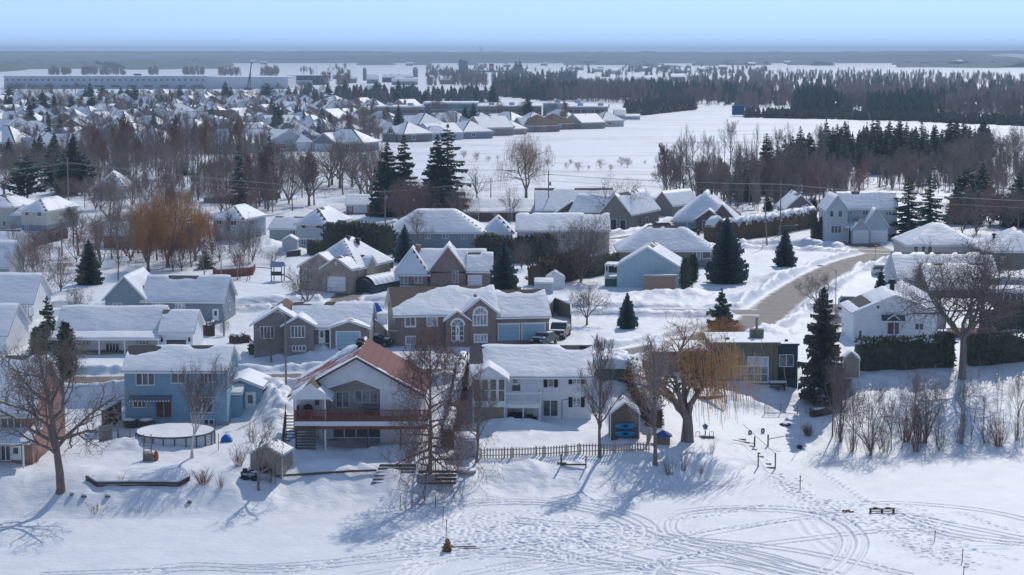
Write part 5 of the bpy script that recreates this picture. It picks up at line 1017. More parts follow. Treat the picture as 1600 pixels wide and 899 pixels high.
simple('taupe_bungalow', 'taupe bungalow with a flat-topped white porch between elm and hedge', 1540, 480, 1452, 1545, 450, 11, 'gx', 2.8, GBR, SHB, snow=.24, extra=lambda h, x0, x1, z: (h.roof(x1 - .3, x1 + 5.6, -2, 4, 2.6, 'flat', 0, SHG, oh=.2, snow=.2, name='porch_roof', fas=.4), h.wall(x1 + .2, x1 + 5.2, -1.5, 3.8, 2.6, 'flat', 0, BRS), h.win('f', -1.5, x1 + .8, x1 + 4.6, 1, 2.1, 4, 1, gl=CURT), h.roof(x1 + 1.5, x1 + 9, 4, 9, 3.6, 'flat', 0, SHG, oh=.2, snow=.2, name='rear_porch_roof'), h.wall(x1 + 1.7, x1 + 9, 4.2, 9, 3.6, 'flat', 0, LGREY)))
simple('grey_roofed_house', 'pale house with a dark deck at the right edge above the cedar hedge', 1590, 458, 1580, 1660, 440, 9, 'gx', 1.2, LGREY, SHG, snow=.2, extra=lambda h, x0, x1, z: h.rail([(x0 - 2, -2), (x1, -2)], .5, 1.5, WOODD))
# left edge stack
h = simple('white_siding_house', 'white house with a raised rear deck at the picture edge', 25, 503, -60, 50, 474, 11, 'gx', 3.4, WHS, SHG, wins=[(16, 32, 483, 498, 2)], vents=[(24, 433)], snow=.34,
       extra=lambda h, x0, x1, z: (h.box('deck_floor', x1 - 5.5, x1 + .2, -2.5, 0, .9, 1.05, WOOD), h.rail([(x1 - 5.5, -2.5), (x1 + .2, -2.5), (x1 + .2, 0)], 1.05, 2.1, WHITE, gap=.18), h.posts([(x1 - .1, -2.4), (x1 - 5, -2.4)], -1, 2.6, WHITE)))
simple('snow_drifted_house', 'low pale house behind, its deep snow roof at the picture edge', 0, 434, -60, 14, 416, 10, 'gx', 3.6, BGREEN, SHG, snow=.34)
simple('snow_drifted_house', 'pale gabled bungalow with a small cream end wall beside the reddish bushes', 20, 400, -30, 16, 382, 9, 'gx', 2.2, CREAM, SHG, snow=.3, rot=-10)
simple('near_edge_house', 'white house whose snowy roof shows just above the brick one at the picture edge', -10, 560, -90, 10, 524, 11, 'gx', 3.0, WHS, SHG, snow=.34)
simple('taupe_bungalow', 'dark taupe bungalow half hidden behind the golden willows', 215, 388, 162, 300, 366, 9, 'gx', 2.2, GBR, SHG, snow=.24, wins=[(200, 206, 370, 376, 2)])
simple('white_gabled_house', 'white steep-roofed house among the bare trees at the wood edge', 172, 312, 146, 196, 292, 12, 'hip', 3.4, LGREY, SHG, snow=.26)
simple('long_shed_house', 'low beige outbuilding behind the bare willows', 350, 318, 318, 390, 308, 9, 'gx', 1.5, BEIGE, SHG, snow=.25)
# ---------------------------------------------------------------- riverbank trees
unit_tree('oak_tree', 'tallest bare oak with a thick dark trunk beside the red brick house', 95, 768, 498, 205, (BARK, TWIG), 401, trunk=.42, fork=0, nb=(18, 9, 6, 3), base=.24, spread=60, gnarl=.2, up=.2, L1=.7, twigr=.02, lvl_wood=3, az=.6)
unit_tree('birch_tree', 'white-barked birch leaning over the round swimming pool', 300, 716, 548, 88, (BIRCH, BARKP), 402, trunk=.16, fork=2, nb=(9, 18, 8, 5), base=.10, spread=28, up=.5, gnarl=.13, lvl_wood=3, L1=.5, az=1.6, levels=4)
unit_tree('bare_tree', 'small crooked bare tree in front of the tan garden shed', 404, 766, 640, 95, (BARK, TWIG), 403, trunk=.13, fork=4, nb=(6, 7, 5, 3), base=.28, spread=70, gnarl=.3, up=.1, lvl_wood=3)
unit_tree('pin_oak_tree', 'reddish pin oak with drooping low branches in front of the red-roofed chalet', 672, 753, 498, 150, (BARK, mat('pin_oak_leaf', (.16, .085, .065), (.24, .14, .11))), 404, trunk=.22, nb=(40, 8, 5, 2), base=.09, spread=66, up=.05, L1=.50, lowdroop=.55, gnarl=.10, droop=.2, tipw=1, twigr=.018, lvl_wood=2)
rt = unit_tree('bare_tree', 'slender bare tree by the snowed-over hedge left of the white house', 745, 722, 562, 80, (BARK, TWIG), 405, trunk=.15, nb=(18, 8, 5, 2), base=.2, spread=44, up=.4, gnarl=.17, lvl_wood=2)
unit_tree('bare_tree', 'straight bare tree growing through the picket fence', 937, 715, 520, 82, (BARK, BARKP), 406, trunk=.17, nb=(20, 8, 5, 2), base=.2, spread=44, up=.35, L1=.42, gnarl=.12)
unit_tree('bare_tree', 'bare tree at the fence corner beside the playhouse with the blue roof', 1024, 726, 518, 88, (BARK, BARKP), 407, trunk=.22, nb=(18, 8, 5, 2), base=.24, spread=46, up=.3, L1=.46, gnarl=.16)
def willow():
    p = P(1074, 690); k = mpp(p); H = (690 - 474) * k; r = random.Random(5)
    W_, C_ = tree_mesh(408, H=H, trunk=.75, fork=4, base=.24, nb=(9, 14, 7, 4), spread=66, gnarl=.2, up=.24, droop=.2, lvl_wood=3, twigr=.018, tipw=1); norm_tree((W_, C_), H, 185 * k)
    # the weeping side over the yard: strands fall from boughs reaching over the olive house
    for u0, v0, n, ln in ((1110, 560, 60, 3.0), (1140, 545, 90, 4.2), (1160, 560, 90, 5.2), (1180, 590, 40, 3.6), (1120, 600, 40, 3.6)):
        a = Vector(((u0 - 1074) * k, r.uniform(-1, 1), (690 - v0) * k)); W_.tube([(0.6, 0, H * .5), ((u0 - 1074) * k * .5, 0, a.z * .97), tuple(a)], [.16, .1, .04], 5)
        for i in range(n):
            t = r.uniform(.35, 1.1); b = Vector((a.x * t + r.gauss(0, 1.0), r.gauss(0, 1.6), a.z * (1 - .05 * abs(t - .8)) + r.gauss(0, .7))); L_ = ln * r.uniform(.4, 1.1); pts = [b]
            pts += [b + Vector((.25 * j * .3 + r.gauss(0, .06), r.gauss(0, .05), -L_ * j / 4)) for j in range(1, 5)]
            if pts[-1].z > .8: C_.tube(pts, [.03, .028, .026, .022, .016], 3, cap=False)
            else: C_.tube(pts[:3], [.022, .02, .016], 3, cap=False)
    root = thing('willow_tree', 'golden weeping willow with a split trunk above the riverbank', 'tree', p, 0); W_.obj('trunk', mat('willow_bark', (.15, .12, .10), (.24, .20, .17), scale=6, stretch=(1, 1, .3), rough=.95, bump=.6), root, True); C_.obj('crown', mat('willow_twig', (.44, .235, .085), (.54, .32, .14), scale=2, rough=.9), root)
willow()
# far willow behind the flat house (only its orange crown shows)
tp('gold', 1135, 545, 492, 80, 'low orange willow crown behind the olive flat-roofed house', 'willow_tree')
unit_tree('elm_tree', 'huge vase-shaped bare elm standing over the cedar hedge', 1503, 592, 352, 215, (mat('elm_bark', (.16, .13, .115), (.25, .21, .19), scale=6, stretch=(1, 1, .3), rough=.95, bump=.5), TWIG), 409, trunk=.4, fork=6, base=.36, nb=(10, 16, 9, 4), spread=72, gnarl=.13, up=.12, lvl_wood=3, twigr=.02, tipw=.7)
# big spruce near the river (own mesh)
def bigspruce(u, v, vt, w_, label, seed, m=SPR, **k):
    k.setdefault('snow', .07)
    p = P(u, v); q = mpp(p); H = (v - vt) * q; W_, C_ = conifer_mesh(seed, H, w_ * q, **k); root = thing('spruce_tree', label, 'tree', p); W_.obj('trunk', BARK, root, True); C_.obj('crown', [m, SNOW], root); return root
bigspruce(1284, 632, 445, 78, 'ragged dark spruce with a woodpile at its foot', 51, mat('weathered_spruce', (.07, .085, .06), (.17, .135, .09), scale=.5, rough=.95), whorls=46, nb=13, dens=6, low=.07, jag=.4, droop=.5, pw=.62)
bigspruce(1135, 442, 338, 78, 'largest dense spruce beside the road, tallest on its lot', 52, SPB, whorls=36, nb=13, dens=6, low=.03, droop=.2, pw=.75)
bigspruce(1226, 416, 355, 42, 'broad spruce on the snowbank inside the road bend', 53, SPB, whorls=28, nb=11, low=.03, droop=.2, pw=.8)
bigspruce(980, 513, 457, 40, 'small neat blue spruce alone on the white lawn', 54, SPB, whorls=24, nb=12, low=.02, droop=.15, pw=.8)
bigspruce(787, 462, 374, 58, 'blue spruce in front of the brick house with the pyramid roof', 55, SPB, whorls=32, nb=12, low=.04, droop=.25, pw=.75)
bigspruce(140, 444, 373, 50, 'dark spruce between the reddish bushes and the slate grey house', 56, SPR, whorls=26, nb=11, low=.04, droop=.3, snow=.08)
bigspruce(632, 410, 350, 44, 'little spruce against the very long slate grey house', 57, SPB, whorls=24, nb=11, low=.04)
bigspruce(1127, 523, 449, 56, 'open-branched spruce rising behind the flat-roofed house', 58, SPR, whorls=20, nb=8, low=.05, jag=.5, droop=.1)
bigspruce(1376, 464, 420, 30, 'small spruce beside the parked white utility car', 59, SPR, whorls=20, nb=9, low=.03)
bigspruce(75, 545, 460, 52, 'scruffy spruce behind the white porch house at its corner', 60, SPR, whorls=20, nb=8, jag=.5, droop=.4, snow=.15)
for u, v, vt, w_, l in ((104, 585, 503, 28, 'thick columnar cedar in front of the columned porch'), (58, 560, 512, 22, 'columnar cedar by the raised deck of the white house'), (1071, 456, 404, 18, 'columnar cedar at the corner of the pale blue house end'), (1083, 440, 398, 16, 'slimmer columnar cedar behind the one at the pale blue house'),
                        (1273, 376, 339, 11, 'first columnar cedar of three by the grey two-storey house'), (1283, 376, 341, 9, 'middle columnar cedar of three by the grey two-storey house'), (1290, 375, 336, 10, 'tallest columnar cedar of three, touching the grey two-storey house'),
                        (607, 452, 438, 14, 'tiny round cedar beside the dark tunnel shelter'), (485, 547, 527, 20, 'rounded cedar bush beside the entrance of the grey brick bungalow'), (196, 545, 523, 14, 'small cedar between the porch columns of the low white house')): cedar(u, v, vt, w_, l)
# yard trees
unit_tree('bare_tree', 'round-crowned bare tree before the tan garage house', 479, 487, 412, 82, (BARK, TWIG), 410, trunk=.15, fork=5, base=.24, nb=(9, 9, 6, 4), spread=72, up=.2, gnarl=.14)
unit_tree('bare_tree', 'rounded bare tree alone on the lawn between two streets', 917, 508, 436, 72, (BARK, TWIG), 411, trunk=.14, fork=5, base=.22, nb=(9, 9, 6, 4), spread=70, up=.2, gnarl=.14)
unit_tree('bare_tree', 'short bare tree by the tall lamp before the grey brick bungalow', 424, 566, 500, 62, (BARK, TWIG), 412, trunk=.12, fork=4, base=.3, nb=(8, 7, 5, 3), spread=74, up=.2, gnarl=.17)
unit_tree('bare_tree', 'large multi-stemmed bare tree in front of the cream bungalow', 908, 440, 330, 105, (BARK, TWIG), 413, trunk=.22, fork=9, base=.05, nb=(9, 12, 7, 4), spread=64, up=.22, gnarl=.11, lvl_wood=2)
unit_tree('bare_tree', 'spreading bare tree before the taupe house with the dark garage', 967, 358, 268, 95, (BARK, TWIG), 414, trunk=.26, fork=5, base=.25, nb=(9, 9, 6, 4), spread=68, up=.2, gnarl=.2, lvl_wood=3)
unit_tree('willow_tree', 'lone weeping willow standing against the open field', 822, 322, 206, 92, (BARK, mat('pale_willow_twig', (.34, .23, .15), (.42, .30, .20), scale=2, rough=.9)), 415, trunk=.4, fork=4, base=.3, nb=(9, 10, 7, 4), spread=74, up=.2, gnarl=.16, droop=.3, hang=900, hanglen=3.4, twigr=.022, lvl_wood=3)
tp('shrubby', 700, 540, 500, 38, 'thin reddish sapling in front of the arched entrance', 'bare_tree'); tp('red', 376, 470, 452, 1, '', 'x') if 0 else None
L1_ = [('shrubby', 62, 478, 372, 88, 'purple-brown spreading tree beside the leafless reddish mass at the lot line'), ('red', 95, 455, 392, 70, 'dense reddish leafless tree behind the purple-brown one'), ('oval', 123, 400, 318, 56, 'bare tree below the cream house with one clear trunk'),
       ('oval2', 170, 368, 268, 60, 'bare tree with a bare straight bole in front of the white steep house'), ('tall', 185, 440, 300, 40, 'tall thin dark tree at the edge of the golden willows'), ('shrubby', 120, 498, 442, 52, 'bushy low tree behind the porch house'), ('tall', 150, 430, 330, 30, 'slim tree above the dark spruce'),
       ('oval', 320, 440, 372, 40, 'bare tree next to the curved lamp post'), ('shrubby', 395, 410, 345, 54, 'purple shrubby tree in front of the white two-storey house'), ('red', 375, 435, 392, 44, 'reddish shrub beside the plank fence'), ('shrubby', 350, 525, 497, 30, 'low bush in the yard right of the slate grey house'),
       ('oval2', 655, 395, 330, 60, 'bare tree leaning before the very long grey house'), ('redtall', 690, 400, 372, 1, 'x'), ('vase', 745, 312, 258, 46, 'bare tree left of the lone willow'), ('shrubby', 690, 420, 385, 30, 'x'), ('shrubby', 815, 420, 372, 50, 'purple-grey tree behind the blue spruce'),
       ('oval', 365, 640, 0, 0, 'x'), ('shrubby', 1278, 478, 420, 78, 'wispy bare tree at the bend beside the slim lamp post'), ('shrubby', 1300, 540, 470, 50, 'wispy bush behind the ragged dark spruce'), ('shrubby', 700, 455, 415, 50, 'thin bare tree before the bare brick gable'), ('redtall', 268, 345, 292, 26, 'russet column tree behind the golden willows'),
       ('shrubby', 765, 448, 405, 40, 'bare shrub between brick house and blue spruce'), ('vase', 798, 345, 290, 50, 'bare tree rising before the red brick porch bungalow'), ('tall', 100, 335, 275, 60, 'pinkish tree under the wires beside the dark spruces'), ('vase', 480, 298, 258, 1, 'x')]
for k, u, v, vt, w_, l in L1_:
    if l != 'x' and w_ > 2: tp(k, u, v, vt, w_, l)
for i, (u, v, vt, w_, l) in enumerate(((232, 425, 300, 78, 'leftmost of the three golden willows'), (262, 418, 284, 92, 'middle and tallest of the three golden willows, fox-orange crown'), (305, 408, 308, 76, 'rightmost of the three golden willows'))): tp('gold', u, v, vt, w_, l, 'willow_tree', az=i * 2.1 + .4, group='golden willows behind the slate grey house')
# conifers of the middle distance
CON = [('spruce', 606, 338, 222, 46, 'first of the tall spruce group behind the brick garage house'), ('spruce2', 632, 336, 211, 44, 'slender spruce second in the tall group behind the brick garage house'), ('spruce', 684, 345, 212, 52, 'very tall spruce next to the highest one behind the long grey house'), ('sparse', 700, 345, 196, 60, 'highest spruce of all with a broad skirt behind the long grey house'),
       ('spire', 375, 332, 217, 26, 'narrow dark spruce above the white two-storey house'), ('spire', 422, 312, 203, 26, 'spire-like spruce among the russet trees'), ('spire', 287, 275, 250, 22, 'small dark spruce above the golden willows'), ('spruce', 15, 262, 216, 24, 'small dark spruce at the picture edge'),
       ('pine', 43, 316, 243, 50, 'dense round-shouldered dark conifer beside the edge of the wood'), ('spruce2', 84, 292, 216, 34, 'dark spruce in the clump left of the wires'), ('spruce', 116, 300, 210, 34, 'tallest dark spruce of the clump by the wires'), ('pine', 128, 304, 240, 34, 'wide dark conifer at the right of the clump by the wires'), ('spruce', 100, 305, 240, 30, 'short spruce in the middle of the clump by the wires'),
       ('sparse', 1418, 378, 278, 50, 'big layered spruce beside the tall grey house'), ('sparse', 1452, 360, 272, 38, 'second layered spruce further from the tall grey house'), ('pine', 1512, 335, 262, 46, 'dark pine with two tops beyond the snow-roofed houses'), ('spruce', 1535, 330, 255, 34, 'taller of the dark pines beyond the snow-roofed houses'), ('spruce', 1590, 355, 270, 44, 'dark spruce at the right border above the snow roofs'),
       ('spruce', 1272, 330, 308, 16, 'small dark spruce right of the brown gabled house'), ('spruce', 1200, 330, 308, 14, 'little spruce behind the big brown house'), ('spire', 322, 420, 385, 24, 'dark spruce half hidden by the golden willow beside the lamp post'), ('redtall', 425, 322, 250, 30, 'x')]
for k, u, v, vt, w_, l in CON:
    if l != 'x': tp(k, u, v, vt, w_, l, 'spruce_tree')
# cedar masses
def hd(name, label, pts, H, wd, **k): return hedge(mk(*pts), H, wd, label, name=name, **k)
hd('hedge', 'long dark cedar hedge below the white bungalow', [(1338, 576), (1400, 576), (1475, 572), (1488, 572)], 3.4, 1.5, snow=0, dens=55, sz=.3, bumpy=.16)
hd('hedge', 'dark cedar hedge continuing right of the big elm', [(1512, 570), (1560, 566), (1680, 560)], 3.2, 1.6, dens=50, sz=.3, bumpy=.2)
hd('hedge', 'rear cedar hedge behind the roofed deck', [(1535, 517), (1600, 513), (1680, 510)], 3.3, 1.6, dens=40, sz=.35)
hd('hedge', 'very long clipped hedge under a thick white snow cap along the far street', [(1108, 380), (1160, 373), (1210, 366), (1255, 357), (1268, 355)], 3.6, 2.4, snow=.6, dens=22, sz=.3, m=CEDB)
hd('hedge', 'bulky dark cedar mass behind the tan garage house', [(512, 395), (560, 392), (606, 398)], 4.6, 3.0, dens=26, sz=.5, bumpy=.3)
hd('hedge', 'low dark juniper in front of the boxy white house', [(482, 398), (508, 398)], 2.2, 2.5, dens=30, sz=.4, bumpy=.3)
hd('hedge', 'dark cedar row behind the blue spruce before the cream bungalow', [(752, 405), (800, 412), (860, 404)], 3.8, 3, dens=26, sz=.5, bumpy=.35)
hd('hedge', 'browner cedar hedge behind the two little white sheds', [(838, 447), (880, 438), (906, 430)], 3.6, 3, dens=30, sz=.45, m=CEDB, bumpy=.25)
hd('hedge', 'dark hedge running to the porch of the pale blue house end', [(912, 434), (945, 427), (968, 424)], 2.6, 2, dens=30, sz=.4)
hd('hedge', 'squat dark bushes behind the pyramid-roofed brick house', [(588, 420), (612, 418)], 1.6, 1.6, dens=30)
hd('hedge', 'narrow snow-crusted hedge climbing beside the red-roofed chalet', [(700, 702), (708, 672), (716, 630), (724, 592)], 2.4, 1.1, m=mat('dead_brown_hedge', (.06, .045, .035), (.10, .08, .06)), snow=.12, dens=45, sz=.25, bumpy=.25)
hd('hedge', 'orange-brown hedge behind the shed with the kayaks', [(1024, 668), (1010, 650), (1000, 622), (992, 600)], 2.6, 1.6, m=CEDB, snow=.15, dens=45, sz=.25)
hd('hedge', 'leafless brown clipped hedge by the bare trees below the cream house', [(40, 388), (70, 380), (100, 372)], 2.0, 1.8, m=mat('bare_hedge', (.09, .055, .05), (.13, .085, .075)), dens=30)
hd('hedge', 'snow-topped clipped hedge beside the slate grey house driveway', [(318, 524), (334, 524)], 1.6, 1.2, m=MATS['bare_hedge'], snow=.15); hd('hedge', 'low dark hedge at the corner of the grey brick bungalow', [(362, 537), (388, 535)], 1.0, 1, m=MATS['bare_hedge'], snow=.15); hd('hedge', 'dark shrubs left of the grey brick bungalow wall', [(392, 553), (405, 553)], 1.5, 1.2, snow=.1)
# bank thickets
TH = random.Random(77); n_ = 0
spots = []
for i in range(26):
    u = 1296 + i * 12 + TH.uniform(-8, 8); base_ = np.interp(u, [1290, 1340, 1400, 1470, 1530, 1600], [690, 706, 700, 696, 684, 672]); spots.append((u, base_ + TH.uniform(-22, 8)))
marks = ['beside the ragged spruce', 'along the middle of the bank', 'below the big elm', 'toward the right border']
for i, (u, v) in enumerate(sorted(spots)):
    H_ = TH.choice([50, 70, 90, 125, 140, 105]); key = TH.choice(['wispy', 'thin', 'wispy', 'tall', 'wispy', 'shrubby'])
    tp(key, u, v, v - H_, H_ * (.32 if key != 'shrubby' else .8), f'{nth(i + 1)} thin leafless sapling from the spruce along the river bank', 'sapling', group='saplings on the river bank', cat='sapling')
for i, (u, v, h_, w_, key) in enumerate(((1330, 706, 50, 40, 'thicket'), (1358, 712, 60, 46, 'thicket'), (1384, 706, 44, 36, 'thicket'), (1415, 690, 62, 44, 'thickred'), (1440, 692, 74, 46, 'thickred'), (1432, 706, 50, 36, 'thickred'), (1470, 704, 52, 40, 'thicket'), (1500, 694, 46, 40, 'thicket'), (1542, 692, 60, 44, 'thicket'), (1560, 697, 56, 44, 'thickred'), (1590, 688, 60, 44, 'thicket'), (1312, 690, 54, 40, 'thicket'), (1605, 675, 50, 40, 'thicket'))):
    tp(key, u, v, v - h_, w_, f'{nth(i + 1)} tangled {"reddish " if key == "thickred" else ""}bush counted from the spruce on the bank slope', 'bush', group='bushes on the river bank', cat='bush')
for k, u, v, vt, w_, l in (('ball', 1263, 681, 657, 21, 'round red-twigged bush on the snow slope'), ('thicket', 1112, 709, 680, 17, 'small upright bush above the bank beside the bird feeder'), ('thicket', 1046, 742, 700, 44, 'dense dark brush at the foot of the fence-corner tree'), ('thicket', 1068, 735, 690, 26, 'brush clump right of the fence-corner tree'), ('thickred', 318, 755, 728, 44, 'straw-coloured twiggy shrub at the end of the retaining wall'), ('thicket', 345, 762, 735, 30, 'twiggy shrub beyond the end of the retaining wall'),
                           ('thickred', 372, 728, 690, 34, 'bare shrub left of the tan garden shed'), ('thicket', 395, 690, 650, 34, 'bare shrub behind the tan garden shed'), ('reed', 140, 750, 738, 16, 'dry weed tuft left on the retaining wall'), ('reed', 190, 750, 738, 16, 'dry weed tuft in the middle above the retaining wall'), ('thickred', 55, 722, 695, 26, 'pinkish bare shrub against the red brick house'), ('reed', 150, 802, 782, 36, 'dry weeds below the oak on the bank'), ('reed', 960, 765, 745, 12, 'dry grass tuft below the picket fence'), ('reed', 1000, 760, 745, 12, 'second dry grass tuft further along below the picket fence'), ('reed', 215, 800, 790, 30, 'scattered weeds on the slope below the retaining wall'),
                           ('thicket', 1095, 740, 722, 22, 'short weeds on the bank left of the wooden steps'), ('thickred', 1215, 610, 598, 16, 'snowy low shrub before the teal wing'), ('shrubby', 1312, 692, 556, 60, 'pale grey tree with thin forked stems beside the woodpile'), ('thicket', 450, 430, 395, 30, 'x'), ('shrubby', 425, 412, 388, 60, 'bare shrubs behind the play tower')):
    if l != 'x': tp(k, u, v, vt, w_, l, 'bare_tree' if k == 'shrubby' else 'bush', cat='tree' if k == 'shrubby' else 'bush')
# ---------------------------------------------------------------- yard objects
class Thing:
    def __init__(s, name, label, cat, u, v, rot=0, z=None, group=None):
        p = P(u, v) if z is None else onz(u, v, z); s.root = thing(name, label, cat, p, math.radians(rot), group); s.p = p; s.k = mpp(p)
    def add(s, name, m, f, smooth=False, parent=None): mb = MB(); f(mb); return mb.obj(name, m, parent or s.root, smooth)
POOLW = mat('pool_wall', (.52, .55, .58), (.46, .49, .52), rough=.5)
def pool():
    t = Thing('swimming_pool', 'round above-ground pool covered in smooth snow with a dark rim', 'pool', 264, 697); r = 62 * t.k; y = r
    def wallf(mb):
        n = 48
        for i in range(n):
            a0, a1 = 6.283 * i / n, 6.283 * (i + 1) / n; c_ = lambda a, z: (r * math.cos(a), y + r * math.sin(a), z); mb.add([c_(a0, -1), c_(a1, -1), c_(a1, .75), c_(a0, .75)], [(0, 1, 2, 3)])
    t.add('pool_wall', POOLW, wallf)
    t.add('rim', mat('grey_rim', (.10, .12, .14)), lambda mb: mb.tube([(r * 1.01 * math.cos(6.2832 * i / 48), y + r * 1.01 * math.sin(6.2832 * i / 48), .78) for i in range(49)], .09, 5, cap=False))
    for i in range(22): a = 6.283 * i / 22; t.add('post', MATS['grey_rim'], lambda mb: mb.tube([(r * 1.01 * math.cos(a), y + r * 1.01 * math.sin(a), -.6), (r * 1.01 * math.cos(a), y + r * 1.01 * math.sin(a), .78)], .06, 4))
    X, A = np.meshgrid(np.linspace(0, r * .98, 14), np.linspace(0, 2 * np.pi, 49)); co = np.stack([X * np.cos(A), y + X * np.sin(A), 0.7 + .1 * fbm(X * np.cos(A) / 2, X * np.sin(A) / 2, 4, 3) + .12], -1).reshape(-1, 3); link('snow_cap', npmesh('snow_cap', co, gridq(49, 14), SNOW), t.root)
pool()
def railing(name, label, pts, H, m, gap=.18, cat='fence', z=None, th=.025, topr=.04):
    W_ = mk(*pts); p0 = W_[0]; root = thing(name, label, cat, p0); mb = MB(); pm = MB()
    for a, b in zip(W_[:-1], W_[1:]):
        a = a - p0; b = b - p0; L_ = (b - a).length; n = max(1, int(L_ / gap)); mb.tube([a + Vector((0, 0, H)), b + Vector((0, 0, H))], topr, 4); mb.tube([a + Vector((0, 0, H * .15)), b + Vector((0, 0, H * .15))], topr * .7, 4)
        for i in range(n + 1): q = a + (b - a) * i / n; mb.box(q.x - th, q.x + th, q.y - th * .5, q.y + th * .5, q.z - .2, q.z + H)
        for q in (a, b): pm.box(q.x - .07, q.x + .07, q.y - .07, q.y + .07, q.z - .6, q.z + H + .1)
    mb.obj('railing', m, root); pm.obj('post', m, root); return root
railing('deck_railing', 'grey balustrade at the snowy stair beside the pool', [(184, 684), (204, 684)], 1.1, mat('grey_wood', (.22, .21, .20), (.30, .29, .28)), gap=.22); railing('deck_railing', 'dark grey board railing left of the pool stair', [(156, 690), (175, 686)], 1.5, MATS['grey_wood'], gap=.1, th=.05)
def board_fence(label, pts, H, m=WOODD, gap=.16, snow=.1, lap=.075, name='board_fence'):
    W_ = mk(*pts); p0 = W_[0]; root = thing(name, label, 'fence', p0); mb = MB(); ps = MB(); sc_ = MB()
    for a, b in zip(W_[:-1], W_[1:]):
        a = a - p0; b = b - p0; d = (b - a); L_ = d.length; n = max(1, int(L_ / gap)); dn = Vector((d.x, d.y, 0)).normalized(); s_ = Vector((dn.y, -dn.x, 0)) * .015
        for i in range(n):
            q = a + d * (i + .5) / n; e = dn * lap; hh = H * R.uniform(.97, 1.03); vs = [q - e - s_, q + e - s_, q + e + s_, q - e + s_]; mb.add([(v.x, v.y, q.z - .5) for v in vs] + [(v.x, v.y, q.z + hh) for v in vs], [(4, 5, 6, 7), (0, 1, 5, 4), (1, 2, 6, 5), (2, 3, 7, 6), (3, 0, 4, 7)])
        for z_ in (.25, .8): ps.tube([a + Vector((0, .05, H * z_)), b + Vector((0, .05, H * z_))], .04, 4)
        for i in range(int(L_ / 2.4) + 1): q = a + d * min(1, i * 2.4 / L_); ps.box(q.x - .06, q.x + .06, q.y, q.y + .12, q.z - .6, q.z + H + .08)
        if snow: sc_.tube([a + Vector((0, 0, H + .02)), b + Vector((0, 0, H + .02))], snow, 5)
    mb.obj('boards', m, root); ps.obj('frame', m, root)
    if snow: sc_.obj('snow_cap', SNOW, root, True)
board_fence('tall dark privacy fence beside the blue house', [(160, 672), (190, 655)], 2.0); board_fence('brown plank fence behind the parked pickup', [(858, 500), (866, 490), (892, 498), (892, 512)], 1.9, mat('brown_fence', (.20, .15, .12), (.26, .20, .16)))
board_fence('grey plank fence stepping back beside the wide brick house', [(580, 512), (586, 522), (596, 530), (604, 541), (622, 541)], 1.9, MATS['brown_fence'], snow=.05); board_fence('low reddish plank fence around the sandbox by the lamp post', [(333, 428), (340, 434), (395, 430), (399, 420)], 1.3, WOODR)
board_fence('brown privacy fence behind the low porch house with the long hedge', [(215, 560), (150, 566)], 1.1, WOODD) if 0 else None
board_fence('low wooden fence in front of the picket-free cream house', [(-5, 368), (34, 366)], 1.0, WOODR); board_fence('dark deck fence beside the boxy white house', [(448, 402), (470, 400)], 1.1, WOODD); board_fence('brown screen fence below the snow hip roofs', [(1525, 428), (1570, 427)], 2.0, WOODD, snow=.05)
board_fence('wooden picket fence along the riverbank below the white house', [(750, 716), (800, 715), (850, 713), (885, 711), (905, 709), (960, 708), (1016, 706)], .95, SEE, gap=.27, snow=0, lap=.055, name='picket_fence')
def shed(name, label, uc, vb, u0, u1, ve, dep, rise, wm, rm=SHG, rot=0, kind='gy', door=None, **k):
    h = House(name, label, uc, vb, rot=rot, cat='shed'); x0, x1, z = h.bp(u0, u1, ve, 0, dep, kind, rise, wm, rm, oh=.15, end=.15, snow=k.pop('snow', .18), res=.3, fas=.12); 
    for xx in (x0, x1): h.box('corner_board', xx - .05, xx + .05, -.03, .04, -.6, z - .02, WHITE)
    return h, x0, x1, z
h, x0, x1, z = shed('garden_shed', 'brown shed with two bright blue kayaks hung on its wall', 976, 684, 954, 999, 647, 4.0, 1.1, BRS)
KAY = mat('blue_kayak', (.015, .22, .42), (.02, .27, .48), rough=.35)
for v, l in ((666, 'upper of the two bright blue kayaks on the brown shed wall'), (678, 'lower of the two bright blue kayaks on the brown shed wall')):
    xx, zz = h.fy(977, v, -.2); q = h.M @ Vector((xx, -.36, zz)); o = thing('kayak', l, 'kayak', q, 0, 'kayaks on the brown shed'); Lk = 1.12; mb = MB(); rows = 13
    vs = []; 
    for i in range(rows):
        t = -1 + 2 * i / (rows - 1); w_ = .34 * (1 - abs(t) ** 2.4) + .015; dpt = .20 * (1 - abs(t) ** 3) + .01
        for j in range(8): a = 6.283 * j / 8; vs.append((t * Lk, math.sin(a) * dpt * .9, math.cos(a) * w_ + .10 * abs(t) ** 3))
    mb.add(vs, [(i * 8 + j, i * 8 + (j + 1) % 8, (i + 1) * 8 + (j + 1) % 8, (i + 1) * 8 + j) for i in range(rows - 1) for j in range(8)]); mb.obj('hull', KAY, o, True)
    mb = MB(); mb.ell(0, -.17, .06, .35, .05, .13, 12, 5); mb.obj('cockpit', BLK, o, True)
h, x0, x1, z = shed('garden_shed', 'tan garden shed with snowy roof and a junk bench against it', 421, 742, 391, 441, 709, 3.0, .75, TAN, rot=-12); h.door('f', 0, x0 + .9, x1 - 1.0, -.1, z - .2, m=TAN, pane=False)
h, x0, x1, z = shed('metal_shed', 'small white metal shed behind the pin oak with a rounded snow roof', 730, 714, 711, 744, 688, 2.2, .35, mat('white_metal_wall', (.5, .52, .54)), kind='gx', snow=.3); h.door('f', 0, x0 + .6, x1 - .6, 0, z - .15, m=MATS['white_metal_wall'], pane=False)
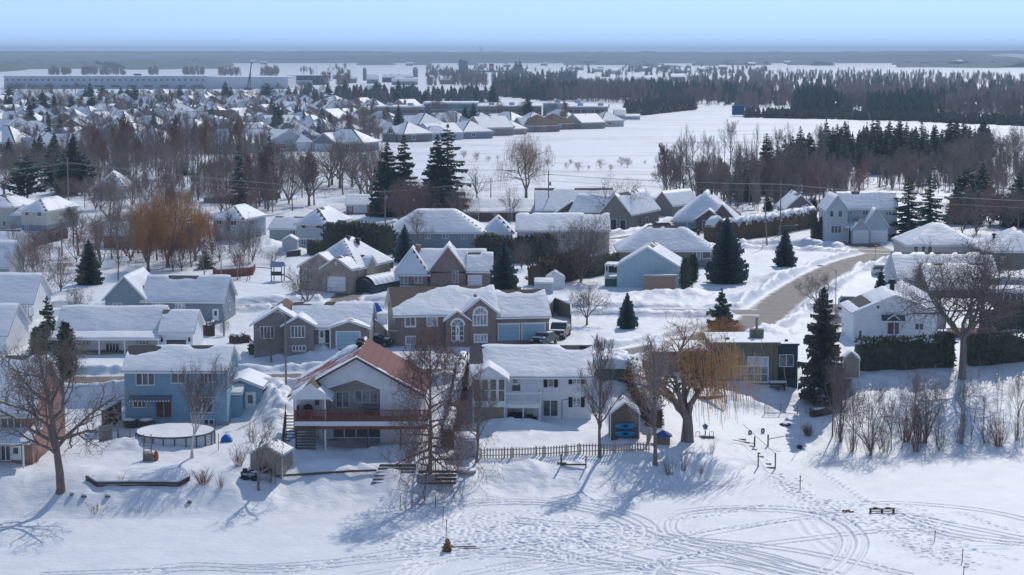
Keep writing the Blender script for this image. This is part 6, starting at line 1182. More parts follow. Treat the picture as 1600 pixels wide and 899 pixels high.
shed('garden_shed', 'small grey-white shed with a shuttered front between hedge and lawn', 848, 459, 836, 864, 443, 3.2, .5, LGREY, kind='gx', snow=.35); shed('garden_shed', 'little peaked white shed just behind the grey-white one', 870, 451, 854, 882, 436, 3.4, .9, WHS, snow=.3)
shed('garden_shed', 'beige shed corner beside the ragged spruce and cedar hedge', 1333, 590, 1318, 1343, 562, 2.5, .8, BEIGE, snow=.3, rot=-8); shed('garden_shed', 'tiny white peaked shed behind the boxy white duplex', 454, 392, 441, 464, 376, 3, .8, LGREY, snow=.26)
shed('garden_shed', 'pale box shed beside the bright blue tarpaulin', 594, 506, 590, 605, 492, 2, .2, WHS, kind='gx', snow=.25)
# wooden things
t = Thing('log_box', 'long tan wooden box under snow against the blank pale blue wall', 'log box', 1030, 455, rot=-9); k = t.k
t.add('box', mat('tan_wood', (.42, .28, .19), (.34, .22, .15)), lambda mb: mb.prism([(0, -.5), (1.8, -.5), (1.8, 2.2), (.7, 2.2), (0, 1.3)], 'x', -25 * k, 25 * k)); t.add('snow_cap', SNOW, lambda mb: mb.prism([(.6, 2.2), (1.9, 2.2), (1.85, 2.42), (.75, 2.45)], 'x', -25.4 * k, 25.4 * k), True)
def shelter():
    t = Thing('tunnel_shelter', 'dark round-topped garage tent with snow-covered sides', 'shelter', 566, 458, rot=-28); r = 1.9; a = [(math.cos(math.pi * i / 10) * r, math.sin(math.pi * i / 10) * r * 1.15) for i in range(11)]
    t.add('front_panel', mat('charcoal_tarp', (.05, .065, .08)), lambda mb: mb.prism([(x, z) for x, z in a] + [(-r, -.4), (r, -.4)], 'y', 0, .06))
    t.add('cover', MATS['charcoal_tarp'], lambda mb: mb.add([(x, y, z) for y in (.06, 8) for x, z in a], [(i, i + 1, 12 + i, 11 + i) for i in range(10)]))
    nn = 26; ys_ = np.linspace(.7, 8.05, nn); th = np.linspace(.16, .84, 14) * np.pi; TH_, YY = np.meshgrid(th, ys_); rr = r * 1.06 + .12 * np.abs(np.sin(YY * 2.2)) ; co = np.stack([np.cos(TH_) * rr, YY, np.sin(TH_) * rr * 1.15 + .05], -1).reshape(-1, 3); link('snow_cap', npmesh('snow_cap', co, gridq(nn, 14), SNOW), t.root)
shelter()
t = Thing('tarpaulin', 'bright blue tarpaulin draped over a heap behind the plank fence', 'tarpaulin', 587, 505)
def tf(mb):
    rr = random.Random(4); n = 12; pts = [(1.5 * math.cos(6.283 * i / n) * rr.uniform(.8, 1.1), 1 + 1.2 * math.sin(6.283 * i / n), -.3) for i in range(n)]; p2 = [(x * .8, 1 + (y - 1) * .75, 1.4 * rr.uniform(.8, 1.1)) for x, y, z in pts]; p3 = [(x * .2, 1 + (y - 1) * .2, 2.6) for x, y, z in pts]
    mb.add(pts + p2 + p3, [(i, (i + 1) % n, n + (i + 1) % n, n + i) for i in range(n)] + [(n + i, n + (i + 1) % n, 2 * n + (i + 1) % n, 2 * n + i) for i in range(n)] + [tuple(range(2 * n, 3 * n))])
t.add('sheet', mat('blue_tarp', (.01, .10, .42), (.02, .16, .50), rough=.4), tf)
def playset():
    t = Thing('play_tower', 'wooden play tower with swing beam and snowy roof', 'playset', 424, 440, rot=-10); 
    def f(mb):
        for x in (0, 1.7):
            for y in (0, 1.5): mb.box(x - .06, x + .06, y - .06, y + .06, -.4, 2.4)
        mb.box(-.1, 1.8, -.1, 1.6, .95, 1.08); mb.box(0, 1.7, -.04, 0, 1.1, 1.6)
    t.add('tower', WOODD, f); t.add('swing_frame', WOODD, lambda mb: (mb.tube([(0, .7, 2.0), (-3.6, .7, 2.2)], .07, 5), mb.tube([(-3.6, .7, 2.2), (-4.1, -.2, -.3)], .06, 5), mb.tube([(-3.6, .7, 2.2), (-4.1, 1.6, -.3)], .06, 5)))
    t.add('roof', mat('grey_tarp', (.3, .36, .42)), lambda mb: mb.prism([(-.2, 2.35), (.75, 3.1), (1.7, 2.35), (1.7, 2.3), (.75, 3.0), (-.2, 2.3)], 'x', -.2, 1.9)); t.add('slide', mat('dark_plastic_slide', (.05, .06, .08)), lambda mb: mb.add([(1.8, .2, 1.0), (1.8, 1.0, 1.0), (2.8, 1.0, .5), (2.8, .2, .5), (3.5, 1.0, .0), (3.5, .2, .0)], [(0, 1, 2, 3), (3, 2, 4, 5)]))
playset()
# vehicles
TYRE = mat('tyre', (.015, .015, .015), rough=.9); RIM = mat('wheel_rim', (.35, .35, .36), rough=.4, metal=.6); CGL = mat('car_glass', (.02, .025, .03), rough=.1, spec=.8)
def car(name, label, cat, u, v, rot, paint, L_=4.5, W_=1.8, H_=1.5, kind='sedan', snow=True):
    t = Thing(name, label, cat, u, v, rot); w = W_ / 2; hd_ = .62 * H_
    prof = {'sedan': [(-L_ / 2, .35), (-L_ / 2, .75), (-L_ / 2 + .5, .95), (-L_ * .28, 1.0), (-.1 * L_, H_), (.2 * L_, H_), (.36 * L_, 1.02), (L_ / 2 - .05, .92), (L_ / 2, .35)],
            'suv': [(-L_ / 2, .35), (-L_ / 2, .85), (-L_ / 2 + .3, 1.0), (-L_ * .24, 1.1), (-.12 * L_, H_), (.4 * L_, H_), (.49 * L_, 1.05), (L_ / 2, .35)],
            'pickup': [(-L_ / 2, .45), (-L_ / 2, .95), (-L_ / 2 + .2, 1.15), (-L_ * .24, 1.2), (-.13 * L_, H_), (.12 * L_, H_), (.16 * L_, 1.2), (L_ / 2, 1.2), (L_ / 2, .45)]}[kind]
    t.add('body', paint, lambda mb: mb.prism([(x, z) for x, z in prof], 'y', -w, w))   # length along local x, front at -x
    ga, gb = prof[3], prof[4]; 
    t.add('windscreen', CGL, lambda mb: mb.add([(ga[0] - .01, -w * .85, ga[1] + .04), (ga[0] - .01, w * .85, ga[1] + .04), (gb[0] - .03, w * .8, gb[1] - .03), (gb[0] - .03, -w * .8, gb[1] - .03)], [(0, 1, 2, 3)]))
    g1 = prof[5]; 
    for sg in (-1, 1): t.add('side_window', CGL, lambda mb: mb.add([(ga[0] + .35, sg * (w + .006), ga[1] + .02), (gb[0] + .08, sg * (w + .006), H_ - .12), (g1[0] - .05, sg * (w + .006), H_ - .12), (g1[0] + (.45 if kind != 'pickup' else .1), sg * (w + .006), ga[1] + .02)], [(0, 1, 2, 3)] if sg < 0 else [(3, 2, 1, 0)]))
    r = .33 if kind != 'pickup' else .42
    for sx in (-.31 * L_, .31 * L_):
        for sg in (-1, 1):
            o = t.add('wheel', TYRE, lambda mb: mb.tube([(sx, sg * (w - .2), r), (sx, sg * (w + .02), r)], r, 14)); t.add('rim', RIM, lambda mb: mb.tube([(sx, sg * (w + .02), r), (sx, sg * (w + .035), r)], r * .6, 10), parent=o)
    for sg in (-1, 1): t.add('headlight', mat('headlight_glass', (.6, .62, .65), rough=.2), lambda mb: mb.box(-L_ / 2 - .03, -L_ / 2 + .02, sg * w * .72 - .2, sg * w * .72 + .2, .68, .86))
    t.add('grille', BLK, lambda mb: mb.box(-L_ / 2 - .02, -L_ / 2 + .01, -w * .45, w * .45, .5, .85)); t.add('bumper', BLK if kind == 'pickup' else paint, lambda mb: mb.box(-L_ / 2 - .08, -L_ / 2 + .05, -w * .95, w * .95, .3, .48))
    if snow:
        def sf(mb): 
            z = H_ + .01; mb.box(gb[0] + .05, g1[0] - .02, -w * .9, w * .9, z, z + .12); mb.box(-L_ / 2 + .35, ga[0] - .05, -w * .9, w * .9, 1.0 if kind == 'sedan' else 1.12, 1.13 if kind == 'sedan' else 1.22)
            if kind == 'pickup': mb.box(.18 * L_, L_ / 2 - .05, -w * .9, w * .9, 1.2, 1.3)
        t.add('snow_cover', SNOW, sf)
    return t
car('pickup_truck', 'dark maroon pickup parked facing the river beside the garage', 'pickup', 875, 527, 78, mat('maroon_paint', (.06, .018, .02), rough=.3, spec=.6), 5.6, 2.0, 1.9, 'pickup'); car('parked_car', 'dark car plastered with snow before the double garage', 'car', 851, 538, 62, mat('dark_blue_paint', (.03, .05, .06), rough=.3, spec=.6), 4.5, 1.8, 1.45)
car('parked_suv', 'white utility car parked behind the snow heap near the junction', 'car', 1384, 431, 175, mat('white_paint', (.6, .6, .62), rough=.3, spec=.6), 4.6, 1.85, 1.75, 'suv'); car('parked_car', 'blue car between the street lamp and the white bungalow', 'car', 1334, 481, 178, mat('blue_paint', (.02, .10, .17), rough=.3, spec=.6), 4.3, 1.8, 1.6, 'suv')
car('parked_suv', 'dark utility car parked by the driveway of the big brown house', 'car', 1039, 361, 200, mat('black_paint', (.02, .02, .022), rough=.3, spec=.6), 4.6, 1.9, 1.7, 'suv'); car('parked_car', 'dark car peeking out above the red metal roof', 'car', 586, 541, 170, MATS['dark_blue_paint'], 4.5, 1.8, 1.4); car('parked_car', 'white car buried in snow beside the white bungalow', 'car', 1306, 508, 160, MATS['white_paint'], 4.4, 1.8, 1.45)
# poles, lamps, wires
POLEM = mat('wooden_pole', (.20, .17, .145), (.28, .24, .21), scale=4, rough=.9); LAMPM = mat('lamp_metal', (.30, .31, .32), rough=.5)
def lamp(u, v, vt, arm, label, r=.07):
    t = Thing('street_lamp', label, 'street lamp', u, v); H_ = (v - vt) * t.k; a = arm * t.k
    t.add('pole', LAMPM if r < .1 else POLEM, lambda mb: mb.tube([(0, 0, -.5), (0, 0, H_ * .93)], [r, r * .7], 7)); t.add('arm', LAMPM, lambda mb: mb.tube([(0, 0, H_ * .9), (a * .4, 0, H_ * .97), (a, 0, H_)], .05, 5)); t.add('lamp_head', LAMPM, lambda mb: mb.ell(a * 1.08, 0, H_ + .02, .42, .18, .1))
lamp(346, 441, 378, -13, 'curved grey street lamp behind the slate grey house', .09); lamp(1305, 512, 415, -24, 'thin street lamp at the road bend by the blue car'); lamp(447, 600, 487, -9, 'leaning street lamp on a wood pole before the grey brick bungalow', .12); lamp(1217, 373, 352, 25, 'street lamp arm over the snow-topped hedge'); lamp(441, 588, 530, 1, 'x') if 0 else None
POLES = {}
def pole(key, u, v, vt, label, bars=1, lean=0, r=.15):
    t = Thing('utility_pole', label, 'utility pole', u, v); H_ = (v - vt) * t.k; lx = lean * t.k
    t.add('pole', POLEM, lambda mb: mb.tube([(0, 0, -.5), (lx, 0, H_)], [r, r * .7], 7))
    for i in range(bars): z = H_ * (.93 - .12 * i); t.add('crossarm', POLEM, lambda mb: mb.box(lx * z / H_ - 1.1, lx * z / H_ + 1.1, -.05, .05, z - .05, z + .05))
    if bars: t.add('transformer', LAMPM, lambda mb: mb.tube([(lx + .35, -.1, H_ * .72), (lx + .35, -.1, H_ * .72 + .8)], .22, 8)) if key in 'bc' else None
    POLES[key] = t.p + Vector((lx, 0, H_ * .93))
pole('a', 108, 352, 247, 'utility pole among the dark spruces above the cream house'); pole('b', 602, 352, 296, 'utility pole before the tall spruces'); pole('c', 857, 350, 267, 'utility pole with a crossarm in front of the brown houses'); pole('d', 1219, 368, 282, 'tallest pale utility pole beside the snow-topped hedge', 1); pole('e', 1199, 388, 310, 'leaning utility pole beside the broad spruce', 0, -5)
pole('f', 767, 318, 278, 'short pole left of the lone willow', 0); pole('g', 797, 352, 294, 'thin white flagpole-like pole before the porch bungalow', 0, r=.07); pole('h', 97, 400, 352, 'dark wooden pole beside the leafless hedge', 0); pole('i', 371, 438, 395, 'bare post near the reddish plank fence', 0, r=.1); pole('j', 350, 525, 488, 'wooden post in the yard right of the slate grey house', 0, r=.1)
POLES['z'] = onz(-80, 352, 0) + Vector((0, 0, 10)); POLES['y'] = onz(1700, 395, 0) + Vector((0, 0, 9)); WIRE = mat('wire', (.30, .32, .34), rough=.6)
for a, b, l in (('z', 'a', 'overhead wires arriving from the picture edge at the first pole'), ('a', 'b', 'overhead wires between the spruce clump and the tall spruces'), ('b', 'c', 'overhead wires over the brick garage house'), ('c', 'd', 'overhead wires crossing above the brown houses'), ('d', 'y', 'overhead wires leading off to the right over the grey house')):
    pa, pb = POLES[a], POLES[b]; mb = MB()
    for off, dz in ((-.9, 0), (.0, .05), (.9, 0), (0, -1.3)): mb.tube([pa.lerp(pb, i / 12) + Vector((off, 0, dz - 6.0 * (i / 12) * (1 - i / 12) * ((pb - pa).length / 200))) for i in range(13)], .025, 3, cap=False)
    tag(mb.obj('power_line', WIRE), l, 'power line')
# signs
t = Thing('stop_sign', 'red octagonal stop sign at the junction', 'road sign', 1368, 404); z = 2.3
t.add('post', LAMPM, lambda mb: mb.tube([(0, 0, -.3), (0, 0, z)], .04, 5)); t.add('plate', mat('sign_red', (.45, .02, .02), rough=.4), lambda mb: mb.prism([(.38 * math.cos(math.pi / 8 + i * math.pi / 4), z + .38 * math.sin(math.pi / 8 + i * math.pi / 4)) for i in range(8)], 'y', -.06, -.04)); t.add('lettering', WHITE, lambda mb: mb.box(-.22, .22, -.065, -.06, z - .06, z + .06))
# riverside things
t = Thing('retaining_wall', 'low dark timber retaining wall on the bank near the oak', 'wall', 135, 750); W_ = mk((135, 750), (152, 760), (200, 759), (255, 759), (278, 760), (296, 750))
def rw(mb):
    for a, b in zip(W_[:-1], W_[1:]):
        for kk in range(4):
            a_ = a - W_[0]; b_ = b - W_[0]; q = Vector((0, 0, -.55 + kk * .27)); mb.tube([a_ + q, b_ + q], .13, 6)
t.add('timbers', WOODD, rw); t.add('snow_cap', SNOW, lambda mb: [mb.tube([a - W_[0] + Vector((0, .1, .38)), b - W_[0] + Vector((0, .1, .38))], .12, 5) for a, b in zip(W_[:-1], W_[1:])], True)
for u, v in ((235, 719),):
    t = Thing('paddle_stand', 'wooden ladder frame with an orange tub below the pool', 'stand', u, v, rot=10)
    t.add('frame', WOOD, lambda mb: [mb.tube([(x, 0, -.2), (x, .5, 2.4)], .05, 4) for x in (-.6, .1)] + [mb.box(-.6, .1, .12 * i, .12 * i + .06, .25 * i, .25 * i + .06) for i in range(9)] + [mb.box(-.7, .3, -.5, .3, .0, .7)])
    t.add('tub', mat('orange_plastic', (.55, .12, .03), rough=.4), lambda mb: mb.ell(.55, -.1, .35, .25, .4, .6, 10, 6), True)
t = Thing('covered_lawn_mower', 'small bright blue tarp lump on the snow beside the birch', 'tarpaulin', 354, 690); t.add('sheet', MATS['blue_tarp'], lambda mb: mb.prism([(-.6, -.2), (-.5, .4), (-.1, .8), (.1, .7), (.5, .25), (.65, -.2)], 'y', -.3, .5))
for i, (u, v, h_, l) in enumerate(((336, 670, 14, 'short post left of the blue tarp lump'), (341, 704, 26, 'thin stake below the blue tarp lump'), (430, 757, 48, 'slim pole standing in front of the tan garden shed'), (625, 798, 22, 'first thin stake on the ice from the left'), (680, 795, 20, 'short stake on the ice behind the little dead fir'), (692, 818, 26, 'stake on the ice just above the little dead fir'), (697, 838, 26, 'stake rising beside the little dead fir'), (1460, 847, 18, 'short stake on the ice right of the bench'), (1503, 880, 22, 'stake on the ice at the lower right'), (1505, 899, 14, 'lowest stake at the bottom border'))):
    t = Thing('stake', l, 'stake', u, v, z=ICE if v > 780 else None); t.add('shaft', WOODD, lambda mb: mb.tube([(0, 0, -.3), (.05, 0, h_ * t.k)], .035, 5)); t.add('tip', mat('orange_tape', (.4, .12, .04)), lambda mb: mb.tube([(.05, 0, h_ * t.k - .15), (.05, 0, h_ * t.k + .02)], .05, 5))
t = Thing('junk_bench', 'wooden bench piled with dark junk in front of the tan shed', 'bench', 410, 750); t.add('top', WOODD, lambda mb: mb.box(-2.0, .9, -.3, .35, .65, .75)); t.add('clutter', BLK, lambda mb: [mb.box(x, x + .4, -.2, .2, .76, .76 + h_) for x, h_ in ((-1.8, .3), (-1.2, .15), (-.5, .4), (.1, .5), (.5, .25))] + [mb.ell(-1.6, -.2, .1, .5, .4, .35), mb.ell(-.7, -.2, .15, .4, .4, .3)])
for x in (-1.9, -.6, .8): t.add('leg', WOODD, lambda mb: mb.box(x - .05, x + .05, -.25, .3, -.4, .65))
t.add('snow_cap', SNOW, lambda mb: mb.box(-1.0, .0, -.28, .3, .76, .84)); t.add('red_can', mat('red_can', (.4, .07, .04)), lambda mb: mb.tube([(.35, 0, 1.25), (.35, 0, 1.6)], .13, 8))
W_ = mk((430, 747), (480, 744), (540, 741), (588, 738)); mb = MB(); mb.tube([w_ + Vector((0, 0, .18)) - W_[0] for w_ in W_], .11, 6); t = thing('log_edging', 'long dark log edging running from the shed to the timber steps', 'edging', W_[0]); mb.obj('log', WOODD, t)
def timber_steps():
    t = Thing('timber_steps', 'snow-streaked timber terrace steps below the pin oak', 'steps', 612, 752)
    t.add('timbers', WOODD, lambda mb: [mb.box(-1.9 + .12 * i, 1.9 + .05 * i, .55 * i, .55 * i + .22, -.35 + .22 * i, -.13 + .22 * i) for i in range(6)] + [mb.box(2.4, 6.0, .5 * i, .5 * i + .18, -.3 + .25 * i, -.08 + .25 * i) for i in range(4)])
    t.add('snow_cap', SNOW, lambda mb: [mb.box(-1.8 + .12 * i, 1.85 + .05 * i, .55 * i + .24, .55 * i + .54, -.3 + .22 * i, -.1 + .22 * i) for i in range(6)])
    t.add('planter', mat('concrete', (.35, .35, .34)), lambda mb: mb.box(2.5, 4.0, -.2, .3, -.1, .6))
timber_steps()
t = Thing('stone_planter', 'low round snow-topped planter beside the metal shed', 'planter', 728, 742); t.add('wall', STONE, lambda mb: mb.tube([(0, .8, -.5), (0, .8, .25)], .95, 16)); t.add('snow_cap', SNOW, lambda mb: mb.ell(0, .8, .25, .95, .95, .25, 16, 6), True)
def stair(name, label, u, v, n, run, rise, w_, lean):
    t = Thing(name, label, 'stairs', u, v); rr = t.add('treads', WOOD, lambda mb: [mb.box(-w_ / 2 - lean * i, w_ / 2 - lean * i, run * i, run * i + .22, rise * i - .04, rise * i + .04) for i in range(n)])
    for x in (-w_ / 2, w_ / 2): t.add('post', WOODD, lambda mb: mb.box(x - .06, x + .06, .0, .1, -.3, 1.5))
    t.add('handrail', WOODD, lambda mb: mb.tube([(-w_ / 2, .05, 1.0), (w_ / 2, .05, 1.0)] if 0 else [(w_ / 2, .05, 1.4), (w_ / 2 - lean * n, run * n, 1.2 + rise * n)], .03, 4)); return t
stair('dock_stairs', 'wooden steps down the bank towards the marker post', 1198, 731, 9, .95, .17, 1.7, .25); t = Thing('wooden_gate', 'broken wooden gate and step below the picket fence', 'gate', 895, 729); t.add('beam', WOODD, lambda mb: (mb.box(-1.1, 1.3, -.05, .05, .1, .25), mb.box(-1.2, -1.05, -.07, .07, -.3, 1.2), mb.box(1.2, 1.32, -.07, .07, -.3, 1.0), mb.box(-1.5, -.6, .3, .5, .0, .3)))
t = Thing('snowy_steps', 'faint snow-filled steps leading down from the broken gate', 'steps', 898, 748) if 0 else None
t = Thing('marker_post', 'cross-topped marker post on the trampled ice', 'post', 1250, 776); t.add('shaft', WOODD, lambda mb: (mb.tube([(0, 0, -.3), (0, 0, 1.9)], .045, 5), mb.tube([(-.25, 0, 1.5), (.25, 0, 1.5)], .03, 4), mb.ell(0, 0, 1.95, .1, .06, .06)))
t = Thing('picnic_bench', 'snow-dusted dark wooden bench standing on the ice', 'bench', 1378, 803, z=ICE, rot=4)
t.add('seat', WOODD, lambda mb: mb.box(-1.15, 1.15, -.2, .2, .42, .5)); [t.add('leg', WOODD, lambda mb: mb.box(x - .06, x + .06, -.18, .18, -.05, .42)) for x in (-1.05, 0, 1.05)]; t.add('brace', WOODD, lambda mb: mb.box(-1.05, 1.05, -.03, .03, .2, .28)); t.add('clutter', BLK, lambda mb: (mb.ell(-.6, 0, .55, .22, .14, .07), mb.box(.35, .75, -.1, .12, .5, .58))); t.add('snow_cap', SNOW, lambda mb: mb.box(-.25, .2, -.18, .18, .5, .55))
t = Thing('fire_remains', 'reddish remains of a campfire on the ice beside the bench', 'fire pit', 1325, 801, z=ICE); rr = random.Random(9); t.add('embers', mat('burnt_orange_wood', (.35, .12, .06), (.12, .05, .04), scale=8), lambda mb: [mb.tube([(rr.uniform(-.6, .6), rr.uniform(-.4, .4), .02), (rr.uniform(-.6, .6), rr.uniform(-.4, .4), .16)], .05, 4) for _ in range(16)])
proto('deadfir', 'con', (WOODD, mat('dead_fir_needles', (.50, .28, .13), (.36, .21, .11), scale=3)), 61, 2, 1, whorls=12, nb=7, dens=3, jag=.3); tp('deadfir', 699, 862, 840, 15, 'small brown dead fir stuck upright in the ice', 'dead_fir', z=ICE + .02)
t = Thing('campfire_logs', 'few thin logs lying on the ice beside the dead fir', 'logs', 722, 856, z=ICE); t.add('log', WOODD, lambda mb: mb.tube([(-.9, 0, .06), (1.2, .2, .08)], .05, 5)); t.add('log', WOODD, lambda mb: mb.tube([(-.3, -.5, .06), (1.5, -.4, .07)], .04, 5))
t = Thing('bird_feeder', 'post with a bright blue bird house beside the willow trunk', 'bird house', 1102, 681); t.add('post', WOODD, lambda mb: mb.tube([(0, 0, -.3), (0, 0, .75)], .06, 5)); t.add('house', mat('bird_house_blue', (.01, .16, .34)), lambda mb: (mb.box(-.2, .2, -.2, .2, .7, 1.0), mb.prism([(-.33, 1.0), (0, 1.25), (.33, 1.0)], 'y', -.25, .25)))
t = Thing('dock_platform', 'snowy dark platform with two small frames around the blue bird house', 'platform', 1101, 684); t.add('deck', WOODD, lambda mb: mb.box(-1.0, 1.0, -.2, .9, -.1, .08)); [t.add('chair_frame', STEEL, lambda mb: (mb.tube([(x, 0, .1), (x, 0, .6)], .03, 4), mb.tube([(x + .4, 0, .1), (x + .4, 0, .6)], .03, 4), mb.tube([(x, 0, .6), (x + .4, 0, .6)], .03, 4))) for x in (-.9, .5)]; t.add('snow_cap', SNOW, lambda mb: mb.box(-.95, .95, .1, .85, .08, .16))
t = Thing('playhouse', 'small wooden playhouse with a blue and white roof at the hedge end', 'playhouse', 1036, 695); t.add('wall', WOOD, lambda mb: mb.box(-.7, .7, 0, 1.3, -.4, .85)); t.add('roof', mat('blue_roof', (.03, .11, .30)), lambda mb: mb.prism([(-.95, .8), (0, 1.35), (.95, .8)], 'y', -.15, 1.45)); t.add('snow_cap', SNOW, lambda mb: mb.prism([(-.9, .9), (0, 1.46), (.3, 1.3), (0, 1.37)], 'y', .2, 1.4))
board_fence('weathered gate panel leaning by the hedge and playhouse', [(1011, 698), (1018, 684)], 1.2, MATS['grey_wood'], snow=0)
t = Thing('fire_pit', 'dark round fire pit ring on the snow slope above the stairs', 'fire pit', 1227, 665); t.add('ring', BLK, lambda mb: mb.tube([(.55 * math.cos(6.283 * i / 16), .45 * math.sin(6.283 * i / 16), .12) for i in range(17)], .1, 5, cap=False)); t.add('snow_cap', SNOW, lambda mb: mb.ell(.1, .1, .1, .4, .35, .12), True)
t = Thing('sail_mast', 'thin tall mast standing in a dark box on the slope', 'mast', 1248, 701); t.add('mast', STEEL, lambda mb: mb.tube([(.1, 0, .2), (.15, 0, 60 * t.k)], .03, 5)); t.add('base', BLK, lambda mb: mb.box(-.15, .35, -.15, .25, -.2, .35))
for u, v, l in ((1172, 679, 'leaning dark tyre on the slope, the left one of two'), (1192, 676, 'leaning dark tyre on the slope, the right one of two')): t = Thing('tyre_swing', l, 'tyre', u, v); t.add('tyre', BLK, lambda mb: mb.tube([(.12 * math.sin(6.283 * i / 14), .0, .2 + .2 * math.cos(6.283 * i / 14)) for i in range(15)], .09, 5, cap=False))
for i, (u, v, h_, l) in enumerate(((1179, 698, 16, 'stub post at the top of the bank stairs'), (1200, 697, 18, 'second stub post at the top of the bank stairs carrying a rail'))): t = Thing('wooden_post', l, 'post', u, v); t.add('post', WOODD, lambda mb: mb.tube([(0, 0, -.3), (0, 0, h_ * t.k)], .08, 6)); t.add('rail', WOODD, lambda mb: mb.tube([(0, 0, .7), (1.7, .6, .9)] if i else [(0, 0, .3), (-2.2, .5, .6)], .04, 5))
def chainlink(label, pts, H_):
    W_ = mk(*pts); root = thing('wire_fence', label, 'fence', W_[0]); mb = MB(); pm = MB()
    for a, b in zip(W_[:-1], W_[1:]):
        a = a - W_[0]; b = b - W_[0]; 
        for z_ in (H_, H_ * .05): pm.tube([a + Vector((0, 0, z_)), b + Vector((0, 0, z_))], .03, 4)
        for q in (a, b): pm.tube([q + Vector((0, 0, -.3)), q + Vector((0, 0, H_ + .1))], .045, 5)
        n = int((b - a).length / .35)
        for i in range(n): 
            q = a + (b - a) * i / n; q2 = a + (b - a) * min(1, (i + 3) / n); mb.tube([q, q2 + Vector((0, 0, H_))], .006, 3, cap=False); mb.tube([q + Vector((0, 0, H_)), q2], .006, 3, cap=False)
    pm.obj('post', STEEL, root); mb.obj('wire_mesh', STEEL, root)
chainlink('wire mesh garden fence crossing the slope below the olive house', [(1195, 646), (1220, 646), (1246, 648)], 1.0); chainlink('short wire gate beside the woodpile', [(1259, 646), (1268, 644)], .9); chainlink('wire fence in front of the brown double garage along the drive', [(1050, 361), (1020, 366)], .8) if 0 else None
t = Thing('wood_pile', 'untidy snow-topped woodpile under the ragged spruce', 'woodpile', 1286, 650); rr = random.Random(5); t.add('logs', WOODD, lambda mb: [mb.tube([(x + rr.uniform(-.1, .1), 0, z_), (x + rr.uniform(-.2, .2), 1.4, z_)], .14, 6) for z_ in (0, .26, .5) for x in np.arange(-1.3, 1.3 - z_, .3)] + [mb.tube([(rr.uniform(-1.5, 0), -.2, rr.uniform(0, .7)), (rr.uniform(0, 1.8), .1, rr.uniform(0, .9))], .07, 5) for _ in range(12)]); t.add('snow_cap', SNOW, lambda mb: mb.ell(0, .6, .62, 1.1, .6, .2), True)
t = Thing('picnic_table', 'snow-covered picnic table in front of the teal wing', 'table', 1216, 609); t.add('top', WOODD, lambda mb: mb.box(-.95, .95, 0, .7, .68, .74)); [t.add('leg', WOODD, lambda mb: mb.box(x, x + .08, .05, .65, -.1, .68)) for x in (-.8, .7)]; [t.add('bench', WOODD, lambda mb: mb.box(-.9, .9, y, y + .22, .38, .43)) for y in (-.45, .95)]; t.add('snow_cap', SNOW, lambda mb: mb.box(-.93, .93, .02, .68, .74, .92))
t = Thing('hammock', 'brown hammock slung in the yard under the willow', 'hammock', 1108, 627); t.add('cloth', mat('brown_cloth', (.2, .12, .08)), lambda mb: mb.prism([(-1.9, .5), (-1, .25), (0, .15), (1, .3), (1.9, .6), (0, .5)], 'y', 0, .3)); t.add('stand', WOODD, lambda mb: (mb.tube([(-1.9, .1, -.3), (-1.9, .1, .6)], .05, 4), mb.tube([(1.9, .1, -.3), (1.9, .1, .7)], .05, 4)))
for i, (u, v, l) in enumerate(((202, 668, 'snow-capped dark bush beside the wall of the blue house'), (229, 668, 'second snow-capped dark bush, nearer the blue house door'))):
    t = Thing('dark_bush', l, 'bush', u, v); t.add('foliage', CED, lambda mb: [mb.ell(R.uniform(-.5, .5), R.uniform(-.2, .2), R.uniform(.2, .5), .55, .5, .45, 8, 5) for _ in range(6)]); t.add('snow_cap', SNOW, lambda mb: mb.ell(0, 0, .8, .75, .5, .2), True)
RK = mat('bank_rock', (.09, .085, .08), (.18, .17, .165), scale=3)
for i, (u, v) in enumerate(((112, 774), (131, 777), (168, 777), (296, 786))):
    t = Thing('rock', f'{nth(i + 1)} dark snow-capped rock on the bank counted from the foot of the oak', 'rock', u, v, group='rocks on the bank by the oak'); t.add('stone', RK, lambda mb: mb.ell(0, 0, .05, R.uniform(.15, .32), R.uniform(.12, .25), R.uniform(.1, .2), 7, 4)); t.add('snow_cap', SNOW, lambda mb: mb.ell(0, .1, .22, .28, .25, .12, 8, 4), True)
# things on the two decks
t = CHALET; q = t.M @ Vector((ch_x0 + 1.05, -1.0, ch_z)); o = thing('covered_grill', 'tall black covered barbecue on the red deck', 'barbecue', q); mb = MB(); mb.tube([(0, 0, 0), (0, 0, .8), (0, 0, 1.2), (0, 0, 1.38)], [.52, .48, .42, .1], 10); mb.obj('cover', BLK, o, True); mb = MB(); mb.tube([(0, 0, 0), (0, 0, .06)], .56, 10); mb.obj('base', DARK, o)
q = t.M @ Vector((2.4 - .6, .5, ch_z)) ; o = thing('hot_tub', 'long grey tub under the balcony gable of the chalet', 'hot tub', q); mb = MB(); mb.box(-1.2, 1.2, 0, 1.2, 0, .75); mb.obj('tub', STEEL, o); mb = MB(); mb.box(-1.25, 1.25, -.05, 1.25, .75, .85); mb.obj('cover', mat('grey_cover', (.25, .27, .28)), o)
q = WB.M @ Vector((WB.fy(1474, 530, 0)[0], 1.0, -.1)); o = thing('hot_tub', 'dark hot tub with a snowy lid beside the white bungalow', 'hot tub', q); mb = MB(); mb.box(-1.1, 1.1, -1.1, 1.1, 0, 1.0); mb.obj('tub', BLK, o); mb = MB(); mb.ell(0, 0, 1.0, 1.1, 1.1, .35, 12, 6, zmin=0); mb.obj('cover', mat('teal_cover', (.03, .10, .13)), o, True); mb = MB(); mb.ell(.1, 0, 1.25, .8, .8, .2, 12, 6, zmin=0); mb.obj('snow_cap', SNOW, o, True)
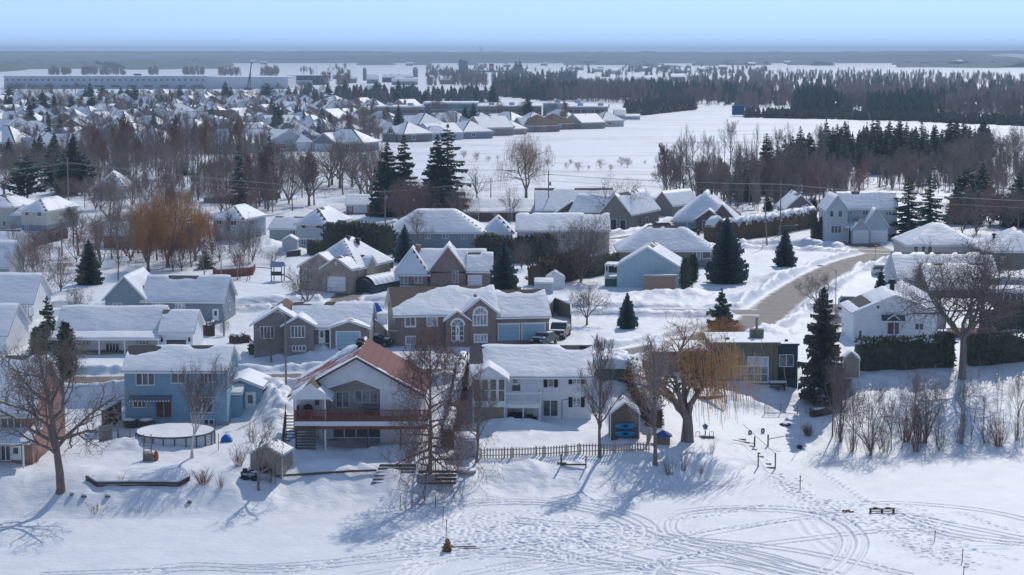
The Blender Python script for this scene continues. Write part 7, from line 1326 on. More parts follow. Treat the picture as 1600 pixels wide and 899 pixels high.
t = Thing('carport_tent', 'green fabric carport with a heavy snow roof beside the white house', 'carport', 959, 592, rot=0); t.add('wall', GRN, lambda mb: mb.box(-1.8, 1.8, 0, 5, -1, 1.25)); t.add('frame', STEEL, lambda mb: [mb.tube([(x, -.05, -.8), (x, -.05, 1.3)], .05, 5) for x in (-1.8, -.6, 1.8)])
link('snow_cap', None, None) if 0 else snowcap('snow_cap', -2.1, 2.1, -.2, 5.4, 1.3, 1.1, t.root, 3)
# ---------------------------------------------------------------- subdivision houses (prototypes copied along their streets)
SR = random.Random(2024)
def far_house(i, w, d, kind, rise, wm, rm, cross, cname):
    h = House('suburb_house', 'x', at=(0, -500 - i * 40, 0)); x0, x1 = -w / 2, w / 2
    h.body(x0, x1, 0, d, 3.1, kind, rise, wm, rm, oh=.6, snow=.16, exact=.45, z0=-1)
    if cross == 1: h.body(x0 + .3, x0 + w * .45, -1.6, d * .5, 3.1, 'gy', rise * .72, wm, rm, oh=.4, snow=.12, exact=.3, z0=-1); h.garage('f', -1.6, x0 + 1, x0 + w * .45 - .9, 0, 2.4, m=GDB if i % 2 else WHITE, rows=3)
    if cross == 2: h.body(x1 - w * .42, x1 + .2, -2, d * .55, 3.0, 'hip', rise * .75, wm, rm, oh=.5, snow=.14, exact=.3, z0=-1); h.garage('f', -2, x1 - w * .38, x1 - .8, 0, 2.4, rows=3)
    if cross == 3: h.body(-2.4, 2.6, -1, d * .6, 3.2, 'gy', rise * .6, wm, rm, oh=.4, snow=.12, exact=.3, z0=-1); h.win('f', -1, -1.2, 1.4, 3.0, 4.6, 2, 1, t=.15)
    for a in ([x1 - 3.2, x1 - 6] if cross != 2 else [x0 + 1.5, x0 + 4]): h.win('f', 0, a, a + 1.4, 1, 2.5, 2, 1, t=.16)
    h.win('r', x1, d * .3, d * .3 + 1.5, 1, 2.4, 2, 1, t=.15); h.vent(.8, d / 2, 3.1 + rise * .75, r=.3, h=.8); h.root['cname'] = cname; return h.root
FH = [far_house(0, 15, 14, 'hip', 4.2, BRK2, SHB, 1, 'brown brick'), far_house(1, 14, 13, 'hip', 3.8, BRKG, SHG, 3, 'grey brick'), far_house(2, 16, 12, 'hip', 4.0, STONE, SHG, 2, 'beige stone'), far_house(3, 13, 15, 'gy', 3.8, BEIGE, SHB, 0, 'beige gabled'),
      far_house(4, 15, 13, 'hip', 4.6, BRKT, SHB, 3, 'tan brick'), far_house(5, 14, 14, 'gy', 3.6, LGREY, SHG, 2, 'pale grey gabled'), far_house(6, 17, 13, 'hip', 4.1, GREYS, SHD, 1, 'slate grey'), far_house(7, 12, 12, 'hip', 4.3, CREAM, SHB, 0, 'cream')]
bpy.context.view_layer.update()
def place_copy(o, p, rot, label, group, sc=1.0):
    c_ = copy_tree(o); c_.location = p; c_.rotation_euler = (0, 0, rot); c_.scale = (sc, sc, sc * SR.uniform(.92, 1.1)); c_['label'] = label; c_['category'] = 'house'
    if group: c_['group'] = group
    if 'cname' in c_: del c_['cname']
    return c_
rows = [(238, [(-8, 238), (42, 244), (88, 243)]), (231, [(205, 236), (262, 238), (330, 240), (398, 236), (455, 236), (528, 236)]), (221, [(-20, 224), (40, 226), (100, 225), (160, 224), (225, 224), (290, 225), (350, 224), (412, 223), (470, 222), (612, 222), (664, 218), (702, 216), (742, 212), (780, 210), (815, 206), (850, 203), (892, 201), (932, 198)]),
        (212, [(u, 213) for u in range(5, 560, 54)] + [(590, 208), (645, 205), (690, 203), (735, 200), (775, 198), (815, 195), (860, 193)]), (203, [(u, 203.5) for u in range(-20, 600, 48)]), (196, [(u, 196) for u in range(10, 720, 45)]), (189, [(u, 189.5) for u in range(-15, 590, 42)]),
        (183, [(u, 183.5) for u in range(8, 580, 40)]), (177, [(u, 178) for u in range(-10, 590, 37)]), (171, [(u, 172) for u in range(12, 640, 36)]), (165, [(u, 166.5) for u in range(-8, 560, 35)]), (160, [(u, 160.5) for u in range(10, 450, 36)]), (154, [(u, 155) for u in range(130, 500, 36)])]
for ri, (_, pts) in enumerate(rows):
    for hi, (u, v) in enumerate(pts):
        uu = u + SR.uniform(-6, 6); p = onz(uu, v + SR.uniform(-.5, .8), 0); p.z = Tz(p.x, p.y) * .3; k = SR.randrange(8); rot = SR.choice([-.5, -.35, .3, .5, -1.2, 1.2, .1])
        if u > 600: rot = SR.choice([-.9, -.75, -1.05])
        place_copy(FH[k], p, rot, f'{FH[k]["cname"]} house, {nth(hi + 1)} from the picture edge in the {nth(ri + 1)} row of the subdivision', 'subdivision houses', SR.uniform(.92, 1.12) if ri > 1 else 1.15)
for o in FH:
    for ch in list(o.children_recursive): bpy.data.objects.remove(ch)
    bpy.data.objects.remove(o)
# ---------------------------------------------------------------- individual trees of the belts
def belt(keys, pts, n, jit, hr, fmt, group, name='bare_tree', cat='tree', asp=None, seed=1, nm=None):
    r = random.Random(seed); L_ = []
    for i in range(n):
        t = (i + r.uniform(.1, .9)) / n * (len(pts) - 1); j = min(int(t), len(pts) - 2); f = t - j; u = pts[j][0] * (1 - f) + pts[j + 1][0] * f; v = pts[j][1] * (1 - f) + pts[j + 1][1] * f + r.uniform(-jit, jit); L_.append((u, v))
    for i, (u, v) in enumerate(sorted(L_)):
        k = r.choice(keys); p = P(u, v); H = r.uniform(*hr); a = PROTO[k][2] / PROTO[k][1] * r.uniform(.85, 1.2) * (asp or 1); plant(k, p, H, H * a, fmt.format(o=nth(i + 1)), name if k[:2] not in ('sp', 'pi') else 'spruce_tree', group, cat)
belt(['spruce', 'spruce2', 'spire', 'spire'], [(1195, 292), (1300, 268), (1400, 262), (1548, 254)], 44, 10, (9, 15), '{o} spruce from the open end of the dark spruce plantation on the field edge', 'spruces of the field plantation', seed=3)
belt(['spruce', 'spruce2', 'spire'], [(1280, 255), (1400, 248), (1545, 246)], 34, 5, (10, 14.5), '{o} spruce in the rear rank of the field plantation', 'rear spruces of the field plantation', seed=4)
belt(['spire', 'spruce2'], [(1150, 305), (1275, 290)], 14, 14, (9, 14), '{o} spruce among the bare trees behind the big brown house', 'spruces behind the brown house', seed=5)
belt(['tall', 'thin', 'oval2', 'tall', 'redtall'], [(1032, 312), (1120, 322), (1210, 318), (1300, 312)], 38, 12, (8, 17), '{o} bare tree of the belt behind the brown houses', 'bare belt behind the brown houses', name='wild_tree', seed=6)
belt(['tall', 'shrubby', 'oval', 'red'], [(1210, 325), (1300, 305), (1400, 290), (1480, 285), (1600, 300)], 40, 14, (6, 11), '{o} purple-brown tree of the scrub below the spruce plantation', 'scrub below the plantation', name='scrub_tree', seed=7)
belt(['tall', 'thin'], [(1060, 270), (1180, 262), (1300, 262)], 24, 10, (9, 16), '{o} tall thin poplar standing against the open field', 'poplars against the field', name='poplar_tree', seed=8)
belt(['tall', 'oval', 'shrubby'], [(1490, 270), (1600, 262)], 16, 16, (8, 14), '{o} bare tree right of the spruce plantation', 'bare trees right of the plantation', seed=9)
belt(['red', 'shrubby', 'spruce', 'oval', 'pine'], [(1480, 358), (1600, 350)], 14, 12, (6, 11), '{o} tree of the mixed clump behind the snow hip roofs', 'mixed clump behind the hip roofs', seed=10)
belt(['thin', 'tall', 'thin', 'redtall'], [(128, 262), (200, 268), (300, 262), (400, 258)], 52, 16, (11, 18), '{o} thin bare tree in the belt before the subdivision', 'thin trees before the subdivision', name='poplar_tree', seed=11)
belt(['shrubby', 'tall', 'oval'], [(130, 290), (250, 285), (370, 300)], 30, 14, (7, 12), '{o} grey tree in the near rank of the wood before the subdivision', 'near rank of the wood', seed=12)
belt(['oval2', 'tall', 'shrubby', 'vase'], [(-10, 300), (60, 285), (140, 275)], 14, 16, (8, 13), '{o} bare tree among the spruce clump at the picture edge', 'bare trees of the spruce clump', seed=13)
belt(['redtall', 'vase', 'tall', 'shrubby'], [(390, 318), (430, 325), (500, 315)], 12, 14, (11, 16), '{o} russet or grey tree of the tall group above the duplex', 'tall group above the duplex', seed=14)
belt(['vase', 'vase', 'tall'], [(505, 300), (560, 305), (600, 318)], 7, 12, (12, 17), '{o} spreading tree between russet group and tall spruces', 'spreading trees by the tall spruces', seed=15)
belt(['shrubby', 'red', 'vase'], [(620, 345), (660, 352), (730, 345)], 9, 8, (7, 12), '{o} purple-grey tree at the feet of the tallest spruces', 'trees at the feet of the spruces', seed=16)
belt(['shrubby', 'red', 'tall'], [(150, 410), (220, 412), (330, 408), (400, 400)], 16, 14, (6, 10), '{o} shrubby tree around the golden willows', 'shrubby trees around the willows', seed=17)
belt(['shrubby'], [(700, 250), (790, 254), (860, 258), (930, 262), (1010, 262), (1110, 262), (1190, 262)], 30, 7, (.8, 3.6), '{o} low bush along the ditch across the field', 'bushes along the field ditch', 'bush', 'bush', seed=18)
belt(['redtall', 'oval', 'tall', 'spire', 'vase'], [(0, 232), (150, 228), (300, 230), (480, 226), (600, 216)], 34, 9, (8, 14), '{o} garden tree of the nearest subdivision street', 'garden trees of the nearest subdivision street', name='garden_tree', seed=19)
belt(['redtall', 'oval', 'spruce', 'tall', 'spire', 'shrubby'], [(0, 205), (300, 205), (600, 200), (900, 196)], 44, 8, (8, 15), '{o} garden tree of the middle subdivision streets', 'garden trees of the middle subdivision', name='garden_tree', seed=20)
belt(['oval', 'spruce', 'tall', 'redtall', 'shrubby'], [(0, 182), (200, 180), (560, 178)], 46, 9, (9, 16), '{o} garden tree of the far subdivision streets', 'garden trees of the far subdivision', name='garden_tree', seed=21)
belt(['spruce', 'oval', 'shrubby', 'pine'], [(0, 160), (200, 158), (420, 156), (640, 158)], 44, 5, (10, 17), '{o} tree along the back of the subdivision', 'trees at the back of the subdivision', seed=22)
for i, (u, v, vt, w_) in enumerate(((52, 186, 152, 15), (70, 178, 148, 13), (85, 178, 147, 13), (96, 177, 152, 11), (113, 180, 149, 14), (252, 172, 148, 12), (770, 160, 130, 16), (812, 116, 95, 10), (806, 116, 96, 9), (620, 165, 138, 15), (600, 160, 132, 13), (625, 155, 134, 13), (587, 152, 128, 11), (665, 162, 140, 13))): tp('spruce', u, v, vt, w_ * 1.15, f'{nth(i + 1)} of the dark spruces standing out over the far subdivision', 'spruce_tree', group='spruces over the far subdivision')
belt(['shrubby', 'red', 'tall', 'shrubby'], [(120, 318), (220, 326), (330, 322), (420, 326)], 34, 14, (5, 9), '{o} brushy tree of the thicket between the wood and the willows', 'brushy thicket behind the willows', name='scrub_tree', seed=31)
belt(['shrubby', 'red', 'oval', 'tall'], [(20, 420), (110, 400), (200, 395), (330, 392)], 22, 22, (4, 8), '{o} garden tree around the cream and taupe houses', 'garden trees by the cream houses', name='garden_tree', seed=32)
belt(['vase', 'oval2', 'tall'], [(330, 300), (450, 292), (600, 290)], 18, 14, (9, 14), '{o} bare tree in the strip before the field houses', 'strip before the field houses', name='wild_tree', seed=33)
belt(['shrubby', 'spruce', 'tall'], [(0, 262), (60, 258), (130, 250)], 12, 10, (7, 11), '{o} tree screening the first subdivision roofs', 'screen before the subdivision roofs', name='garden_tree', seed=34)
# ---------------------------------------------------------------- far woods: nobody could count these
def unit_conifer(r):
    v = []; f = []
    for t in range(7):
        z = .08 + .86 * t / 7; L_ = .30 * (1 - z) ** .8 + .02
        for i in range(7):
            a = i * .9 + t * .5 + r.uniform(-.3, .3); l = L_ * r.uniform(.7, 1.15); o = len(v); w_ = .42
            v += [(0, 0, z + .17), (math.cos(a - w_) * l, math.sin(a - w_) * l, z - r.uniform(0, .06)), (math.cos(a + w_) * l, math.sin(a + w_) * l, z - r.uniform(0, .06))]; f.append((o, o + 1, o + 2))
    return np.array(v), np.array(f)
def unit_bare(r):
    v = [(-.012, 0, 0), (.012, 0, 0), (0, 0, .9), (0, -.012, 0), (0, .012, 0), (0, 0, .9)]; f = [(0, 1, 2), (3, 4, 5)]
    for i in range(46):
        a = r.uniform(0, 6.28); z0 = r.uniform(.2, .72); z1 = min(1, z0 + r.uniform(.15, .42)); l = r.uniform(.06, .25) * (1 - .5 * z1); o = len(v); b = .012; x, y = math.cos(a) * l, math.sin(a) * l; q = r.uniform(.2, .5)
        v += [(x * q - b, y * q, z0), (x * q + b, y * q + b, z0), (x, y, z1)]; f.append((o, o + 1, o + 2))
    return np.array(v), np.array(f)
def forest(name, P_, Hs, unit, m, asp=1.0, nvar=6, seed=1):
    r = random.Random(seed); U = [unit(r) for _ in range(nvar)]; rg = np.random.default_rng(seed); VS = []; FS = []; o = 0
    var = rg.integers(0, nvar, len(P_)); ang = rg.uniform(0, 6.28, len(P_))
    for k in range(nvar):
        sel = np.where(var == k)[0]; v, f = U[k]; c_, s_ = np.cos(ang[sel])[:, None], np.sin(ang[sel])[:, None]; H_ = Hs[sel][:, None]
        X = (v[:, 0] * c_ - v[:, 1] * s_) * H_ * asp + P_[sel, 0][:, None]; Y = (v[:, 0] * s_ + v[:, 1] * c_) * H_ * asp + P_[sel, 1][:, None]; Z = v[:, 2] * H_ + P_[sel, 2][:, None]
        VS.append(np.stack([X, Y, Z], -1).reshape(-1, 3)); FS.append((f[None] + (np.arange(len(sel)) * len(v))[:, None, None] + o).reshape(-1, 3)); o += len(sel) * len(v)
    ob = link(name, npmesh(name, np.concatenate(VS), np.concatenate(FS), m, False)); tag(ob, kind='stuff'); return ob
def scatter(n, u0, u1, vn, vf, seed, keep=None):   # uniform in picture column, in the ground band between near and far edge
    rg = np.random.default_rng(seed); out = []
    while len(out) < n:
        u = rg.uniform(u0, u1); a, b = vn(u), vf(u)
        if a <= b: continue
        t = rg.random() ** .55; v = a + (b - a) * (1 - t) if 0 else b + (a - b) * (rg.random() ** .8)
        if keep and not keep(u, v): continue
        p = onz(u, v, 0); out.append((p.x, p.y, -.3))
    return np.array(out)
itp = lambda xs, ys: (lambda u: float(np.interp(u, xs, ys)))
near = itp([770, 850, 1000, 1100, 1180, 1400, 1640], [150, 158, 163, 168, 178, 184, 192]); far_ = itp([770, 900, 1050, 1150, 1230, 1330, 1400, 1640], [134, 136, 134, 126, 114, 113, 118, 120])
keep = lambda u, v: not (1370 < u < 1480 and 171 < v < 182) and not (1505 < u < 1600 and 174 < v < 182) and not (1145 < u < 1165 and v > 171) and not (1185 < u < 1235 and v > 170) and not (1050 < u < 1150 and v > 165)
FCON = mat('forest_needles', (.055, .085, .075), (.095, .13, .11), scale=.02, rough=.95); FBARE = mat('forest_branches', (.20, .145, .135), (.30, .235, .22), scale=.02, rough=.95)
cf = np.random.default_rng(5)
Pc = scatter(700, 770, 1640, near, far_, 1, lambda u, v: keep(u, v) and vn(u / 55.0, v / 7.0, 3) + .25 * (vn(u / 12.0, v / 4.0, 13) - .5) > .56); forest('conifer_forest', Pc, cf.uniform(8, 16, len(Pc)), unit_conifer, FCON, .9)
Pb = scatter(4000, 770, 1640, near, far_, 2, lambda u, v: keep(u, v) and vn(u / 55.0, v / 7.0, 3) < .68); forest('leafless_forest', Pb, cf.uniform(8, 14, len(Pb)), unit_bare, FBARE, 1.3)
Pc = scatter(420, 975, 1085, itp([975, 1085], [184, 172]), itp([975, 1085], [166, 163]), 3); forest('scrub_wood', Pc, cf.uniform(4, 7, len(Pc)), unit_conifer, mat('dark_scrub', (.07, .068, .06), (.11, .10, .09)), 1.4)
Pc = np.concatenate([scatter(520, 1165, 1640, itp([1165, 1400, 1640], [184, 189, 199]), itp([1165, 1400, 1640], [181, 186, 195]), 4), scatter(60, 1290, 1330, itp([1290, 1330], [184, 184]), itp([1290, 1330], [177, 177]), 6)]); forest('scrub_wood', Pc, cf.uniform(3.5, 6.5, len(Pc)), unit_conifer, MATS['dark_scrub'], 1.5)
Pc = np.concatenate([scatter(130, 1245, 1300, itp([1245, 1300], [183, 184]), itp([1245, 1300], [170, 170]), 7), scatter(70, 1355, 1460, itp([1355, 1460], [187, 188]), itp([1355, 1460], [181, 182]), 8)]); forest('conifer_forest', Pc, cf.uniform(12, 18, len(Pc)), unit_conifer, FCON, .85)
def nearscatter(n, poly, seed):   # poly: (u0, u1, v0 near, v1 far)
    rg = np.random.default_rng(seed); u = rg.uniform(poly[0], poly[1], n); v = rg.uniform(poly[3], poly[2], n); out = []
    for a, b in zip(u, v):
        if vn(a / 22.0, b / 8.0, seed) > .45: p = P(a, b) if b > 250 else onz(a, b, 0); out.append((p.x, p.y, p.z - .2))
    return np.array(out)
FB2 = mat('brushwood', (.19, .15, .135), (.29, .24, .22), scale=.1, rough=.95)
for n, poly, hr, sd in ((430, (95, 440, 262, 226), (5, 10), 41), (240, (140, 430, 318, 268), (3, 6), 42), (800, (-20, 600, 232, 160), (4, 9), 43), (350, (0, 960, 200, 165), (4, 8), 44)):
    Pq = nearscatter(n, poly, sd); forest('leafless_tree_cover' if sd > 42 else 'brushwood_thicket', Pq, cf.uniform(*hr, len(Pq)), unit_bare, FB2, 1.25, seed=sd)
for n, poly, hr, sd in ((380, (1035, 1320, 328, 285), (4, 9), 45), (520, (1230, 1640, 305, 262), (3.5, 8), 46)):
    Pq = nearscatter(n, poly, sd); forest('brushwood_thicket', Pq, cf.uniform(*hr, len(Pq)), unit_bare, FB2, 1.3, seed=sd)
Pq = nearscatter(260, (-20, 620, 200, 150), 47); forest('conifer_cover', Pq, cf.uniform(5, 10, len(Pq)), unit_conifer, FCON, 1.1, seed=47)
# hedgerows and tree groups on the far fields
Pb = np.concatenate([scatter(300, 0, 460, itp([0, 460], [121, 122]), itp([0, 460], [113, 114]), 11, lambda u, v: vn(u / 30.0, 0, 8) > .5), scatter(260, 470, 1200, itp([470, 1200], [128, 125]), itp([470, 1200], [108, 106]), 12, lambda u, v: vn(u / 28.0, v / 3.0, 9) > .62 and not 545 < u < 665), scatter(120, 500, 760, itp([500, 760], [138, 138]), itp([500, 760], [128, 128]), 13, lambda u, v: vn(u / 28.0, v / 3.0, 19) > .5 and not 545 < u < 665)])
forest('leafless_forest', Pb, cf.uniform(9, 18, len(Pb)), unit_bare, FBARE, 1.8)
Pc = np.concatenate([scatter(170, 560, 1200, itp([560, 1200], [124, 122]), itp([560, 1200], [106, 104]), 14, lambda u, v: vn(u / 22.0, v / 2.5, 29) > .70 and not 545 < u < 665), scatter(150, 470, 760, itp([470, 760], [163, 162]), itp([470, 760], [150, 150]), 15, lambda u, v: vn(u / 30.0, v / 6.0, 39) > .45), scatter(200, 780, 900, itp([780, 900], [135, 135]), itp([780, 900], [118, 119]), 16)])
forest('conifer_forest', Pc, cf.uniform(7, 13, len(Pc)), unit_conifer, FCON, 1.1)
def woodband(u0, u1, v0, v1, h, seed, gaps=0.0, m=None):   # closed rough canopy of a wood kilometres away
    a, b = onz((u0 + u1) / 2, v0, 0), onz((u0 + u1) / 2, v1, 0); y0, y1 = a.y, b.y; n = max(40, int((u1 - u0) * 1.1)); s = (np.linspace(u0, u1, n) - CU) / FPX; ys = np.linspace(y0, y1, 9)
    S, Y = np.meshgrid(s, ys); X = S * Y; k = np.arange(9)[:, None]; edge = ((k > 0) & (k < 8)) * np.ones_like(S); ex = np.clip(np.minimum(np.arange(n), np.arange(n)[::-1]) / 10.0, 0, 1)[None, :]
    gp = np.clip((vn(S * 90 + seed, Y / 500, seed) - gaps) * 6, 0, 1) if gaps else 1
    Z = h * edge * gp * ex ** .5 * (.72 + .5 * vn(X / 14, Y / 40, seed) + .25 * (vn(X / 90, Y / 200, seed + 2) - .5)) - 1.0; Y = Y + (vn(X / 120, k * 3.0 + 0 * X, seed + 7) - .5) * (y1 - y0) * .25
    tag(link('distant_wood', npmesh('distant_wood', np.stack([X, Y, Z], -1).reshape(-1, 3), gridq(9, n), m or FCON, False)), kind='stuff')
for b in ((-60, 345, 108, 99, 16, 1, 0), (330, 540, 98.5, 95.5, 14, 2, .2), (-60, 30, 112, 106, 16, 3, 0), (540, 900, 97.5, 95, 14, 4, .35), (850, 1240, 99, 96.5, 14, 5, .3), (880, 1010, 102, 100, 12, 6, 0), (1180, 1640, 98, 95, 15, 7, .3), (1400, 1660, 106, 101, 14, 8, .1), (1080, 1300, 103, 101, 12, 9, .45), (560, 760, 102, 100.5, 12, 10, .55), (980, 1140, 106, 104.5, 11, 11, .5), (345, 640, 94.8, 93, 13, 12, .3), (640, 1640, 94.2, 92.6, 13, 13, .35)): woodband(*b)
# ---------------------------------------------------------------- far buildings
def far_box(name, label, cat, u0, u1, vb, ve, depm, kind, rise, wm, rm=SHG, wins=None, snow=.5, rot=0, z0=-2, res=4, extra=None, gl=None):
    h = House(name, label, (u0 + u1) / 2, vb, rot=rot, cat=cat, at=onz((u0 + u1) / 2, vb, 0)); x0, z = h.fy(u0, ve, 0); x1, _ = h.fy(u1, ve, 0); h.body(x0, x1, 0, depm, z, kind, rise, wm, rm, oh=.4, snow=snow, res=res, z0=z0, fas=.5)
    if wins:
        n, zl, zh, ww = wins
        for i in range(n): a = x0 + (x1 - x0) * (i + .5) / n; h.win('f', 0, a - ww / 2, a + ww / 2, z * zl, z * zh, 1, 1, t=.1, gl=gl or GLS)
    if extra: extra(h, x0, x1, z)
    return h
WHW = mat('warehouse_panel', (.50, .55, .60), (.44, .49, .54), scale=.05, rough=.6)
far_box('warehouse', 'very long pale warehouse with a line of small dark windows across the plain', 'warehouse', 6, 322, 139, 119, 90, 'flat', 0, WHW, wins=(34, .62, .76, 2.6), extra=lambda h, x0, x1, z: (h.body(x1, x1 + 84, 2, 80, z - 1, 'flat', 0, mat('white_panel', (.68, .70, .72), scale=.05), SHG, snow=.5, res=4, fas=.5), [h.box('loading_canopy', x0 + a, x0 + a + 9, -2.5, 0, 2.6, 3.4, DARK) for a in range(8, 200, 17)], h.box('rooftop_unit', x0 + 130, x0 + 137, 20, 25, z, z + 2, DARK)))
far_box('factory', 'dark blue-grey factory block at the end of the white warehouse', 'factory', 448, 507, 133, 118, 50, 'flat', 0, mat('blue_grey_panel', (.05, .08, .11), scale=.05), wins=(6, .70, .8, 2), extra=lambda h, x0, x1, z: h.body(x0 + 2, x0 + 30, -8, 0, z * .45, 'flat', 0, WHW, SHG, snow=.4, res=4))
SB = [('school_building', 'tan brick school wing with ribbon windows left of the glazed block', 586, 662, 190, 167, BRKT, 9), ('school_building', 'glazed teal school block between the brick wings', 662, 746, 189, 161, mat('teal_glazing', (.10, .20, .22), (.17, .27, .29), scale=.3, rough=.3), 0), ('school_building', 'red-brown brick school wing right of the glazed block', 746, 846, 189, 166, BRK2, 10), ('school_building', 'windowless white school hall', 850, 886, 189, 162, WHW, 0), ('school_building', 'last red brick school wing beside the white hall', 886, 950, 189, 167, BRK2, 6)]
for nm, l, u0, u1, vb, ve, m_, n in SB:
    far_box(nm, l, 'school', u0, u1, vb, ve, 30, 'flat', 0, m_, snow=.4, wins=(n, .55, .80, 3.4) if n else None, extra=(lambda h, x0, x1, z: [h.box('mullion_band', x0, x1, -.1, -.01, z * t, z * t + .5, WHW) for t in (.3, .6, .92)]) if 'glazed teal' in l else (lambda h, x0, x1, z: [h.box('rooftop_unit', x0 + 6 + a, x0 + 9 + a, 8, 11, z, z + 1.8, WHW) for a in (0, 11)]))
def silo(u, vb, vt, w_, label, col_=None):
    t = Thing('silo', label, 'silo', u, vb, z=0); r = w_ * t.k / 2; H_ = (vb - vt) * t.k; t.add('tower', col_ or mat('silo_concrete', (.24, .24, .22), (.18, .18, .17), scale=.2), lambda mb: mb.tube([(0, 0, -1), (0, 0, H_ - r)], r, 16)); t.add('dome', mat('silo_dome', (.35, .38, .42)), lambda mb: mb.ell(0, 0, H_ - r, r, r, r, 16, 6, zmin=0), True)
silo(570, 126, 106, 6, 'grey silo with a pale dome beside the small barn'); silo(649, 126, 105, 8, 'thicker silo behind the long barn')
DBL = mat('dark_blue_silo', (.035, .07, .11), (.05, .09, .13), scale=.3, rough=.5); t = Thing('feed_mill_tower', 'dark blue twin feed tower on the far plain', 'tower', 724, 112, z=0); t.add('tower', DBL, lambda mb: (mb.box(-9.5, -1.5, 0, 9, -1, 23), mb.box(-1.4, 9, 0, 9, -1, 22), mb.box(-6, -3, 2, 5, 23, 25)));
far_box('barn', 'small dark barn beside the grey silo', 'barn', 573, 590, 131, 124, 20, 'gx', 5, GREYS, res=3); far_box('barn', 'long low dark barn left of the thicker silo', 'barn', 597, 645, 129, 121, 18, 'gx', 4, DBL, res=3); far_box('barn', 'white roofed shed in front of the long dark barn', 'barn', 612, 652, 133, 127, 14, 'gx', 4, BEIGE, res=3)
far_box('farm_buildings' if 0 else 'barn', 'long red-brown farm building beneath the feed tower', 'barn', 684, 700, 113, 109, 20, 'gx', 4, BRK2, res=3); far_box('barn', 'long low farm building right of the feed tower', 'barn', 737, 800, 113, 110, 20, 'flat', 0, GBR, res=4)
FB = [(792, 105, 'white farmhouse'), (890, 116, 'dark farm shed'), (905, 110, 'grey farmhouse'), (935, 113, 'white roofed barn'), (962, 116, 'low barn'), (1010, 112, 'red barn'), (1035, 109, 'farmhouse'), (1070, 116, 'brown-walled barn'), (1100, 113, 'white roofed shed'), (1130, 109, 'small farmhouse'), (1175, 103, 'white farm building'), (1230, 100, 'farm shed'), (1300, 97.5, 'barn'), (1085, 125, 'grey roofed farmhouse'), (1060, 127, 'tan farm shed'), (395, 99, 'white farm building'), (412, 101, 'tiny farmhouse'), (640, 103, 'small white farmhouse'), (380, 97, 'farm shed'), (850, 103, 'grey barn'), (1500, 99, 'barn'), (700, 132, 'long white shed'), (530, 124, 'low farm shed'), (545, 130, 'white roofed shed')]
for i, (u, v, l) in enumerate(FB): far_box('farm_building', f'{l}, {nth(i + 1)} of the scattered farm buildings on the plain', 'farm building', u - 7 * (v - 80) / 30, u + 7 * (v - 80) / 30, v, v - .13 * (v - 84) - 1, 14, 'gx', 4, SR.choice([WHW, BRK2, GBR, BEIGE, GREYS]), res=4)
for i, (u0, u1, v, l) in enumerate(((1382, 1412, 177, 'white two-part house at the wood edge beyond the field'), (1416, 1455, 179, 'long white house at the wood edge beside the two-part one'), (1300, 1316, 180, 'small house hidden in the wood edge'), (1560, 1600, 186, 'pale house at the right border beyond the field'), (1510, 1530, 181, 'low white house among the trees beyond the field'))): far_box('house', l, 'house', u0, u1, v, v - 9, 12, 'gx', 4, WHS, wins=(3, .3, .7, 1.4), res=2)
t = Thing('billboard', 'large plain blue panel standing at the wood edge', 'billboard', 1154, 182, z=0); k = t.k; t.add('panel', mat('bright_blue_panel', (.01, .10, .28)), lambda mb: mb.box(-9 * k, 9 * k, 0, 5, 2 * k, 17 * k)); [t.add('leg', STEEL, lambda mb: mb.box(x * k, x * k + .3, 1, 1.3, -1, 2 * k)) for x in (-7, 7)]
far_box('storage_shed', 'white arched storage shed beyond the last subdivision house', 'shed', 960, 978, 186, 180, 12, 'gx', 3.4, WHW, res=2); far_box('storage_shed', 'long white low shed at the corner of the field', 'shed', 978, 1000, 187, 182, 8, 'gx', 1, WHW, res=2)
t = Thing('tall_sign', 'tall red and white sign on a mast above the plain', 'sign', 768, 132, z=0); k = t.k; t.add('mast', STEEL, lambda mb: mb.tube([(0, 0, -1), (0, 0, 22 * k)], .3, 5)); t.add('panel', mat('red_white_sign', (.25, .06, .07)), lambda mb: mb.box(-3.5 * k, 3.5 * k, -.5, .5, 21 * k, 32 * k)); t.add('lettering', WHITE, lambda mb: (mb.box(-2.2 * k, 2.2 * k, -.6, -.52, 26 * k, 27.3 * k), mb.box(-.7 * k, .7 * k, -.6, -.52, 23 * k, 30 * k)))
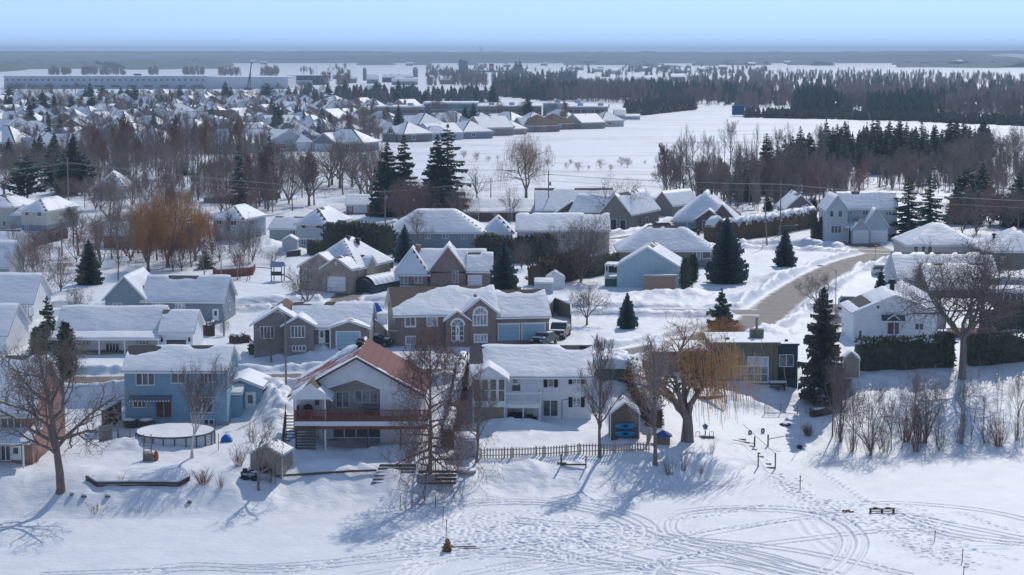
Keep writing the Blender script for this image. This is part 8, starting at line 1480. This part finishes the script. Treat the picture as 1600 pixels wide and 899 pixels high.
t = Thing('water_tower', 'tiny water tower breaking the horizon', 'water tower', 751, 90, z=0); k = t.k; t.add('stem', WHW, lambda mb: mb.tube([(0, 0, -1), (0, 0, 13 * k)], 1.0 * k, 8)); t.add('tank', WHW, lambda mb: mb.tube([(0, 0, 12.5 * k), (0, 0, 16 * k)], 1.6 * k, 10))
t = Thing('crane', 'slanting lattice crane boom beside the warehouse', 'crane', 386, 142, z=0); k = t.k; t.add('boom', DARK, lambda mb: mb.tube([(0, 0, 0), (8 * k, 0, 44 * k)], .5, 4)); t.add('mast', DARK, lambda mb: (mb.tube([(5 * k, 0, 0), (6 * k, 0, 30 * k)], .4, 4), mb.tube([(0, 0, 2), (5.5 * k, 0, 22 * k)], .2, 4))); t.add('cab', DARK, lambda mb: mb.box(-3, 5, -2, 2, 0, 3))
t = Thing('excavator', 'dark long-armed machine behind the subdivision', 'excavator', 482, 146, z=0); k = t.k; t.add('arm', DARK, lambda mb: mb.tube([(-6 * k, 0, 2), (-7 * k, 0, 18 * k), (3 * k, 0, 15 * k), (8 * k, 0, 8 * k), (8 * k, 0, 3 * k)], .7, 4)); t.add('cab', DARK, lambda mb: mb.box(-8 * k, -3 * k, -3, 3, 0, 5))
t = Thing('vertical_banner', 'small red sign among the far roofs', 'sign', 236, 150, z=0); k = t.k; t.add('panel', mat('red_panel', (.35, .03, .06)), lambda mb: mb.box(-3 * k, 3 * k, 0, 2, 2 * k, 11 * k)); t.add('post', STEEL, lambda mb: mb.tube([(0, 1, -1), (0, 1, 2 * k)], .5, 5))
# ---------------------------------------------------------------- haze over the whole scene
mb = MB(); mb.box(-7000, 7000, -150, 13800, -9, 75); hz = mb.obj('haze', None); tag(hz, kind='stuff'); hz.data.materials.clear()
m = bpy.data.materials.new('haze_air'); m.use_nodes = True; t = m.node_tree; t.nodes.clear(); o = t.nodes.new('ShaderNodeOutputMaterial'); pv = t.nodes.new('ShaderNodeVolumePrincipled')
pv.inputs['Color'].default_value = (.66, .84, 1.0, 1); pv.inputs['Density'].default_value = .00014; pv.inputs['Anisotropy'].default_value = .0
t.links.new(pv.outputs[0], o.inputs['Volume']); hz.data.materials.append(m)
